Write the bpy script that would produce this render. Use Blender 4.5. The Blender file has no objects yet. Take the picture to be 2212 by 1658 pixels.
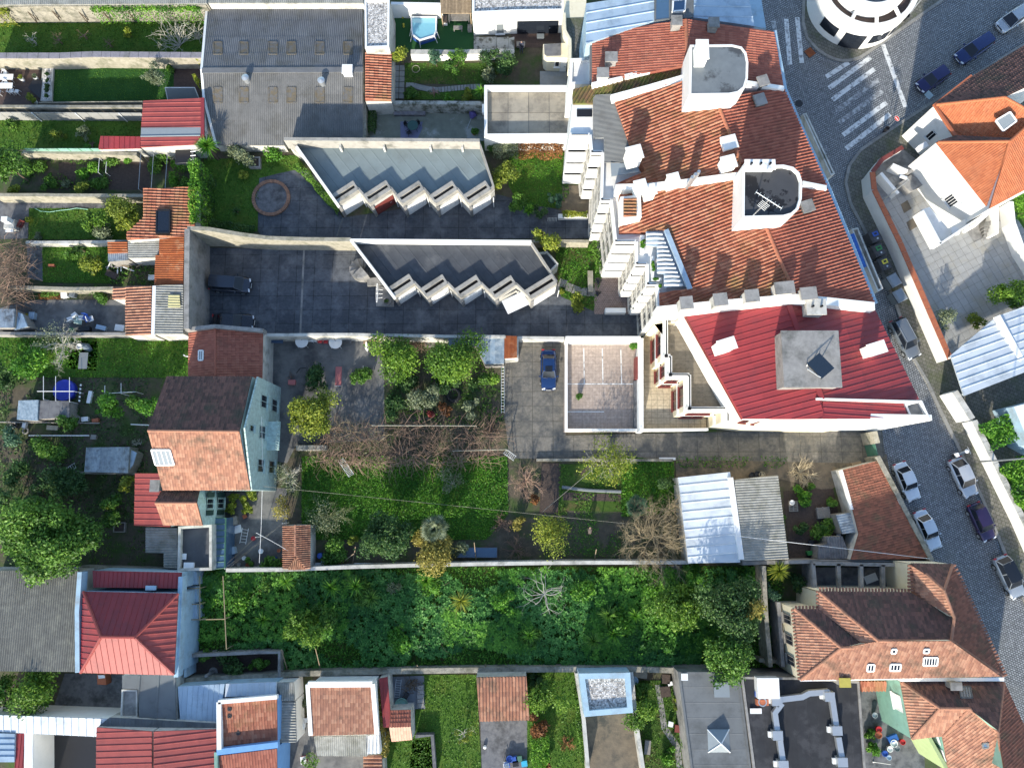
import bpy,bmesh,math,random
import numpy as np
from mathutils import Vector,noise
random.seed(7);rng = np.random.default_rng(11)
SC = bpy.context.scene
COL = SC.collection
# ------------------------------------------------------------------ camera, sky, sun, exposure
H = 75.0;FPX = 1587.0;TAU = math.atan(246/FPX);CT,ST = math.cos(TAU),math.sin(TAU)
cd = bpy.data.cameras.new('camera');cam = bpy.data.objects.new('camera',cd);COL.objects.link(cam)
cam.location = (0,0,H);cam.rotation_euler = (TAU,0,0)
cd.sensor_fit = 'HORIZONTAL';cd.sensor_width = 36;cd.lens = 36*FPX/2212;cd.clip_end = 2000
SC.camera = cam
SUN_EL = math.radians(21.5);SHX,SHY = 0.235,0.972         # shadows run up the picture, a little to the right
world = bpy.data.worlds.new('World');SC.world = world;world.use_nodes = True
wn = world.node_tree;bg = wn.nodes['Background'];sky = wn.nodes.new('ShaderNodeTexSky')
sky.sky_type = 'NISHITA';sky.sun_disc = False;sky.sun_elevation = SUN_EL
sky.sun_rotation = math.atan2(-SHX,-SHY);sky.air_density = 1.0;sky.dust_density = 0.6;sky.ozone_density = 1.6
wn.links.new(sky.outputs[0],bg.inputs[0]);bg.inputs[1].default_value = 0.15
sd = bpy.data.lights.new('sun','SUN');sd.energy = 3.5;sd.angle = math.radians(1.3);sd.color = (1.0,0.93,0.80)
so = bpy.data.objects.new('sun',sd);COL.objects.link(so);so.location = (-20,-60,60)
so.rotation_euler = Vector((SHX*math.cos(SUN_EL),SHY*math.cos(SUN_EL),-math.sin(SUN_EL))).to_track_quat('-Z','Y').to_euler()
SC.view_settings.view_transform = 'Standard';SC.view_settings.look = 'None'
SC.view_settings.gamma = 1;SC.view_settings.exposure = 1.2
SC.render.engine = 'CYCLES'

# ------------------------------------------------------------------ coordinates: survey read off the photo, in pixels of a 2212-wide copy
OX = [0,553.1,1106.3,1659.4];OY = [0,414.8,829.7,1243.4]
def A(c,r,*n):
    k = .4358 if (c,r) == (3,3) else .2502
    return [(OX[c]+n[i]*k,OY[r]+n[i+1]*k) for i in range(0,len(n),2)]
def D(*n): return [(n[i],n[i+1]) for i in range(0,len(n),2)]
def ray(u,v):
    dx,dy = u-1106,829-v
    return Vector((dx,dy*CT+FPX*ST,dy*ST-FPX*CT))
def W(p,z=0.0):
    d = ray(p[0],p[1]);t = (H-z)/(-d.z)
    return Vector((d.x*t,d.y*t,z))
def px(p,z=0.0): return W((p[0]+1,p[1]),z).x-W(p,z).x      # metres per survey pixel there
def onplane(p,P0,n):
    d = ray(p[0],p[1]);o = Vector((0,0,H));t = (P0-o).dot(n)/d.dot(n)
    return o+d*t
def P3(pts):
    k = [W(p,p[2]) for p in pts if len(p) > 2]
    n = None
    for i in range(2,len(k)):
        n = (k[1]-k[0]).cross(k[i]-k[0])
        if n.length > 1e-3: break
    n.normalize()
    if n.z < 0: n = -n
    return [onplane(p,k[0],n) for p in pts],n
def flat(pts,z): return [(p[0],p[1],z) for p in pts]

# ------------------------------------------------------------------ object helpers
LOC = {}
def loc_of(o): return LOC.get(o.name,Vector((0,0,0))) if o else Vector((0,0,0))
def thing(name,label,cat,at,z=0.0,group=None):
    o = bpy.data.objects.new(name,None);COL.objects.link(o);o.empty_display_size = .3
    p = at.copy() if isinstance(at,Vector) else W(at,z)
    o.location = p;LOC[o.name] = p
    tag(o,label,cat,group);return o
def tag(o,label=None,cat=None,group=None,kind=None):
    if label: o['label'] = label
    if cat: o['category'] = cat
    if group: o['group'] = group
    if kind: o['kind'] = kind
    return o
def link(name,me,mat,parent=None,base=None):
    """me holds world coordinates; shift them so that the object sits at its thing's base"""
    o = bpy.data.objects.new(name,me);COL.objects.link(o)
    if mat is not None and len(me.materials) == 0: me.materials.append(mat)
    if parent:
        o.parent = parent;b = loc_of(parent);LOC[o.name] = b
    else:
        b = base if base is not None else Vector((0,0,0));o.location = b;LOC[o.name] = b
    if b.length > 0: me.transform(__import__('mathutils').Matrix.Translation(-b))
    return o
class MB:
    def __init__(s): s.v = [];s.f = [];s.r = []
    def add(s,vs,fs,r=0.0):
        k = len(s.v);s.v += [tuple(v) for v in vs];s.f += [tuple(i+k for i in f) for f in fs];s.r += [r]*len(fs)
        return s
    def poly(s,vs,r=0.0): return s.add(vs,[tuple(range(len(vs)))],r)
    def prism(s,top,z0):
        """top: world polygon; walls straight down to z0 (a number)"""
        n = len(top);bot = [(p[0],p[1],z0) for p in top]
        a = sum(top[i][0]*top[(i+1) % n][1]-top[(i+1) % n][0]*top[i][1] for i in range(n))
        if a < 0: top = top[::-1];bot = bot[::-1]
        fs = [tuple(range(n)),tuple(range(2*n-1,n-1,-1))]
        fs += [(n+i,n+(i+1) % n,(i+1) % n,i) for i in range(n)]
        return s.add(list(top)+bot,fs)
    def box(s,c,ax,ay,az):
        c,ax,ay,az = Vector(c),Vector(ax),Vector(ay),Vector(az)
        vs = [c+sx*ax+sy*ay+sz*az for sz in (-1,1) for sx,sy in ((-1,-1),(1,-1),(1,1),(-1,1))]
        return s.add(vs,[(3,2,1,0),(4,5,6,7),(0,1,5,4),(1,2,6,5),(2,3,7,6),(3,0,4,7)])
    def bx(s,x0,x1,y0,y1,z0,z1):
        return s.box(((x0+x1)/2,(y0+y1)/2,(z0+z1)/2),((x1-x0)/2,0,0),(0,(y1-y0)/2,0),(0,0,(z1-z0)/2))
    def tube(s,pts,rad,n=6,cap=True,r=0.0):
        pts = [Vector(p) for p in pts];m = len(pts);rs = rad if isinstance(rad,(list,tuple)) else [rad]*m
        k = len(s.v);up = Vector((0,0,1))
        for i in range(m):
            d = (pts[min(i+1,m-1)]-pts[max(i-1,0)])
            d = d.normalized() if d.length > 1e-6 else up
            a = d.cross(Vector((1,0,0)) if abs(d.z) > .8 else up).normalized();b = d.cross(a)
            for j in range(n):
                t = 2*math.pi*j/n;s.v.append(tuple(pts[i]+(a*math.cos(t)+b*math.sin(t))*rs[i]))
        for i in range(m-1):
            for j in range(n):
                s.f.append((k+i*n+j,k+i*n+(j+1) % n,k+(i+1)*n+(j+1) % n,k+(i+1)*n+j));s.r.append(r)
        if cap:
            s.f.append(tuple(k+j for j in range(n))[::-1]);s.f.append(tuple(k+(m-1)*n+j for j in range(n)));s.r += [r,r]
        return s
    def lathe(s,c,prof,n=20,tilt=None):
        """prof: (radius, z) from bottom to top"""
        c = Vector(c);k = len(s.v)
        for (rr,z) in prof:
            for j in range(n):
                t = 2*math.pi*j/n;p = Vector((rr*math.cos(t),rr*math.sin(t),z))
                if tilt is not None: p = tilt @ p
                s.v.append(tuple(c+p))
        for i in range(len(prof)-1):
            for j in range(n):
                s.f.append((k+i*n+j,k+i*n+(j+1) % n,k+(i+1)*n+(j+1) % n,k+(i+1)*n+j));s.r.append(0)
        s.f.append(tuple(k+j for j in range(n))[::-1]);s.f.append(tuple(k+(len(prof)-1)*n+j for j in range(n)));s.r += [0,0]
        return s
    def build(s,name,mat,parent=None,base=None,attr=False,smooth=False):
        me = bpy.data.meshes.new(name);me.from_pydata(s.v,[],s.f)
        if attr:
            a = me.attributes.new('rnd','FLOAT','FACE');a.data.foreach_set('value',np.array(s.r,dtype=np.float32))
        if smooth: me.polygons.foreach_set('use_smooth',[True]*len(me.polygons))
        me.update()
        return link(name,me,mat,parent,base)
def npmesh(name,V,F,R,mat,parent,base=None):
    me = bpy.data.meshes.new(name);n,m = len(V),len(F);k = F.shape[1]
    me.vertices.add(n);me.vertices.foreach_set('co',V.astype(np.float32).ravel())
    me.loops.add(m*k);me.loops.foreach_set('vertex_index',F.astype(np.int32).ravel())
    me.polygons.add(m);me.polygons.foreach_set('loop_start',np.arange(0,m*k,k,dtype=np.int32))
    try: me.polygons.foreach_set('loop_total',np.full(m,k,dtype=np.int32))
    except Exception: pass
    a = me.attributes.new('rnd','FLOAT','FACE');a.data.foreach_set('value',R.astype(np.float32))
    me.update(calc_edges=True);me.validate()
    return link(name,me,mat,parent,base)
def cen(pts): return (sum(p[0] for p in pts)/len(pts),sum(p[1] for p in pts)/len(pts))

# ------------------------------------------------------------------ materials
MATS = {}
def nodes(name):
    m = bpy.data.materials.new(name);m.use_nodes = True;nt = m.node_tree
    return m,nt,nt.nodes['Principled BSDF'],nt.nodes.new,nt.links.new
def rgb(c): return (c[0],c[1],c[2],1)
def ramp(nt,fac,stops):
    r = nt.nodes.new('ShaderNodeValToRGB');e = r.color_ramp.elements
    while len(e) < len(stops): e.new(0.5)
    for i,(p,c) in enumerate(stops): e[i].position = p;e[i].color = rgb(c)
    nt.links.new(fac,r.inputs[0]);return r.outputs[0]
def mixc(nt,fac,a,b,mode='MIX'):
    m = nt.nodes.new('ShaderNodeMix');m.data_type = 'RGBA';m.blend_type = mode
    if isinstance(fac,(int,float)): m.inputs[0].default_value = fac
    else: nt.links.new(fac,m.inputs[0])
    for i,x in ((6,a),(7,b)):
        if isinstance(x,tuple): m.inputs[i].default_value = rgb(x)
        else: nt.links.new(x,m.inputs[i])
    return m.outputs[2]
def tex(nt,kind,scale,vec=None,detail=4,rough=.6):
    n = nt.nodes.new('ShaderNodeTex'+kind);n.inputs['Scale'].default_value = scale
    if kind == 'Noise': n.inputs['Detail'].default_value = detail;n.inputs['Roughness'].default_value = rough
    if vec is not None: nt.links.new(vec,n.inputs['Vector'])
    return n
def coords(nt,rot=0.0):
    g = nt.nodes.new('ShaderNodeNewGeometry').outputs['Position']
    if rot:
        mp = nt.nodes.new('ShaderNodeMapping');mp.inputs['Rotation'].default_value = (0,0,rot);nt.links.new(g,mp.inputs[0]);g = mp.outputs[0]
    return g
def mat(name,a,b,scale=2.0,rough=.8,bump=.15,dirt=None,dscale=.25,dlo=.5,dhi=.7,metal=0.0,attr=None,obj=0.0,spec=.4,bscale=None,coat=0,amix=.5):
    """colour from two tones of noise; a third tone (dirt) in larger patches of their own; attr: per-piece tone"""
    if name in MATS: return MATS[name]
    m,nt,bs,new,lk = nodes(name);v = coords(nt)
    n1 = tex(nt,'Noise',scale,v,5)
    c = ramp(nt,n1.outputs[0],[(.3,a),(.7,b)])
    if attr:
        at = new('ShaderNodeAttribute');at.attribute_name = 'rnd'
        c2 = ramp(nt,at.outputs['Fac'],[(i/(len(attr)-1),x) for i,x in enumerate(attr)])
        c = mixc(nt,amix,c,c2)
    if obj:
        oi = new('ShaderNodeObjectInfo');mr = new('ShaderNodeMapRange');mr.inputs[3].default_value = 1-obj;mr.inputs[4].default_value = 1+obj
        lk(oi.outputs['Random'],mr.inputs[0]);hs = new('ShaderNodeHueSaturation');lk(mr.outputs[0],hs.inputs['Value']);lk(c,hs.inputs['Color']);c = hs.outputs[0]
    if dirt:
        n2 = tex(nt,'Noise',dscale,v,7,.68)
        f = new('ShaderNodeMapRange');f.inputs[1].default_value = dlo;f.inputs[2].default_value = dhi;lk(n2.outputs[0],f.inputs[0])
        c = mixc(nt,f.outputs[0],c,dirt)
    lk(c,bs.inputs['Base Color']);bs.inputs['Roughness'].default_value = rough;bs.inputs['Metallic'].default_value = metal
    bs.inputs['Specular IOR Level'].default_value = spec
    if coat: bs.inputs['Coat Weight'].default_value = coat;bs.inputs['Coat Roughness'].default_value = .08
    if bump:
        n3 = tex(nt,'Noise',bscale or scale*4,v,4);b_ = new('ShaderNodeBump');b_.inputs['Strength'].default_value = bump;b_.inputs['Distance'].default_value = .05
        lk(n3.outputs[0],b_.inputs['Height']);lk(b_.outputs[0],bs.inputs['Normal'])
    MATS[name] = m;return m
def brickmat(name,c1,c2,mortar,bw,rh,ms,rot=0.0,rough=.8,bump=.5,stain=None,sscale=.3,slo=.5,shi=.7,offset=.5,warp=0.0,spec=.4):
    m,nt,bs,new,lk = nodes(name);v = coords(nt,rot)
    if warp:
        nw = tex(nt,'Noise',1.2,v,2);va = new('ShaderNodeVectorMath');va.operation = 'SCALE';va.inputs['Scale'].default_value = warp;lk(nw.outputs['Color'],va.inputs[0])
        vb = new('ShaderNodeVectorMath');lk(v,vb.inputs[0]);lk(va.outputs[0],vb.inputs[1]);v = vb.outputs[0]
    b = new('ShaderNodeTexBrick');lk(v,b.inputs['Vector']);b.inputs['Scale'].default_value = 1;b.offset = offset
    b.inputs['Brick Width'].default_value = bw;b.inputs['Row Height'].default_value = rh;b.inputs['Mortar Size'].default_value = ms
    b.inputs['Color1'].default_value = rgb(c1);b.inputs['Color2'].default_value = rgb(c2);b.inputs['Mortar'].default_value = rgb(mortar);b.inputs['Bias'].default_value = 0
    b.inputs['Mortar Smooth'].default_value = .3
    n1 = tex(nt,'Noise',3.0,v,6,.7);c = mixc(nt,.55,b.outputs[0],ramp(nt,n1.outputs[0],[(.3,(.25,.25,.25)),(.7,(.8,.8,.8))]),'OVERLAY')
    if stain:
        n2 = tex(nt,'Noise',sscale,coords(nt),8,.7);f = new('ShaderNodeMapRange');f.inputs[1].default_value = slo;f.inputs[2].default_value = shi;lk(n2.outputs[0],f.inputs[0])
        c = mixc(nt,f.outputs[0],c,stain)
    lk(c,bs.inputs['Base Color']);bs.inputs['Roughness'].default_value = rough;bs.inputs['Specular IOR Level'].default_value = spec
    b_ = new('ShaderNodeBump');b_.inputs['Strength'].default_value = bump;b_.inputs['Distance'].default_value = .04;b_.invert = True
    lk(b.outputs['Fac'],b_.inputs['Height']);lk(b_.outputs[0],bs.inputs['Normal'])
    MATS[name] = m;return m
def gloss(name,c,rough=.15,metal=0.0,spec=.5,coat=0.0):
    return mat(name,c,tuple(x*.92 for x in c),3,rough,0,metal=metal,spec=spec,coat=coat)
# masonry and paint
WHITE = mat('white_plaster',(.80,.79,.75),(.74,.73,.69),1.5,.8,.08,dirt=(.55,.53,.47),dscale=.5,dlo=.58,dhi=.8)
WHITE2 = mat('old_white_plaster',(.56,.54,.49),(.43,.415,.37),1.5,.85,.2,dirt=(.17,.17,.14),dscale=.7,dlo=.5,dhi=.7)
CREAM = mat('cream_plaster',(.72,.66,.50),(.66,.59,.42),1.5,.8,.1,dirt=(.45,.38,.22),dscale=.5,dlo=.55,dhi=.75)
CONC = mat('concrete',(.30,.29,.27),(.22,.21,.20),2.5,.85,.2,dirt=(.10,.10,.09),dscale=.6,dlo=.48,dhi=.7)
CONCD = mat('dark_concrete',(.17,.17,.17),(.11,.11,.12),2.0,.85,.2,dirt=(.05,.05,.05),dscale=.5,dlo=.48,dhi=.68)
STONE = mat('rubble_stone',(.36,.33,.26),(.20,.185,.15),3.0,.9,.6,dirt=(.09,.09,.06),dscale=.9,dlo=.48,dhi=.68,bscale=6)
STONEL = mat('pale_stone',(.37,.34,.27),(.24,.22,.165),2.5,.9,.5,dirt=(.14,.14,.09),dscale=.8,dlo=.5,dhi=.7,bscale=6)
COPING = mat('slate_coping',(.26,.24,.26),(.19,.18,.20),2.5,.8,.2,dirt=(.12,.12,.10),dscale=.8)
BLUEW = mat('blue_plaster',(.16,.34,.62),(.13,.29,.55),1.5,.8,.1)
BLUEP = mat('pale_blue_plaster',(.36,.50,.60),(.30,.44,.54),1.5,.8,.1,dirt=(.25,.3,.33),dscale=.6)
GREENW = mat('green_plaster',(.22,.40,.33),(.18,.34,.28),1.5,.8,.1,dirt=(.14,.22,.17),dscale=.6)
LIMEW = mat('lime_green_plaster',(.36,.44,.22),(.30,.38,.18),1.5,.8,.1)
MAROON = mat('maroon_paint',(.20,.05,.04),(.17,.04,.035),2,.6,.05)
# roofing
TORANGE = mat('orange_clay_tile',(.38,.14,.08),(.29,.10,.06),1.2,.85,.15,attr=[(.19,.065,.04),(.38,.14,.08),(.50,.26,.16)],dirt=(.25,.155,.065),dscale=.3,dlo=.5,dhi=.72)
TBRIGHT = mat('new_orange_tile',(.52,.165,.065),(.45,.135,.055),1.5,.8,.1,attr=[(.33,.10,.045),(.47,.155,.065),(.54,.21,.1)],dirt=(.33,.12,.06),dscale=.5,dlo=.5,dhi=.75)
TRED = mat('red_clay_tile',(.36,.115,.075),(.30,.092,.06),1.5,.8,.15,attr=[(.22,.07,.045),(.36,.115,.07),(.44,.17,.105)],dirt=(.20,.08,.05),dscale=.5,dlo=.55,dhi=.75)
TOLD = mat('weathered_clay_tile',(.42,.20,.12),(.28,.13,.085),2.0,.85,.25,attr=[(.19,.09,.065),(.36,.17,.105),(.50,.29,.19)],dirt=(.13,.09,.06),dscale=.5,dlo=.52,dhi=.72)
TDARK = mat('shaded_clay_tile',(.17,.085,.065),(.10,.06,.05),2.0,.9,.25,attr=[(.05,.035,.03),(.14,.075,.06),(.27,.13,.095)],dirt=(.07,.065,.045),dscale=.6,dlo=.5,dhi=.7)  # tile for north slopes, their shade painted in as a darker tone
TMOSS = mat('mossy_clay_tile',(.20,.11,.06),(.13,.09,.05),2.0,.9,.25,attr=[(.07,.06,.03),(.18,.10,.05),(.30,.15,.08)],dirt=(.12,.13,.03),dscale=.9,dlo=.42,dhi=.6)
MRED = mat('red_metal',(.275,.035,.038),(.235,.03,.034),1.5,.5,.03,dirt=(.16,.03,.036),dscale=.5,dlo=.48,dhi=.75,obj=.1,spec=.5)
MROSE = mat('faded_and_sunlit_red_metal',(.32,.068,.058),(.27,.055,.048),1.5,.55,.03,dirt=(.20,.045,.042),dscale=.6,dlo=.48,dhi=.75,obj=.1)
MWHITE = mat('white_metal',(.66,.70,.72),(.56,.60,.63),.8,.42,.03,dirt=(.38,.42,.44),dscale=.4,dlo=.52,dhi=.75,obj=.05,metal=.2)
MBLUE = mat('pale_blue_metal',(.40,.50,.58),(.32,.42,.52),.8,.42,.04,dirt=(.20,.26,.32),dscale=.6,dlo=.5,dhi=.75,obj=.06,metal=.2)
MGREY = mat('grey_metal',(.145,.155,.158),(.118,.125,.128),.8,.6,.03,dirt=(.085,.09,.09),dscale=.4,obj=.06)
FIBRE = mat('fibre_cement',(.165,.17,.175),(.125,.13,.138),1.2,.85,.2,dirt=(.10,.10,.085),dscale=.5,dlo=.5,dhi=.75,obj=.08)
FIBREL = mat('pale_fibre_cement',(.34,.34,.31),(.22,.22,.20),2.0,.85,.25,dirt=(.14,.14,.11),dscale=.7,dlo=.5,dhi=.72,obj=.08)
RUST = mat('rusty_iron',(.36,.11,.035),(.24,.065,.025),2.2,.9,.2,dirt=(.42,.22,.12),dscale=.9,dlo=.55,dhi=.72,obj=.12)
ZINC = mat('zinc_sheet',(.42,.47,.50),(.26,.30,.34),2.5,.5,.15,dirt=(.13,.13,.13),dscale=1.1,dlo=.5,dhi=.68,metal=.35,obj=.12)
MEMBR = mat('green_grey_membrane',(.20,.245,.25),(.17,.21,.215),.8,.8,.05,dirt=(.13,.15,.15),dscale=.35,dlo=.5,dhi=.8,obj=.05)
BITUM = mat('bitumen_felt',(.072,.078,.086),(.048,.052,.06),1.2,.75,.12,dirt=(.14,.14,.14),dscale=.4,dlo=.55,dhi=.8,obj=.08)
FELT = mat('black_felt',(.022,.024,.029),(.014,.015,.019),1.2,.75,.12,dirt=(.04,.041,.046),dscale=.4,dlo=.5,dhi=.6,obj=.1)
SLATEROOF = mat('penthouse_felt',(.16,.18,.19),(.125,.14,.15),1.2,.7,.08,dirt=(.06,.065,.07),dscale=.35,dlo=.55,dhi=.62,obj=.04)
m_,nt_,bs_,new_,lk_ = nodes('roof_gravel');MATS['gravel'] = GRAVEL = m_
vo_ = tex(nt_,'Voronoi',7.0,coords(nt_));lk_(ramp(nt_,vo_.outputs['Color'],[(.1,(.16,.15,.14)),(.5,(.42,.40,.37)),(.95,(.75,.72,.68))]),bs_.inputs['Base Color'])
bu_ = new_('ShaderNodeBump');bu_.inputs['Strength'].default_value = .8;bu_.inputs['Distance'].default_value = .06;lk_(vo_.outputs['Distance'],bu_.inputs['Height']);lk_(bu_.outputs[0],bs_.inputs['Normal']);bs_.inputs['Roughness'].default_value = .9
# ground
EARTH = mat('garden_earth',(.115,.095,.065),(.07,.06,.042),2.0,.95,.5,dirt=(.05,.085,.02),dscale=.35,dlo=.45,dhi=.62,bscale=5)
SOIL = mat('tilled_soil',(.085,.062,.05),(.05,.038,.032),4.0,.95,.8,bscale=7)
DIRT = mat('bare_dirt',(.20,.16,.11),(.12,.10,.075),1.5,.95,.4,dirt=(.06,.06,.05),dscale=.5,dlo=.5,dhi=.65)
LAWN = mat('lawn_turf',(.075,.15,.02),(.05,.11,.015),2.5,.9,.5,dirt=(.095,.13,.02),dscale=.4,dlo=.48,dhi=.68,bscale=9,spec=.2)
LAWND = mat('fine_turf',(.025,.085,.016),(.02,.07,.013),6,.9,.3,dirt=(.03,.095,.02),dscale=.5,bscale=12,spec=.2)
ROUGHG = mat('rough_grass',(.06,.11,.018),(.035,.075,.014),2.2,.95,.7,dirt=(.10,.085,.035),dscale=.5,dlo=.5,dhi=.66,bscale=6,spec=.2)
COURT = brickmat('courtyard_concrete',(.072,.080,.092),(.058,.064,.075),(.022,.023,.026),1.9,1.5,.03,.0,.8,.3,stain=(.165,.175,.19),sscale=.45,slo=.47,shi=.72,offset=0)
ALLEY = brickmat('alley_concrete',(.175,.16,.135),(.14,.13,.11),(.07,.065,.05),2.1,1.55,.03,0,.9,.3,stain=(.085,.085,.08),sscale=.7,slo=.46,shi=.62,offset=0)
YARD = mat('yard_concrete',(.19,.185,.175),(.13,.13,.125),1.0,.85,.2,dirt=(.065,.065,.068),dscale=.4,dlo=.45,dhi=.65)
COBBLE = brickmat('cobbles',(.30,.31,.32),(.19,.195,.205),(.035,.04,.04),.26,.2,.032,.42,.6,1.0,stain=(.16,.16,.145),sscale=.2,slo=.55,shi=.8,warp=.12,spec=.5)
WALK = brickmat('pavement_setts',(.155,.148,.125),(.115,.11,.095),(.05,.055,.03),.42,.36,.022,.42,.8,.6,stain=(.085,.10,.04),sscale=.35,slo=.5,shi=.72)
KERB = mat('granite_kerb',(.27,.265,.245),(.2,.195,.18),4,.8,.2,obj=.12)
PAINT = mat('road_paint',(.66,.67,.66),(.60,.61,.60),5,.7,.3,dirt=(.19,.195,.20),dscale=2.2,dlo=.5,dhi=.62,bscale=7)
PAINTW = mat('worn_road_paint',(.50,.51,.51),(.36,.37,.37),5,.7,.3,dirt=(.17,.175,.18),dscale=2.2,dlo=.40,dhi=.56,bscale=7)
SLABG = mat('patio_slab',(.34,.34,.33),(.29,.29,.28),2,.75,.06,dirt=(.30,.28,.23),dscale=.4,obj=.05)
SLABC = mat('terrace_slab',(.36,.32,.25),(.28,.25,.20),1.2,.8,.1,dirt=(.15,.135,.11),dscale=.45,dlo=.47,dhi=.66,obj=.10)
PINKT = brickmat('pink_terrace_tiles',(.37,.30,.25),(.34,.275,.23),(.23,.185,.155),.36,.36,.014,0,.6,.15,stain=(.25,.205,.18),sscale=.3,slo=.5,shi=.75,offset=0)
CREAMT = brickmat('cream_terrace_tiles',(.52,.44,.31),(.48,.40,.28),(.27,.23,.17),.62,.62,.025,0,.6,.15,stain=(.36,.30,.21),sscale=.4,slo=.5,shi=.75,offset=0)
BRICKP = brickmat('brown_paving',(.26,.19,.165),(.21,.155,.135),(.11,.09,.08),.24,.2,.02,0,.8,.3)
DECK = brickmat('dark_decking',(.085,.055,.045),(.065,.042,.036),(.02,.015,.012),3.0,.14,.012,0,.6,.3)
WDECK = brickmat('weathered_decking',(.20,.17,.125),(.165,.14,.105),(.06,.05,.04),3.0,.13,.014,0,.75,.3)
# wood, metal, plastic, glass
WOOD = mat('weathered_wood',(.30,.22,.14),(.20,.15,.10),4,.8,.2)
WOODG = mat('grey_wood',(.30,.28,.25),(.2,.185,.165),4,.85,.2)
BAMBOO = mat('bamboo',(.36,.27,.17),(.22,.16,.10),5,.8,.2,obj=.15)
BARK = mat('brown_bark',(.17,.12,.08),(.10,.075,.05),6,.9,.3)
TWIG = mat('reddish_twigs',(.24,.155,.11),(.16,.11,.08),3,.9,0)
TWIGP = mat('pale_lichen_twigs',(.46,.44,.37),(.33,.31,.25),3,.9,0)
TWIGY = mat('straw_twigs',(.36,.29,.17),(.26,.2,.12),3,.9,0)
GLASS = gloss('dark_glass',(.014,.018,.026),.08,0,.35)
GLASSB = gloss('blue_glass',(.06,.12,.2),.1,0,.8)
SKYL = gloss('skylight_glass',(.24,.27,.285),.2,0,.5)
STEEL = gloss('galvanised_steel',(.52,.54,.55),.4,.7)
WPAINT = gloss('white_paint',(.78,.78,.76),.4)
BLACK = gloss('black_plastic',(.015,.015,.017),.4)
RUBBER = gloss('rubber',(.02,.02,.02),.8)
GREYP = gloss('grey_plastic',(.17,.19,.2),.5)
BLUEPL = gloss('blue_plastic',(.03,.09,.36),.4)
BTARP = mat('blue_tarpaulin',(.03,.13,.42),(.02,.08,.3),4,.45,.4)
REDPL = gloss('red_plastic',(.45,.025,.03),.4)
GREENPL = gloss('green_plastic',(.03,.2,.05),.45)
YELPL = gloss('yellow_plastic',(.6,.5,.05),.45)
TERRA = mat('terracotta',(.4,.13,.06),(.34,.1,.05),4,.8,.1)
PURPLE = mat('purple_canvas',(.10,.08,.24),(.07,.055,.17),4,.8,.2)
POOLW = gloss('pool_water',(.20,.46,.56),.05,0,.6)
ANTHR = gloss('solar_cells',(.012,.018,.03),.12,0,.7)
GREENGATE = mat('green_gate_paint',(.06,.16,.11),(.05,.13,.09),2,.6,.05)
def leafm(name,stops,rough=.55):
    if stops[1][1] > stops[1][0]*1.55: stops = [(r*.80,g*1.06,b*.80) for r,g,b in stops]
    m,nt,bs,new,lk = nodes(name);at = new('ShaderNodeAttribute');at.attribute_name = 'rnd'
    c = ramp(nt,at.outputs['Fac'],[(i/(len(stops)-1),x) for i,x in enumerate(stops)])
    lk(c,bs.inputs['Base Color']);bs.inputs['Roughness'].default_value = rough;bs.inputs['Specular IOR Level'].default_value = .3
    tr = new('ShaderNodeBsdfTranslucent');lk(c,tr.inputs[0]);ms = new('ShaderNodeMixShader');ms.inputs[0].default_value = .28
    lk(bs.outputs[0],ms.inputs[1]);lk(tr.outputs[0],ms.inputs[2]);lk(ms.outputs[0],nt.nodes['Material Output'].inputs[0]);return m
LG = leafm('mid_green_leaves',[(.034,.07,.014),(.10,.175,.03),(.24,.33,.065)])
LD = leafm('dark_green_leaves',[(.022,.048,.02),(.062,.105,.036),(.16,.21,.07)])
LY = leafm('yellow_green_leaves',[(.06,.095,.014),(.18,.235,.028),(.38,.40,.045)])
LC = leafm('citrus_leaves',[(.04,.08,.014),(.125,.195,.026),(.30,.35,.05)])
LGOLD = leafm('golden_leaves',[(.10,.10,.024),(.27,.235,.05),(.46,.39,.09)])
LOLIVE = leafm('olive_leaves',[(.06,.08,.04),(.17,.205,.105),(.36,.40,.25)])
LBLUE = leafm('blue_green_needles',[(.03,.06,.045),(.08,.135,.10),(.17,.23,.17)])
LBRIGHT = leafm('bright_ivy_leaves',[(.035,.10,.014),(.105,.22,.025),(.27,.40,.05)])
LRUSSET = leafm('russet_leaves',[(.08,.04,.018),(.22,.09,.035),(.36,.17,.06)])
LRED = leafm('red_leaves',[(.12,.02,.02),(.3,.05,.045),(.42,.12,.1)])
LLUSH = leafm('lush_weed_leaves',[(.032,.10,.016),(.10,.225,.028),(.25,.40,.06)])
LJADE = leafm('jade_weed_leaves',[(.026,.095,.026),(.085,.21,.05),(.22,.37,.11)])
GRASSM = leafm('grass_blades',[(.035,.09,.012),(.085,.175,.02),(.18,.26,.04)])
GRASSB = leafm('bright_clover',[(.03,.10,.012),(.085,.21,.018),(.22,.36,.04)])
# ------------------------------------------------------------------ roof coverings as real pieces
def clip(poly,ax,lim,keep_less):
    out = []
    for i in range(len(poly)):
        a,b = poly[i],poly[(i+1) % len(poly)]
        ia = (a[ax] <= lim) if keep_less else (a[ax] >= lim);ib = (b[ax] <= lim) if keep_less else (b[ax] >= lim)
        if ia: out.append(a)
        if ia != ib:
            t = (lim-a[ax])/(b[ax]-a[ax]);o = [a[0]+(b[0]-a[0])*t,a[1]+(b[1]-a[1])*t];o[ax] = lim;out.append((o[0],o[1]))
    return out
def inside(poly,x,y):
    c = False;n = len(poly)
    for i in range(n):
        (x1,y1),(x2,y2) = poly[i],poly[(i+1) % n]
        if (y1 > y) != (y2 > y) and x < (x2-x1)*(y-y1)/(y2-y1)+x1: c = not c
    return c
PANTILE = [(0,0),(.10,.075),(.30,.13),(.50,.075),(.62,0),(1,-.015)]
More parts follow.
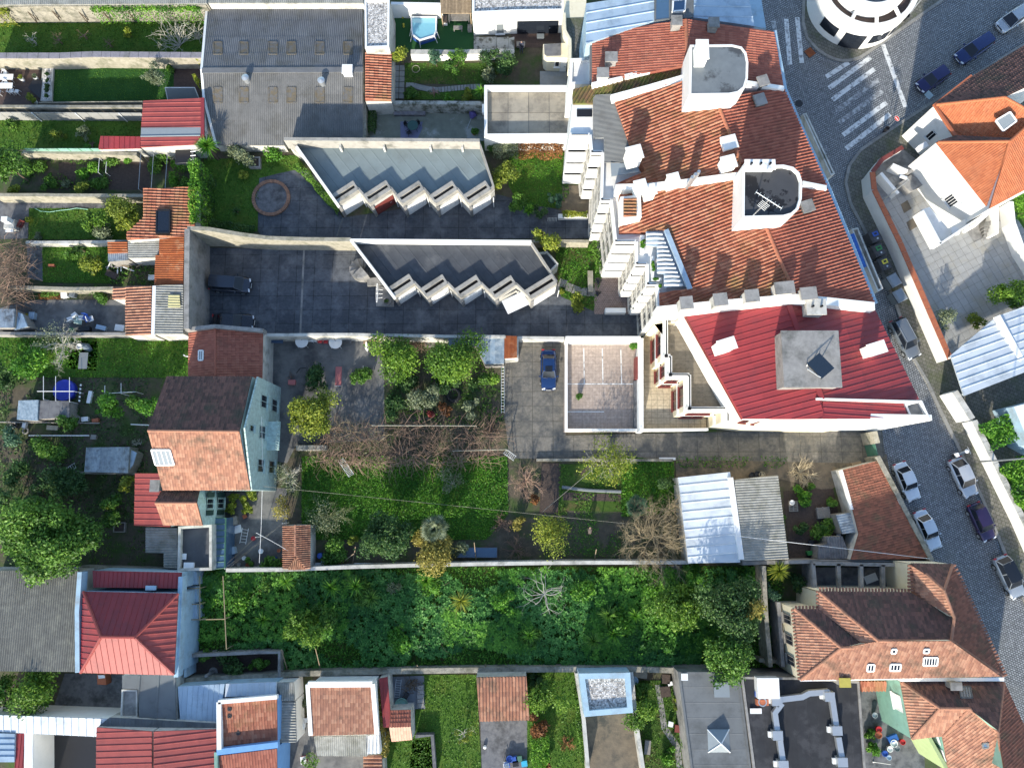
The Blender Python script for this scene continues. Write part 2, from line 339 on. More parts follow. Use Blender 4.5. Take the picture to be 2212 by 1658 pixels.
FLATTILE = [(0,.035),(.18,.03),(.3,0),(.75,0),(1,.03)]
RIB = lambda w,h=.05,rw=.07: [(0,0),(rw*.35/w,h),(rw*1.1/w,h),(rw*1.5/w,0),(1,0)]
WAVE = lambda k,h=.045: [(i/(2*k),h if i % 2 else 0) for i in range(2*k+1)]
def field(parent,name,pts,n,matl,col,row,prof,lift=.03,down=None,mode='joined',off=.012,slack=0.0):
    """cover a planar polygon (world points, normal n) with pieces laid down the slope"""
    if down is None:
        d = Vector((0,0,-1))-n*Vector((0,0,-1)).dot(n)
        down = d.normalized() if d.length > .02 else Vector((1,0,0))
    else:
        down = Vector((down[0],down[1],0));down = (down-n*down.dot(n)).normalized()
    ac = down.cross(n).normalized();O = pts[0]
    poly = [((p-O).dot(ac),(p-O).dot(down)) for p in pts]
    s0,s1 = min(p[0] for p in poly),max(p[0] for p in poly);t0,t1 = min(p[1] for p in poly),max(p[1] for p in poly)
    nc = max(1,round((s1-s0)/col));cw = (s1-s0)/nc
    nr = max(1,round((t1-t0)/row)) if row else 1;rh = (t1-t0)/nr
    mb = MB();out = []
    for i in range(nc):
        a0 = s0+i*cw;strip = clip(clip(poly,0,a0,False),0,a0+cw,True)
        if len(strip) < 3: continue
        ta,tb = min(p[1] for p in strip),max(p[1] for p in strip)
        for j in range(nr):
            b0 = t0+j*rh;b1 = b0+rh
            if b1 < ta or b0 > tb: continue
            cell = strip if nr == 1 else clip(clip(strip,1,b0,False),1,b1,True)
            if len(cell) < 3: continue
            if mode != 'joined': mb = MB()
            r = random.random() if random.random() > .03 else random.choice((-.3,1.3));jz = random.uniform(-.012,.012) if mode == 'joined' else 0
            for k in range(len(prof)-1):
                (f0,h0),(f1,h1) = prof[k],prof[k+1];x0,x1 = a0+f0*cw,a0+f1*cw
                sub = clip(clip(cell,0,x0,False),0,x1,True)
                if len(sub) < 3: continue
                vs = []
                for (s,t) in sub:
                    h = h0+(h1-h0)*((s-x0)/max(1e-6,x1-x0))+off+jz+lift*((t-b0)/rh if row else 0)
                    vs.append(O+ac*s+down*t+n*h)
                mb.poly(vs[::-1],r)
            if mode != 'joined' and mb.f: out.append(mb.build(name,matl,parent,attr=True))
    if mode == 'joined' and mb.f:
        o = mb.build(name,matl,parent,attr=True);o['kind'] = 'stuff';out.append(o)
    return out
HALF = {}
def ridge(parent,a,b,matl,z=.05,step=.42,r=.13,name='ridge_tile'):
    """half-round ridge tiles, one object each, sharing a mesh"""
    a,b = Vector(a),Vector(b);d = b-a;L = d.length;k = max(1,round(L/step));d.normalize()
    key = (matl.name,round(L/k,2),r)
    if key not in HALF:
        mb = MB();l = L/k*.54;ring = []
        for x,rr in ((-l,r),(l,r*.86)):
            ring.append([(x,rr*math.cos(t),rr*math.sin(t)*.75) for t in [math.pi*q/5 for q in range(6)]])
        for q in range(5): mb.add([ring[0][q],ring[1][q],ring[1][q+1],ring[0][q+1]],[(0,1,2,3)],.5)
        me = bpy.data.meshes.new(name);me.from_pydata(mb.v,[],mb.f);me.materials.append(matl)
        me.attributes.new('rnd','FLOAT','FACE').data.foreach_set('value',[.5]*len(me.polygons));HALF[key] = me
    q = d.to_track_quat('X','Z');base = loc_of(parent)
    for i in range(k):
        o = bpy.data.objects.new(name,HALF[key]);COL.objects.link(o);o.parent = parent
        o.location = a+d*(L*(i+.5)/k)+Vector((0,0,z))-base;o.rotation_mode = 'QUATERNION';o.rotation_quaternion = q
KINDS = {'pan': dict(col=.31,row=.45,prof=PANTILE),'flat': dict(col=.25,row=.38,prof=FLATTILE,lift=.045),
         'rib': dict(col=.55,row=5.0,prof=RIB(.55),mode='pieces',lift=.02),'wide': dict(col=1.0,row=0,prof=RIB(1.0,.07,.09),mode='pieces',lift=0),
         'corr': dict(col=1.05,row=2.4,prof=WAVE(5,.065),mode='pieces',lift=.015),'big': dict(col=1.05,row=3.0,prof=WAVE(4,.07),mode='pieces',lift=.015),
         'felt': dict(col=1.0,row=0,prof=[(0,.012),(.04,0),(1,0)],mode='pieces',lift=0)}
PNAME = {'pan': 'roof_tiles','flat': 'roof_tiles','rib': 'roof_panel','wide': 'roof_panel','corr': 'roof_sheet','big': 'roof_sheet','felt': 'roofing_strip'}
def slope(T,pts,matl,kind,down=None,deck=None,thick=.12,**kw):
    wp,n = P3(pts);mb = MB();m = len(wp)
    lo = [p-Vector((0,0,thick)) for p in wp]
    a = sum(wp[i].x*wp[(i+1) % m].y-wp[(i+1) % m].x*wp[i].y for i in range(m))
    idx = list(range(m)) if a > 0 else list(range(m))[::-1]
    mb.add(wp+lo,[tuple(idx),tuple(i+m for i in idx[::-1])]+[(idx[i]+m,idx[(i+1) % m]+m,idx[(i+1) % m],idx[i]) for i in range(m)])
    o = mb.build('roof_slope',deck or matl,T)
    if kind:
        k = dict(KINDS[kind]);k.update(kw);field(o,PNAME[kind],wp,n,matl,down=down,**k)
    return wp,o
def wallunder(T,polys,matl,z0=0.0,name='wall',drop=.13):
    mb = MB()
    for wp in polys: mb.prism([p-Vector((0,0,drop)) for p in wp],z0)
    return mb.build(name,matl,T)
def building(label,planes,wall=WHITE,name='house',cat='house',z0=0.0,group=None):
    """planes: (points, material, kind[, extra]) - points are (u, v[, z]); walls stand under them"""
    ap = [p for pl in planes for p in pl[0]];T = thing(name,label,cat,cen(ap),z0,group);wps = []
    for pl in planes:
        wp,o = slope(T,pl[0],pl[1],pl[2],**(pl[3] if len(pl) > 3 else {}));wps.append(wp)
    if wall: wallunder(T,wps,wall,z0)
    return T,wps
def prismthing(label,cat,name,pts,z,matl,part='body',z0=0.0,group=None,top=None,topkind=None,down=None,rim=None,rimh=.25,rimw=.28,**kw):
    """flat-topped volume: body, covering, optional parapet rim"""
    T = thing(name,label,cat,cen(pts),z0,group);wp = [W(p,z) for p in pts]
    MB().prism([p-Vector((0,0,.02)) for p in wp],z0).build(part,matl,T)
    if top:
        if topkind:
            k = dict(KINDS[topkind]);k.update(kw)
            b = MB().prism(wp,z-.015).build('roof',top,T);field(b,PNAME[topkind],wp,Vector((0,0,1)),top,down=down or (1,0),**k)
        else: MB().prism(wp,z-.015).build('roof',top,T)
    if rim: loopwall(T,'parapet',wp,z-.01,z+rimh,rimw,rim)
    return T
def offset_poly(wp,d):
    n = len(wp);a = sum(wp[i].x*wp[(i+1) % n].y-wp[(i+1) % n].x*wp[i].y for i in range(n));s = 1 if a > 0 else -1;out = []
    for i in range(n):
        p0,p1,p2 = wp[i-1],wp[i],wp[(i+1) % n]
        e1 = (p1-p0).to_2d().normalized();e2 = (p2-p1).to_2d().normalized()
        n1 = Vector((-e1.y,e1.x))*s;n2 = Vector((-e2.y,e2.x))*s;b = n1+n2
        if b.length < 1e-4: b = n1
        b = b.normalized();k = d/max(.35,b.dot(n1));out.append(Vector((p1.x+b.x*k,p1.y+b.y*k,p1.z)))
    return out
def loopwall(T,name,wp,z0,z1,th,matl):
    """wall following a closed outline, thickness inwards"""
    inn = offset_poly(wp,th);n = len(wp);mb = MB()
    for i in range(n):
        j = (i+1) % n;q = [wp[i],wp[j],inn[j],inn[i]]
        mb.add([(p.x,p.y,z1) for p in q]+[(p.x,p.y,z0) for p in q],[(0,1,2,3),(4,5,1,0),(6,7,3,2)])
    bmv = mb.build(name,matl,T);fixn(bmv);return bmv
def fixn(o):
    bm = bmesh.new();bm.from_mesh(o.data);bmesh.ops.remove_doubles(bm,verts=bm.verts,dist=.0005);bmesh.ops.recalc_face_normals(bm,faces=bm.faces);bm.to_mesh(o.data);bm.free()
def runmb(wp,z0,z1,th):
    n = len(wp);L,R = [],[]
    for i in range(n):
        e = (wp[min(i+1,n-1)]-wp[max(i-1,0)]).to_2d().normalized();nn = Vector((-e.y,e.x))*th/2
        L.append((wp[i].x+nn.x,wp[i].y+nn.y));R.append((wp[i].x-nn.x,wp[i].y-nn.y))
    mb = MB();zt = z1 if isinstance(z1,(list,tuple)) else [z1]*n
    for i in range(n): mb.v += [(*L[i],z0),(*R[i],z0),(*R[i],zt[i]),(*L[i],zt[i])]
    for i in range(n-1):
        k = i*4;q = k+4
        mb.f += [(k+3,k+2,q+2,q+3),(k,k+3,q+3,q),(k+1,q+1,q+2,k+2),(k,q,q+1,k+1)]
    mb.f += [(0,1,2,3),(4*n-1,4*n-2,4*n-3,4*n-4)];mb.r = [0]*len(mb.f);return mb
def wall(label,pts,h,th=.3,matl=STONE,cap=None,name='garden_wall',capstep=1.1,cat='wall',z0=0.0,group=None):
    """free-standing wall; its top edge is read off the photo at height h (or a height per point), coping stones one by one"""
    hs = h if isinstance(h,(list,tuple)) else [h]*len(pts);wp = [W(p,z) for p,z in zip(pts,hs)]
    T = thing(name,label,cat,wp[0].copy().to_2d().to_3d()+Vector((0,0,z0)),group=group)
    dense,dh = [],[]
    for i in range(len(wp)-1):
        L = (wp[i+1]-wp[i]).length;k = max(1,int(L/2.2))
        for j in range(k): t = j/k;dense.append(wp[i].lerp(wp[i+1],t));dh.append(hs[i]+(hs[i+1]-hs[i])*t+(random.uniform(-.05,.05) if matl in (STONE,STONEL,WHITE2) else 0))
    dense.append(wp[-1]);dh.append(hs[-1])
    o = runmb(dense,z0,dh,th).build('masonry',matl,T);fixn(o)
    if cap:
        for i in range(len(wp)-1):
            a,b = wp[i],wp[i+1];L = (b-a).length;k = max(1,round(L/capstep));d = (b-a)/k;e = d.normalized();nn = Vector((-e.y,e.x,0))
            for j in range(k):
                c = a+d*(j+.5);MB().box(c+Vector((0,0,.045)),d*.485,nn*(th/2+.05),(0,0,.045)).build('coping_stone',cap,T)
    return T
def sheet(name,pts,z,matl,kind='structure',zr=None):
    o = MB().poly([p for p in ccw([W(p,zr if zr is not None else z) for p in pts])]).build(name,matl)
    for v in o.data.vertices: v.co.z = z
    o['kind'] = kind;return o
def ccw(wp):
    n = len(wp);a = sum(wp[i].x*wp[(i+1) % n].y-wp[(i+1) % n].x*wp[i].y for i in range(n))
    return wp if a > 0 else wp[::-1]
def paving(parent,pts,sx,sy,rot,z,matl,gap=.025,h=.05,limit=300,name='paving_slab',zr=None):
    """slabs laid one by one over a polygon; the ones past the limit join into one part"""
    wp = [W(p,zr if zr is not None else z) for p in pts];c,s = math.cos(rot),math.sin(rot)
    loc = [(p.x*c+p.y*s,-p.x*s+p.y*c) for p in wp];x0,x1 = min(p[0] for p in loc),max(p[0] for p in loc);y0,y1 = min(p[1] for p in loc),max(p[1] for p in loc)
    nx,ny = max(1,round((x1-x0)/sx)),max(1,round((y1-y0)/sy));sx,sy = (x1-x0)/nx,(y1-y0)/ny
    me = bpy.data.meshes.new(name);b = MB().bx(-sx/2+gap/2,sx/2-gap/2,-sy/2+gap/2,sy/2-gap/2,0,h);me.from_pydata(b.v,[],b.f);me.materials.append(matl)
    base = loc_of(parent);rest = MB();cnt = 0;cells = []
    for i in range(nx):
        for j in range(ny):
            lx,ly = x0+(i+.5)*sx,y0+(j+.5)*sy
            if inside(loc,lx,ly): cells.append((lx*c-ly*s,lx*s+ly*c))
    cells.sort(key=lambda p: p[0]**2+p[1]**2)
    for (X,Y) in cells:
        zz = z+random.uniform(0,.006)
        if cnt < limit:
            o = bpy.data.objects.new(name,me);COL.objects.link(o);o.parent = parent;o.location = Vector((X,Y,zz))-base;o.rotation_euler.z = rot;cnt += 1
        else: rest.box((X,Y,zz+h/2),(c*(sx-gap)/2,s*(sx-gap)/2,0),(-s*(sy-gap)/2,c*(sy-gap)/2,0),(0,0,h/2))
    if rest.f: rest.build(name+'s',matl,parent)['kind'] = 'stuff'
def stones(parent,pts,z,w,h,step,matl,name='kerb_stone'):
    wp = [W(p,0) for p in pts];base = loc_of(parent);carry = []
    for i in range(len(wp)-1):
        a,b = wp[i],wp[i+1];L = (b-a).length;k = max(1,round(L/step));d = (b-a)/k;e = d.normalized();nn = Vector((-e.y,e.x,0))
        for j in range(k):
            c = a+d*(j+.5);MB().box(c+Vector((0,0,z+h/2)),d*.488,nn*w/2,(0,0,h/2)).build(name,matl,parent)
# ------------------------------------------------------------------ windows, doors and fittings on walls
def facing(a,b):
    e = (b-a).normalized();n = Vector((-e.y,e.x,0));m = (a+b)/2
    return e,(n if n.dot(Vector((-m.x,-m.y,0))) > 0 else -n)
def window(T,a,b,f0,f1,z0,z1,frame=WPAINT,glass=GLASS,name='window',bars=1,shutter=None,depth=.05,box=.07):
    """window on the wall line a-b (world points); f = fractions along it"""
    a,b = Vector((a.x,a.y,0)),Vector((b.x,b.y,0));e,n = facing(a,b);p,q = a.lerp(b,f0),a.lerp(b,f1);L = (q-p).length;e = (q-p).normalized();m = (p+q)/2;zc = (z0+z1)/2;hh = (z1-z0)/2
    g = MB().box(m+n*.015+Vector((0,0,zc)),e*L/2,n*.02,(0,0,hh)).build(name,glass,T)
    fr = MB()
    for s in (-1,1):
        fr.box(m+e*s*(L/2-box/2)+n*depth/2+Vector((0,0,zc)),e*box/2,n*depth/2,(0,0,hh));fr.box(m+n*depth/2+Vector((0,0,zc+s*(hh-box/2))),e*(L/2-box),n*depth/2,(0,0,box/2))
    for k in range(bars): fr.box(m+e*L*((k+1)/(bars+1)-.5)+n*depth/2+Vector((0,0,zc)),e*.025,n*depth/2,(0,0,hh-box))
    fr.build('window_frame',frame,g)
    MB().box(m+n*.09+Vector((0,0,z0-.05)),e*(L/2+.08),n*.09,(0,0,.04)).build('window_sill',frame,g)
    return g
def door(T,a,b,f0,f1,z0,z1,matl,name='door',depth=.04,ribs=0):
    a,b = Vector((a.x,a.y,0)),Vector((b.x,b.y,0));e,n = facing(a,b);p,q = a.lerp(b,f0),a.lerp(b,f1);L = (q-p).length;e = (q-p).normalized();m = (p+q)/2
    o = MB().box(m+n*depth/2+Vector((0,0,(z0+z1)/2)),e*L/2,n*depth/2,(0,0,(z1-z0)/2)).build(name,matl,T)
    r = MB()
    for k in range(ribs):
        zz = z0+(z1-z0)*(k+.5)/ribs;r.box(m+n*(depth+.012)+Vector((0,0,zz)),e*L*.48,n*.012,(0,0,(z1-z0)/ribs*.36))
    if ribs: r.build('door_panels',matl,o)
    MB().box(m+e*L*.3+n*(depth+.05)+Vector((0,0,z0+1.0)),e*.1,n*.03,(0,0,.03)).build('handle',STEEL,o)
    return o
def chimney(T,p,z0,h,sx,sy,matl=WHITE,capm=None,rot=0.0,name='chimney',pots=0):
    c = W(p,z0+h);X = Vector((math.cos(rot),math.sin(rot),0));Y = Vector((-X.y,X.x,0))
    o = MB().box((c.x,c.y,z0+h/2),X*sx/2,Y*sy/2,(0,0,h/2+.15)).build(name,matl,T)
    MB().box((c.x,c.y,z0+h+.22),X*(sx/2+.1),Y*(sy/2+.1),(0,0,.07)).build('chimney_cap',capm or matl,o)
    for k in range(pots): MB().lathe((c.x+X.x*sx*((k+.5)/pots-.5),c.y+X.y*sx*((k+.5)/pots-.5),z0+h+.29),[(.1,0),(.1,.28),(.07,.28),(.07,.1)],10).build('flue',BLACK,o)
    return o
def rooflight(T,pts,n_,frame=WPAINT,glass=SKYL,h=.12,bars=0,name='skylight'):
    """framed pane lying on a roof slope; pts = 4 world corners on the slope"""
    c = sum(pts,Vector())/4;up = n_*h
    o = MB().add([p+up*.8 for p in pts],[(0,1,2,3)] if (pts[1]-pts[0]).cross(pts[2]-pts[1]).z > 0 else [(3,2,1,0)]).build(name,glass,T)
    mb = MB()
    for i in range(4):
        a,b = pts[i],pts[(i+1) % 4];d = (b-a)/2;inn = (c-(a+b)/2).normalized();mb.box((a+b)/2+up*.5,d,inn*.07,up*.55)
    for k in range(bars):
        t = (k+1)/(bars+1);a = pts[0].lerp(pts[1],t);b = pts[3].lerp(pts[2],t);mb.box((a+b)/2+up*.9,(b-a)/2,(pts[1]-pts[0]).normalized()*.035,up*.1)
    mb.build('skylight_frame',frame,o);return o
def lightpx(T,p4,plane,**k):
    wp,n = P3(plane);rooflight(T,[onplane(p,wp[0],n) for p in p4],n,**k)
# ------------------------------------------------------------------ plants
def leafquads(pos,nrm,size,rnd,asp=.55):
    n = len(pos);t = rng.normal(size=(n,3));nrm = nrm/np.linalg.norm(nrm,axis=1,keepdims=True)
    u = np.cross(nrm,t);u /= np.linalg.norm(u,axis=1,keepdims=True)+1e-9;v = np.cross(nrm,u)
    s = size[:,None] if hasattr(size,'__len__') else size
    V = np.stack([pos+u*s,pos+v*s*asp-nrm*s*.15,pos-u*s,pos-v*s*asp-nrm*s*.15],1).reshape(-1,3)
    return V,np.arange(4*n).reshape(-1,4),rnd
def crown_np(c,rx,ry,rz,dens=230,leaf=.15,lobes=None,lob=.42,hollow=.0,flatn=.35):
    k = lobes or max(7,int(3.2*rx*ry));L = [];ph = rng.uniform(0,6.28,3)
    for i in range(k):
        while True:
            d = rng.uniform(-1,1,3)
            if (d**2).sum() < 1: break
        a = math.atan2(d[1],d[0]);q = (1-lob*.62)*(1+.16*math.sin(2*a+ph[0])+.13*math.sin(3*a+ph[1])+.1*math.sin(5*a+ph[2]));L.append((d[0]*rx*q,d[1]*ry*q,d[2]*rz*(1-lob*.6),lob*min(rx,ry)*rng.choice([.4,.6,.85,1.15])*rng.uniform(.85,1.15)))
    L = np.array(L);area = (L[:,3]**2).sum()*4*math.pi;n = int(min(26000,max(500,dens*rx*ry*3.2)))
    w = L[:,3]**2;pick = rng.choice(k,n,p=w/w.sum());d = rng.normal(size=(n,3));d /= np.linalg.norm(d,axis=1,keepdims=True)
    d[:,2] = np.where(rng.random(n) < .65,np.abs(d[:,2]),d[:,2]);r = L[pick,3]*np.clip(rng.normal(.93,.22,n),.3,1.6)
    pos = L[pick,:3]+d*r[:,None]*np.array([1,1,min(1.1,rz/min(rx,ry)+.35)]);pos += np.array(c)
    nrm = d*flatn+rng.normal(size=(n,3))*.45+np.array([0,0,.35]);lr = rng.random(k)
    rnd = np.clip(.55*rng.random(n)+.45*lr[pick],0,1)
    return leafquads(pos,nrm,leaf*rng.uniform(.6,1.25,n),rnd)
def limbs(mb,base,top,spread,n=6,r=.12):
    base,top = Vector(base),Vector(top);mid = base.lerp(top,.55)+Vector((random.uniform(-.1,.1),random.uniform(-.1,.1),0))
    mb.tube([base,base.lerp(mid,.5),mid],[r,r*.85,r*.65],7)
    for i in range(n):
        a = 2*math.pi*(i+random.random()*.6)/n;e = top+Vector((math.cos(a)*spread*random.uniform(.4,.8),math.sin(a)*spread*random.uniform(.4,.8),random.uniform(-.5,.2)*spread*.4))
        s = base.lerp(mid,random.uniform(.6,1));mb.tube([s,s.lerp(e,.5)+Vector((0,0,.12*spread)),e],[r*.5,r*.33,r*.12],5)
def tree(label,p,rpx,h,leaves=LG,rz=None,dens=230,leaf=.15,name='broadleaf_tree',cat='tree',asp=1.0,bark=BARK,group=None,lob=.42,zc=.62,lobes=None):
    """leafy tree: p, rpx = crown centre and radius as seen in the photo"""
    z = h*zc;q = W(p,z);r = rpx*px(p,z);base = Vector((q.x,q.y,0));rz = rz or max(.35,h*(1-zc)*.95)
    T = thing(name,label,cat,base,group=group);mb = MB();limbs(mb,base,(q.x,q.y,z),r*.8,7,max(.05,r*.045));mb.build('trunk',bark,T)
    V,F,R = crown_np((q.x,q.y,z),r,r*asp,rz,dens,leaf,lobes,lob);npmesh('crown',V,F,R,leaves,T);return T
def shrub(label,p,rpx,h,leaves=LG,dens=260,leaf=.13,asp=1.0,name='shrub',group=None,**k):
    return tree(label,p,rpx,h,leaves,rz=h*.45,dens=dens,leaf=leaf,name=name,cat='shrub',asp=asp,zc=.5,group=group,**k)
def branchy(mb,s,d,L,r,depth,fan,curl=.25,n=4):
    p = s;pts = [p];dd = d.normalized()
    for i in range(3):
        dd = (dd+Vector((random.gauss(0,curl),random.gauss(0,curl),random.gauss(0,curl)*.6))).normalized();p = p+dd*L/3;pts.append(p)
    mb.tube(pts,[r,r*.85,r*.7,r*.5],n if depth > 1 else 3,cap=False)
    if depth <= 0: return
    for k in range(fan):
        q = pts[random.choice((1,2,3))] if k else pts[3];o = Vector((random.gauss(0,1),random.gauss(0,1),random.gauss(0,.6)))
        branchy(mb,q,(dd+o*.55).normalized(),L*random.uniform(.55,.8),r*.55,depth-1,fan,curl,n)
def bare(label,p,rpx,h,matl=TWIG,stems=7,depth=3,fan=3,name='bare_tree',cat='tree',tw=.045,up=.45,leaves=None,ldens=30,leaf=.08,trunk=True,group=None,lean=None):
    """leafless tree or shrub"""
    z = h*.6;q = W(p,z);r = rpx*px(p,z);base = Vector((q.x,q.y,0));T = thing(name,label,cat,base,group=group)
    mb = MB();fork = base+Vector((0,0,h*.28 if trunk else .02))
    if trunk: mb.tube([base,fork],[tw*2.6,tw*2.2],7);mb.build('trunk',matl,T);mb = MB()
    for i in range(stems):
        a = 2*math.pi*(i+random.random()*.7)/stems;d = Vector((math.cos(a),math.sin(a),up*random.uniform(.4,1.8)))
        if lean: d += Vector((lean[0],lean[1],0))
        branchy(mb,fork,d,r*.52*random.uniform(.8,1.15),tw*1.5,depth,fan)
    mb.build('branches' if trunk else 'stems',matl,T)
    if leaves:
        V,F,R = crown_np((q.x,q.y,z),r*.85,r*.85,h*.35,ldens,leaf,None,.4);npmesh('crown',V,F,R,leaves,T)
    return T
def blades_np(c,n,length,w,up=(0.1,1.2),droop=.6,segs=3):
    Vs,Fs,Rs = [],[],[];k = 0;c = np.array(c)
    for i in range(n):
        a = rng.uniform(0,2*math.pi);e = rng.uniform(*up);L = length*rng.uniform(.75,1.1);d = np.array([math.cos(a)*math.cos(e),math.sin(a)*math.cos(e),math.sin(e)])
        sd = np.array([-math.sin(a),math.cos(a),0])*w;pts = [c+d*L*t+np.array([0,0,-droop*L*t*t*.6]) for t in np.linspace(0,1,segs+1)]
        ws = np.interp(np.linspace(0,1,segs+1),[0,.3,1],[.5,1,.08]);rr = rng.random()
        for t in range(segs+1): Vs += [pts[t]-sd*ws[t],pts[t]+sd*ws[t]]
        for t in range(segs): Fs.append((k+2*t,k+2*t+1,k+2*t+3,k+2*t+2));Rs.append(rr)
        k += 2*(segs+1)
    return np.array(Vs),np.array(Fs),np.array(Rs)
def spiky(label,p,rpx,h,leaves=LG,n=70,w=.06,name='yucca',group=None,heads=1):
    q = W(p,h);r = rpx*px(p,h);base = Vector((q.x,q.y,0));T = thing(name,label,'plant',base,group=group)
    MB().tube([base,(q.x,q.y,h*.5),(q.x,q.y,h)],[.13,.11,.1],7).build('trunk',BARK,T)
    V,F,R = blades_np((q.x,q.y,h),n,r*1.05,w,(-.25,1.35),.35);npmesh('leaves',V,F,R,leaves,T);return T
def fanpalm(label,p,rpx,h,leaves=LG,fronds=22,name='fan_palm',group=None):
    q = W(p,h);r = rpx*px(p,h);base = Vector((q.x,q.y,0));T = thing(name,label,'palm',base,group=group)
    MB().tube([base,(q.x,q.y,h*.5),(q.x,q.y,h)],[.17,.15,.13],8).build('trunk',BARK,T);stalk = MB()
    for i in range(fronds):
        a = 2.4*i+random.uniform(-.2,.2);e = 1.2-1.5*i/fronds;d = Vector((math.cos(a)*math.cos(e),math.sin(a)*math.cos(e),math.sin(e)));c = Vector((q.x,q.y,h));m = c+d*r*(.12+.36*i/fronds)
        stalk.tube([c,m],.02,4,cap=False);side = Vector((-math.sin(a),math.cos(a),0));upv = d.cross(side);mb = MB();rr = random.random()
        for k in range(13):
            t = (k/12-.5)*2.6;dd = d*math.cos(t)+side*math.sin(t);L = r*.58*(1-.25*abs(t)/1.3);tip = m+dd*L+Vector((0,0,-.18*L));ps = Vector((-dd.y,dd.x,dd.z*.2)).normalized()*.07
            mb.add([m,m+dd*L*.5+ps,tip,m+dd*L*.5-ps],[(0,1,2,3)],min(1,max(0,rr+random.uniform(-.2,.2))))
        mb.build('frond',leaves,T,attr=True)
    stalk.build('leaf_stalks',leaves,T);return T
def insidepx(pts,n,z=0.0):
    """n random ground points inside a polygon of survey pixels"""
    wp = [W(p,z) for p in pts];xy = [(p.x,p.y) for p in wp];x0,x1 = min(p[0] for p in xy),max(p[0] for p in xy);y0,y1 = min(p[1] for p in xy),max(p[1] for p in xy);out = []
    P = np.array(xy);m = len(P)
    while sum(len(o) for o in out) < n:
        X = rng.uniform(x0,x1,n*2);Y = rng.uniform(y0,y1,n*2);c = np.zeros(n*2,bool)
        for i in range(m):
            (ax,ay),(bx,by) = P[i],P[(i+1) % m]
            if ay == by: continue
            c ^= ((ay > Y) != (by > Y)) & (X < (bx-ax)*(Y-ay)/(by-ay)+ax)
        out.append(np.stack([X[c],Y[c]],1))
    return np.concatenate(out)[:n]
def areapx(pts):
    wp = [W(p,0) for p in pts];n = len(wp);return abs(sum(wp[i].x*wp[(i+1) % n].y-wp[(i+1) % n].x*wp[i].y for i in range(n)))/2
def nz(P,s): return np.array([noise.noise((float(a)*s,float(b)*s,3.1)) for a,b in P])
def grass(pts,dens=55,h=.1,leaves=GRASSM,size=.09,label='short grass growing on the lawn',patch=.0,name='grass'):
    n = int(areapx(pts)*dens);P = insidepx(pts,n)
    if patch:
        m = nz(P,.5) > -patch;P = P[m];n = len(P)
    pos = np.column_stack([P,.03+h*rng.random(n)]);nrm = rng.normal(size=(n,3))*.55+np.array([0,0,.8]);R = np.clip(.5+.55*nz(P,.45)+.28*rng.normal(size=n),0,1)
    V,F,R = leafquads(pos,nrm,size*rng.uniform(.6,1.4,n),R,.4);o = npmesh(name,V,F,R,leaves,None);tag(o,label,'grass',kind='stuff');return o
def rosettes(pts,n,rad,hgt,leaves,label,name='undergrowth',lv=7,w=.32,thresh=None,seed=0.0,hs=.25,patchy=.6):
    P = insidepx(pts,n)
    if thresh is not None: P = P[nz(P+seed,.13) > thresh]
    n = len(P);hz = hgt*(.55+.6*np.clip(nz(P,hs)+.4,0,1.2))*rng.uniform(.75,1.15,n);R0 = np.clip(.45+patchy*nz(P+7,.35)+.2*rng.normal(size=n),0,1)
    sz = rad*rng.uniform(.65,1.25,n);Vs,Rs = [],[]
    for k in range(lv):
        a = 2*math.pi*k/lv+rng.uniform(0,6,n)*.15+R0*6;el = rng.uniform(-.2,.5,n);d = np.stack([np.cos(a)*np.cos(el),np.sin(a)*np.cos(el),np.sin(el)],1);s = np.stack([-np.sin(a),np.cos(a),rng.normal(0,.2,n)],1)
        c = np.column_stack([P,hz]);L = sz[:,None]
        Vs.append(np.stack([c,c+d*L*.55+s*L*w*.6,c+d*L-np.array([0,0,.12])*L,c+d*L*.55-s*L*w*.6],1));Rs.append(np.clip(R0+rng.normal(0,.12,n),0,1))
    V = np.concatenate(Vs).reshape(-1,3);m = len(V)//4;o = npmesh(name,V,np.arange(4*m).reshape(-1,4),np.concatenate(Rs),leaves,None);tag(o,label,'plants',kind='stuff');return o
def hedge(label,pts,h,leaves=LG,w=.5,dens=420,leaf=.1,name='hedge',zr=None):
    """clipped or climbing greenery along a line"""
    wp = [W(p,h*.7) for p in pts];T = thing(name,label,'hedge',Vector((wp[0].x,wp[0].y,0)));Vs,Rs = [],[];st = MB()
    for a,b in zip(wp,wp[1:]):
        L = (b-a).length;n = int(dens*L*(w+h*.5));t = rng.random(n);e = (b-a).normalized();nn = np.array([-e.y,e.x,0]);c = np.array(a)[None]*(1-t[:,None])+np.array(b)[None]*t[:,None]
        o = rng.uniform(-1,1,n);top = rng.random(n) < .6;wob = 1+.35*np.sin(t*L*2.1+1)*np.sin(t*L*.9)
        c = c+nn*(np.where(top,o,np.sign(o))*w/2*wob)[:,None];c[:,2] = np.where(top,h*rng.uniform(.88,1.08,n),h*rng.uniform(.1,1,n))
        V,F,R = leafquads(c,rng.normal(size=(n,3))*.6+np.array([0,0,.5]),leaf*rng.uniform(.6,1.3,n),np.clip(.5+.25*rng.normal(size=n)+.3*np.sin(t*L*1.3),0,1));Vs.append(V);Rs.append(R)
        for k in range(max(2,int(L/1.2))):
            q = a.lerp(b,(k+.5)/max(2,int(L/1.2)));st.tube([(q.x,q.y,0),(q.x+.05,q.y,h*.8)],.03,4,cap=False)
    st.build('stems',BARK,T);V = np.concatenate(Vs);npmesh('foliage',V,np.arange(len(V)).reshape(-1,4),np.concatenate(Rs),leaves,T);return T
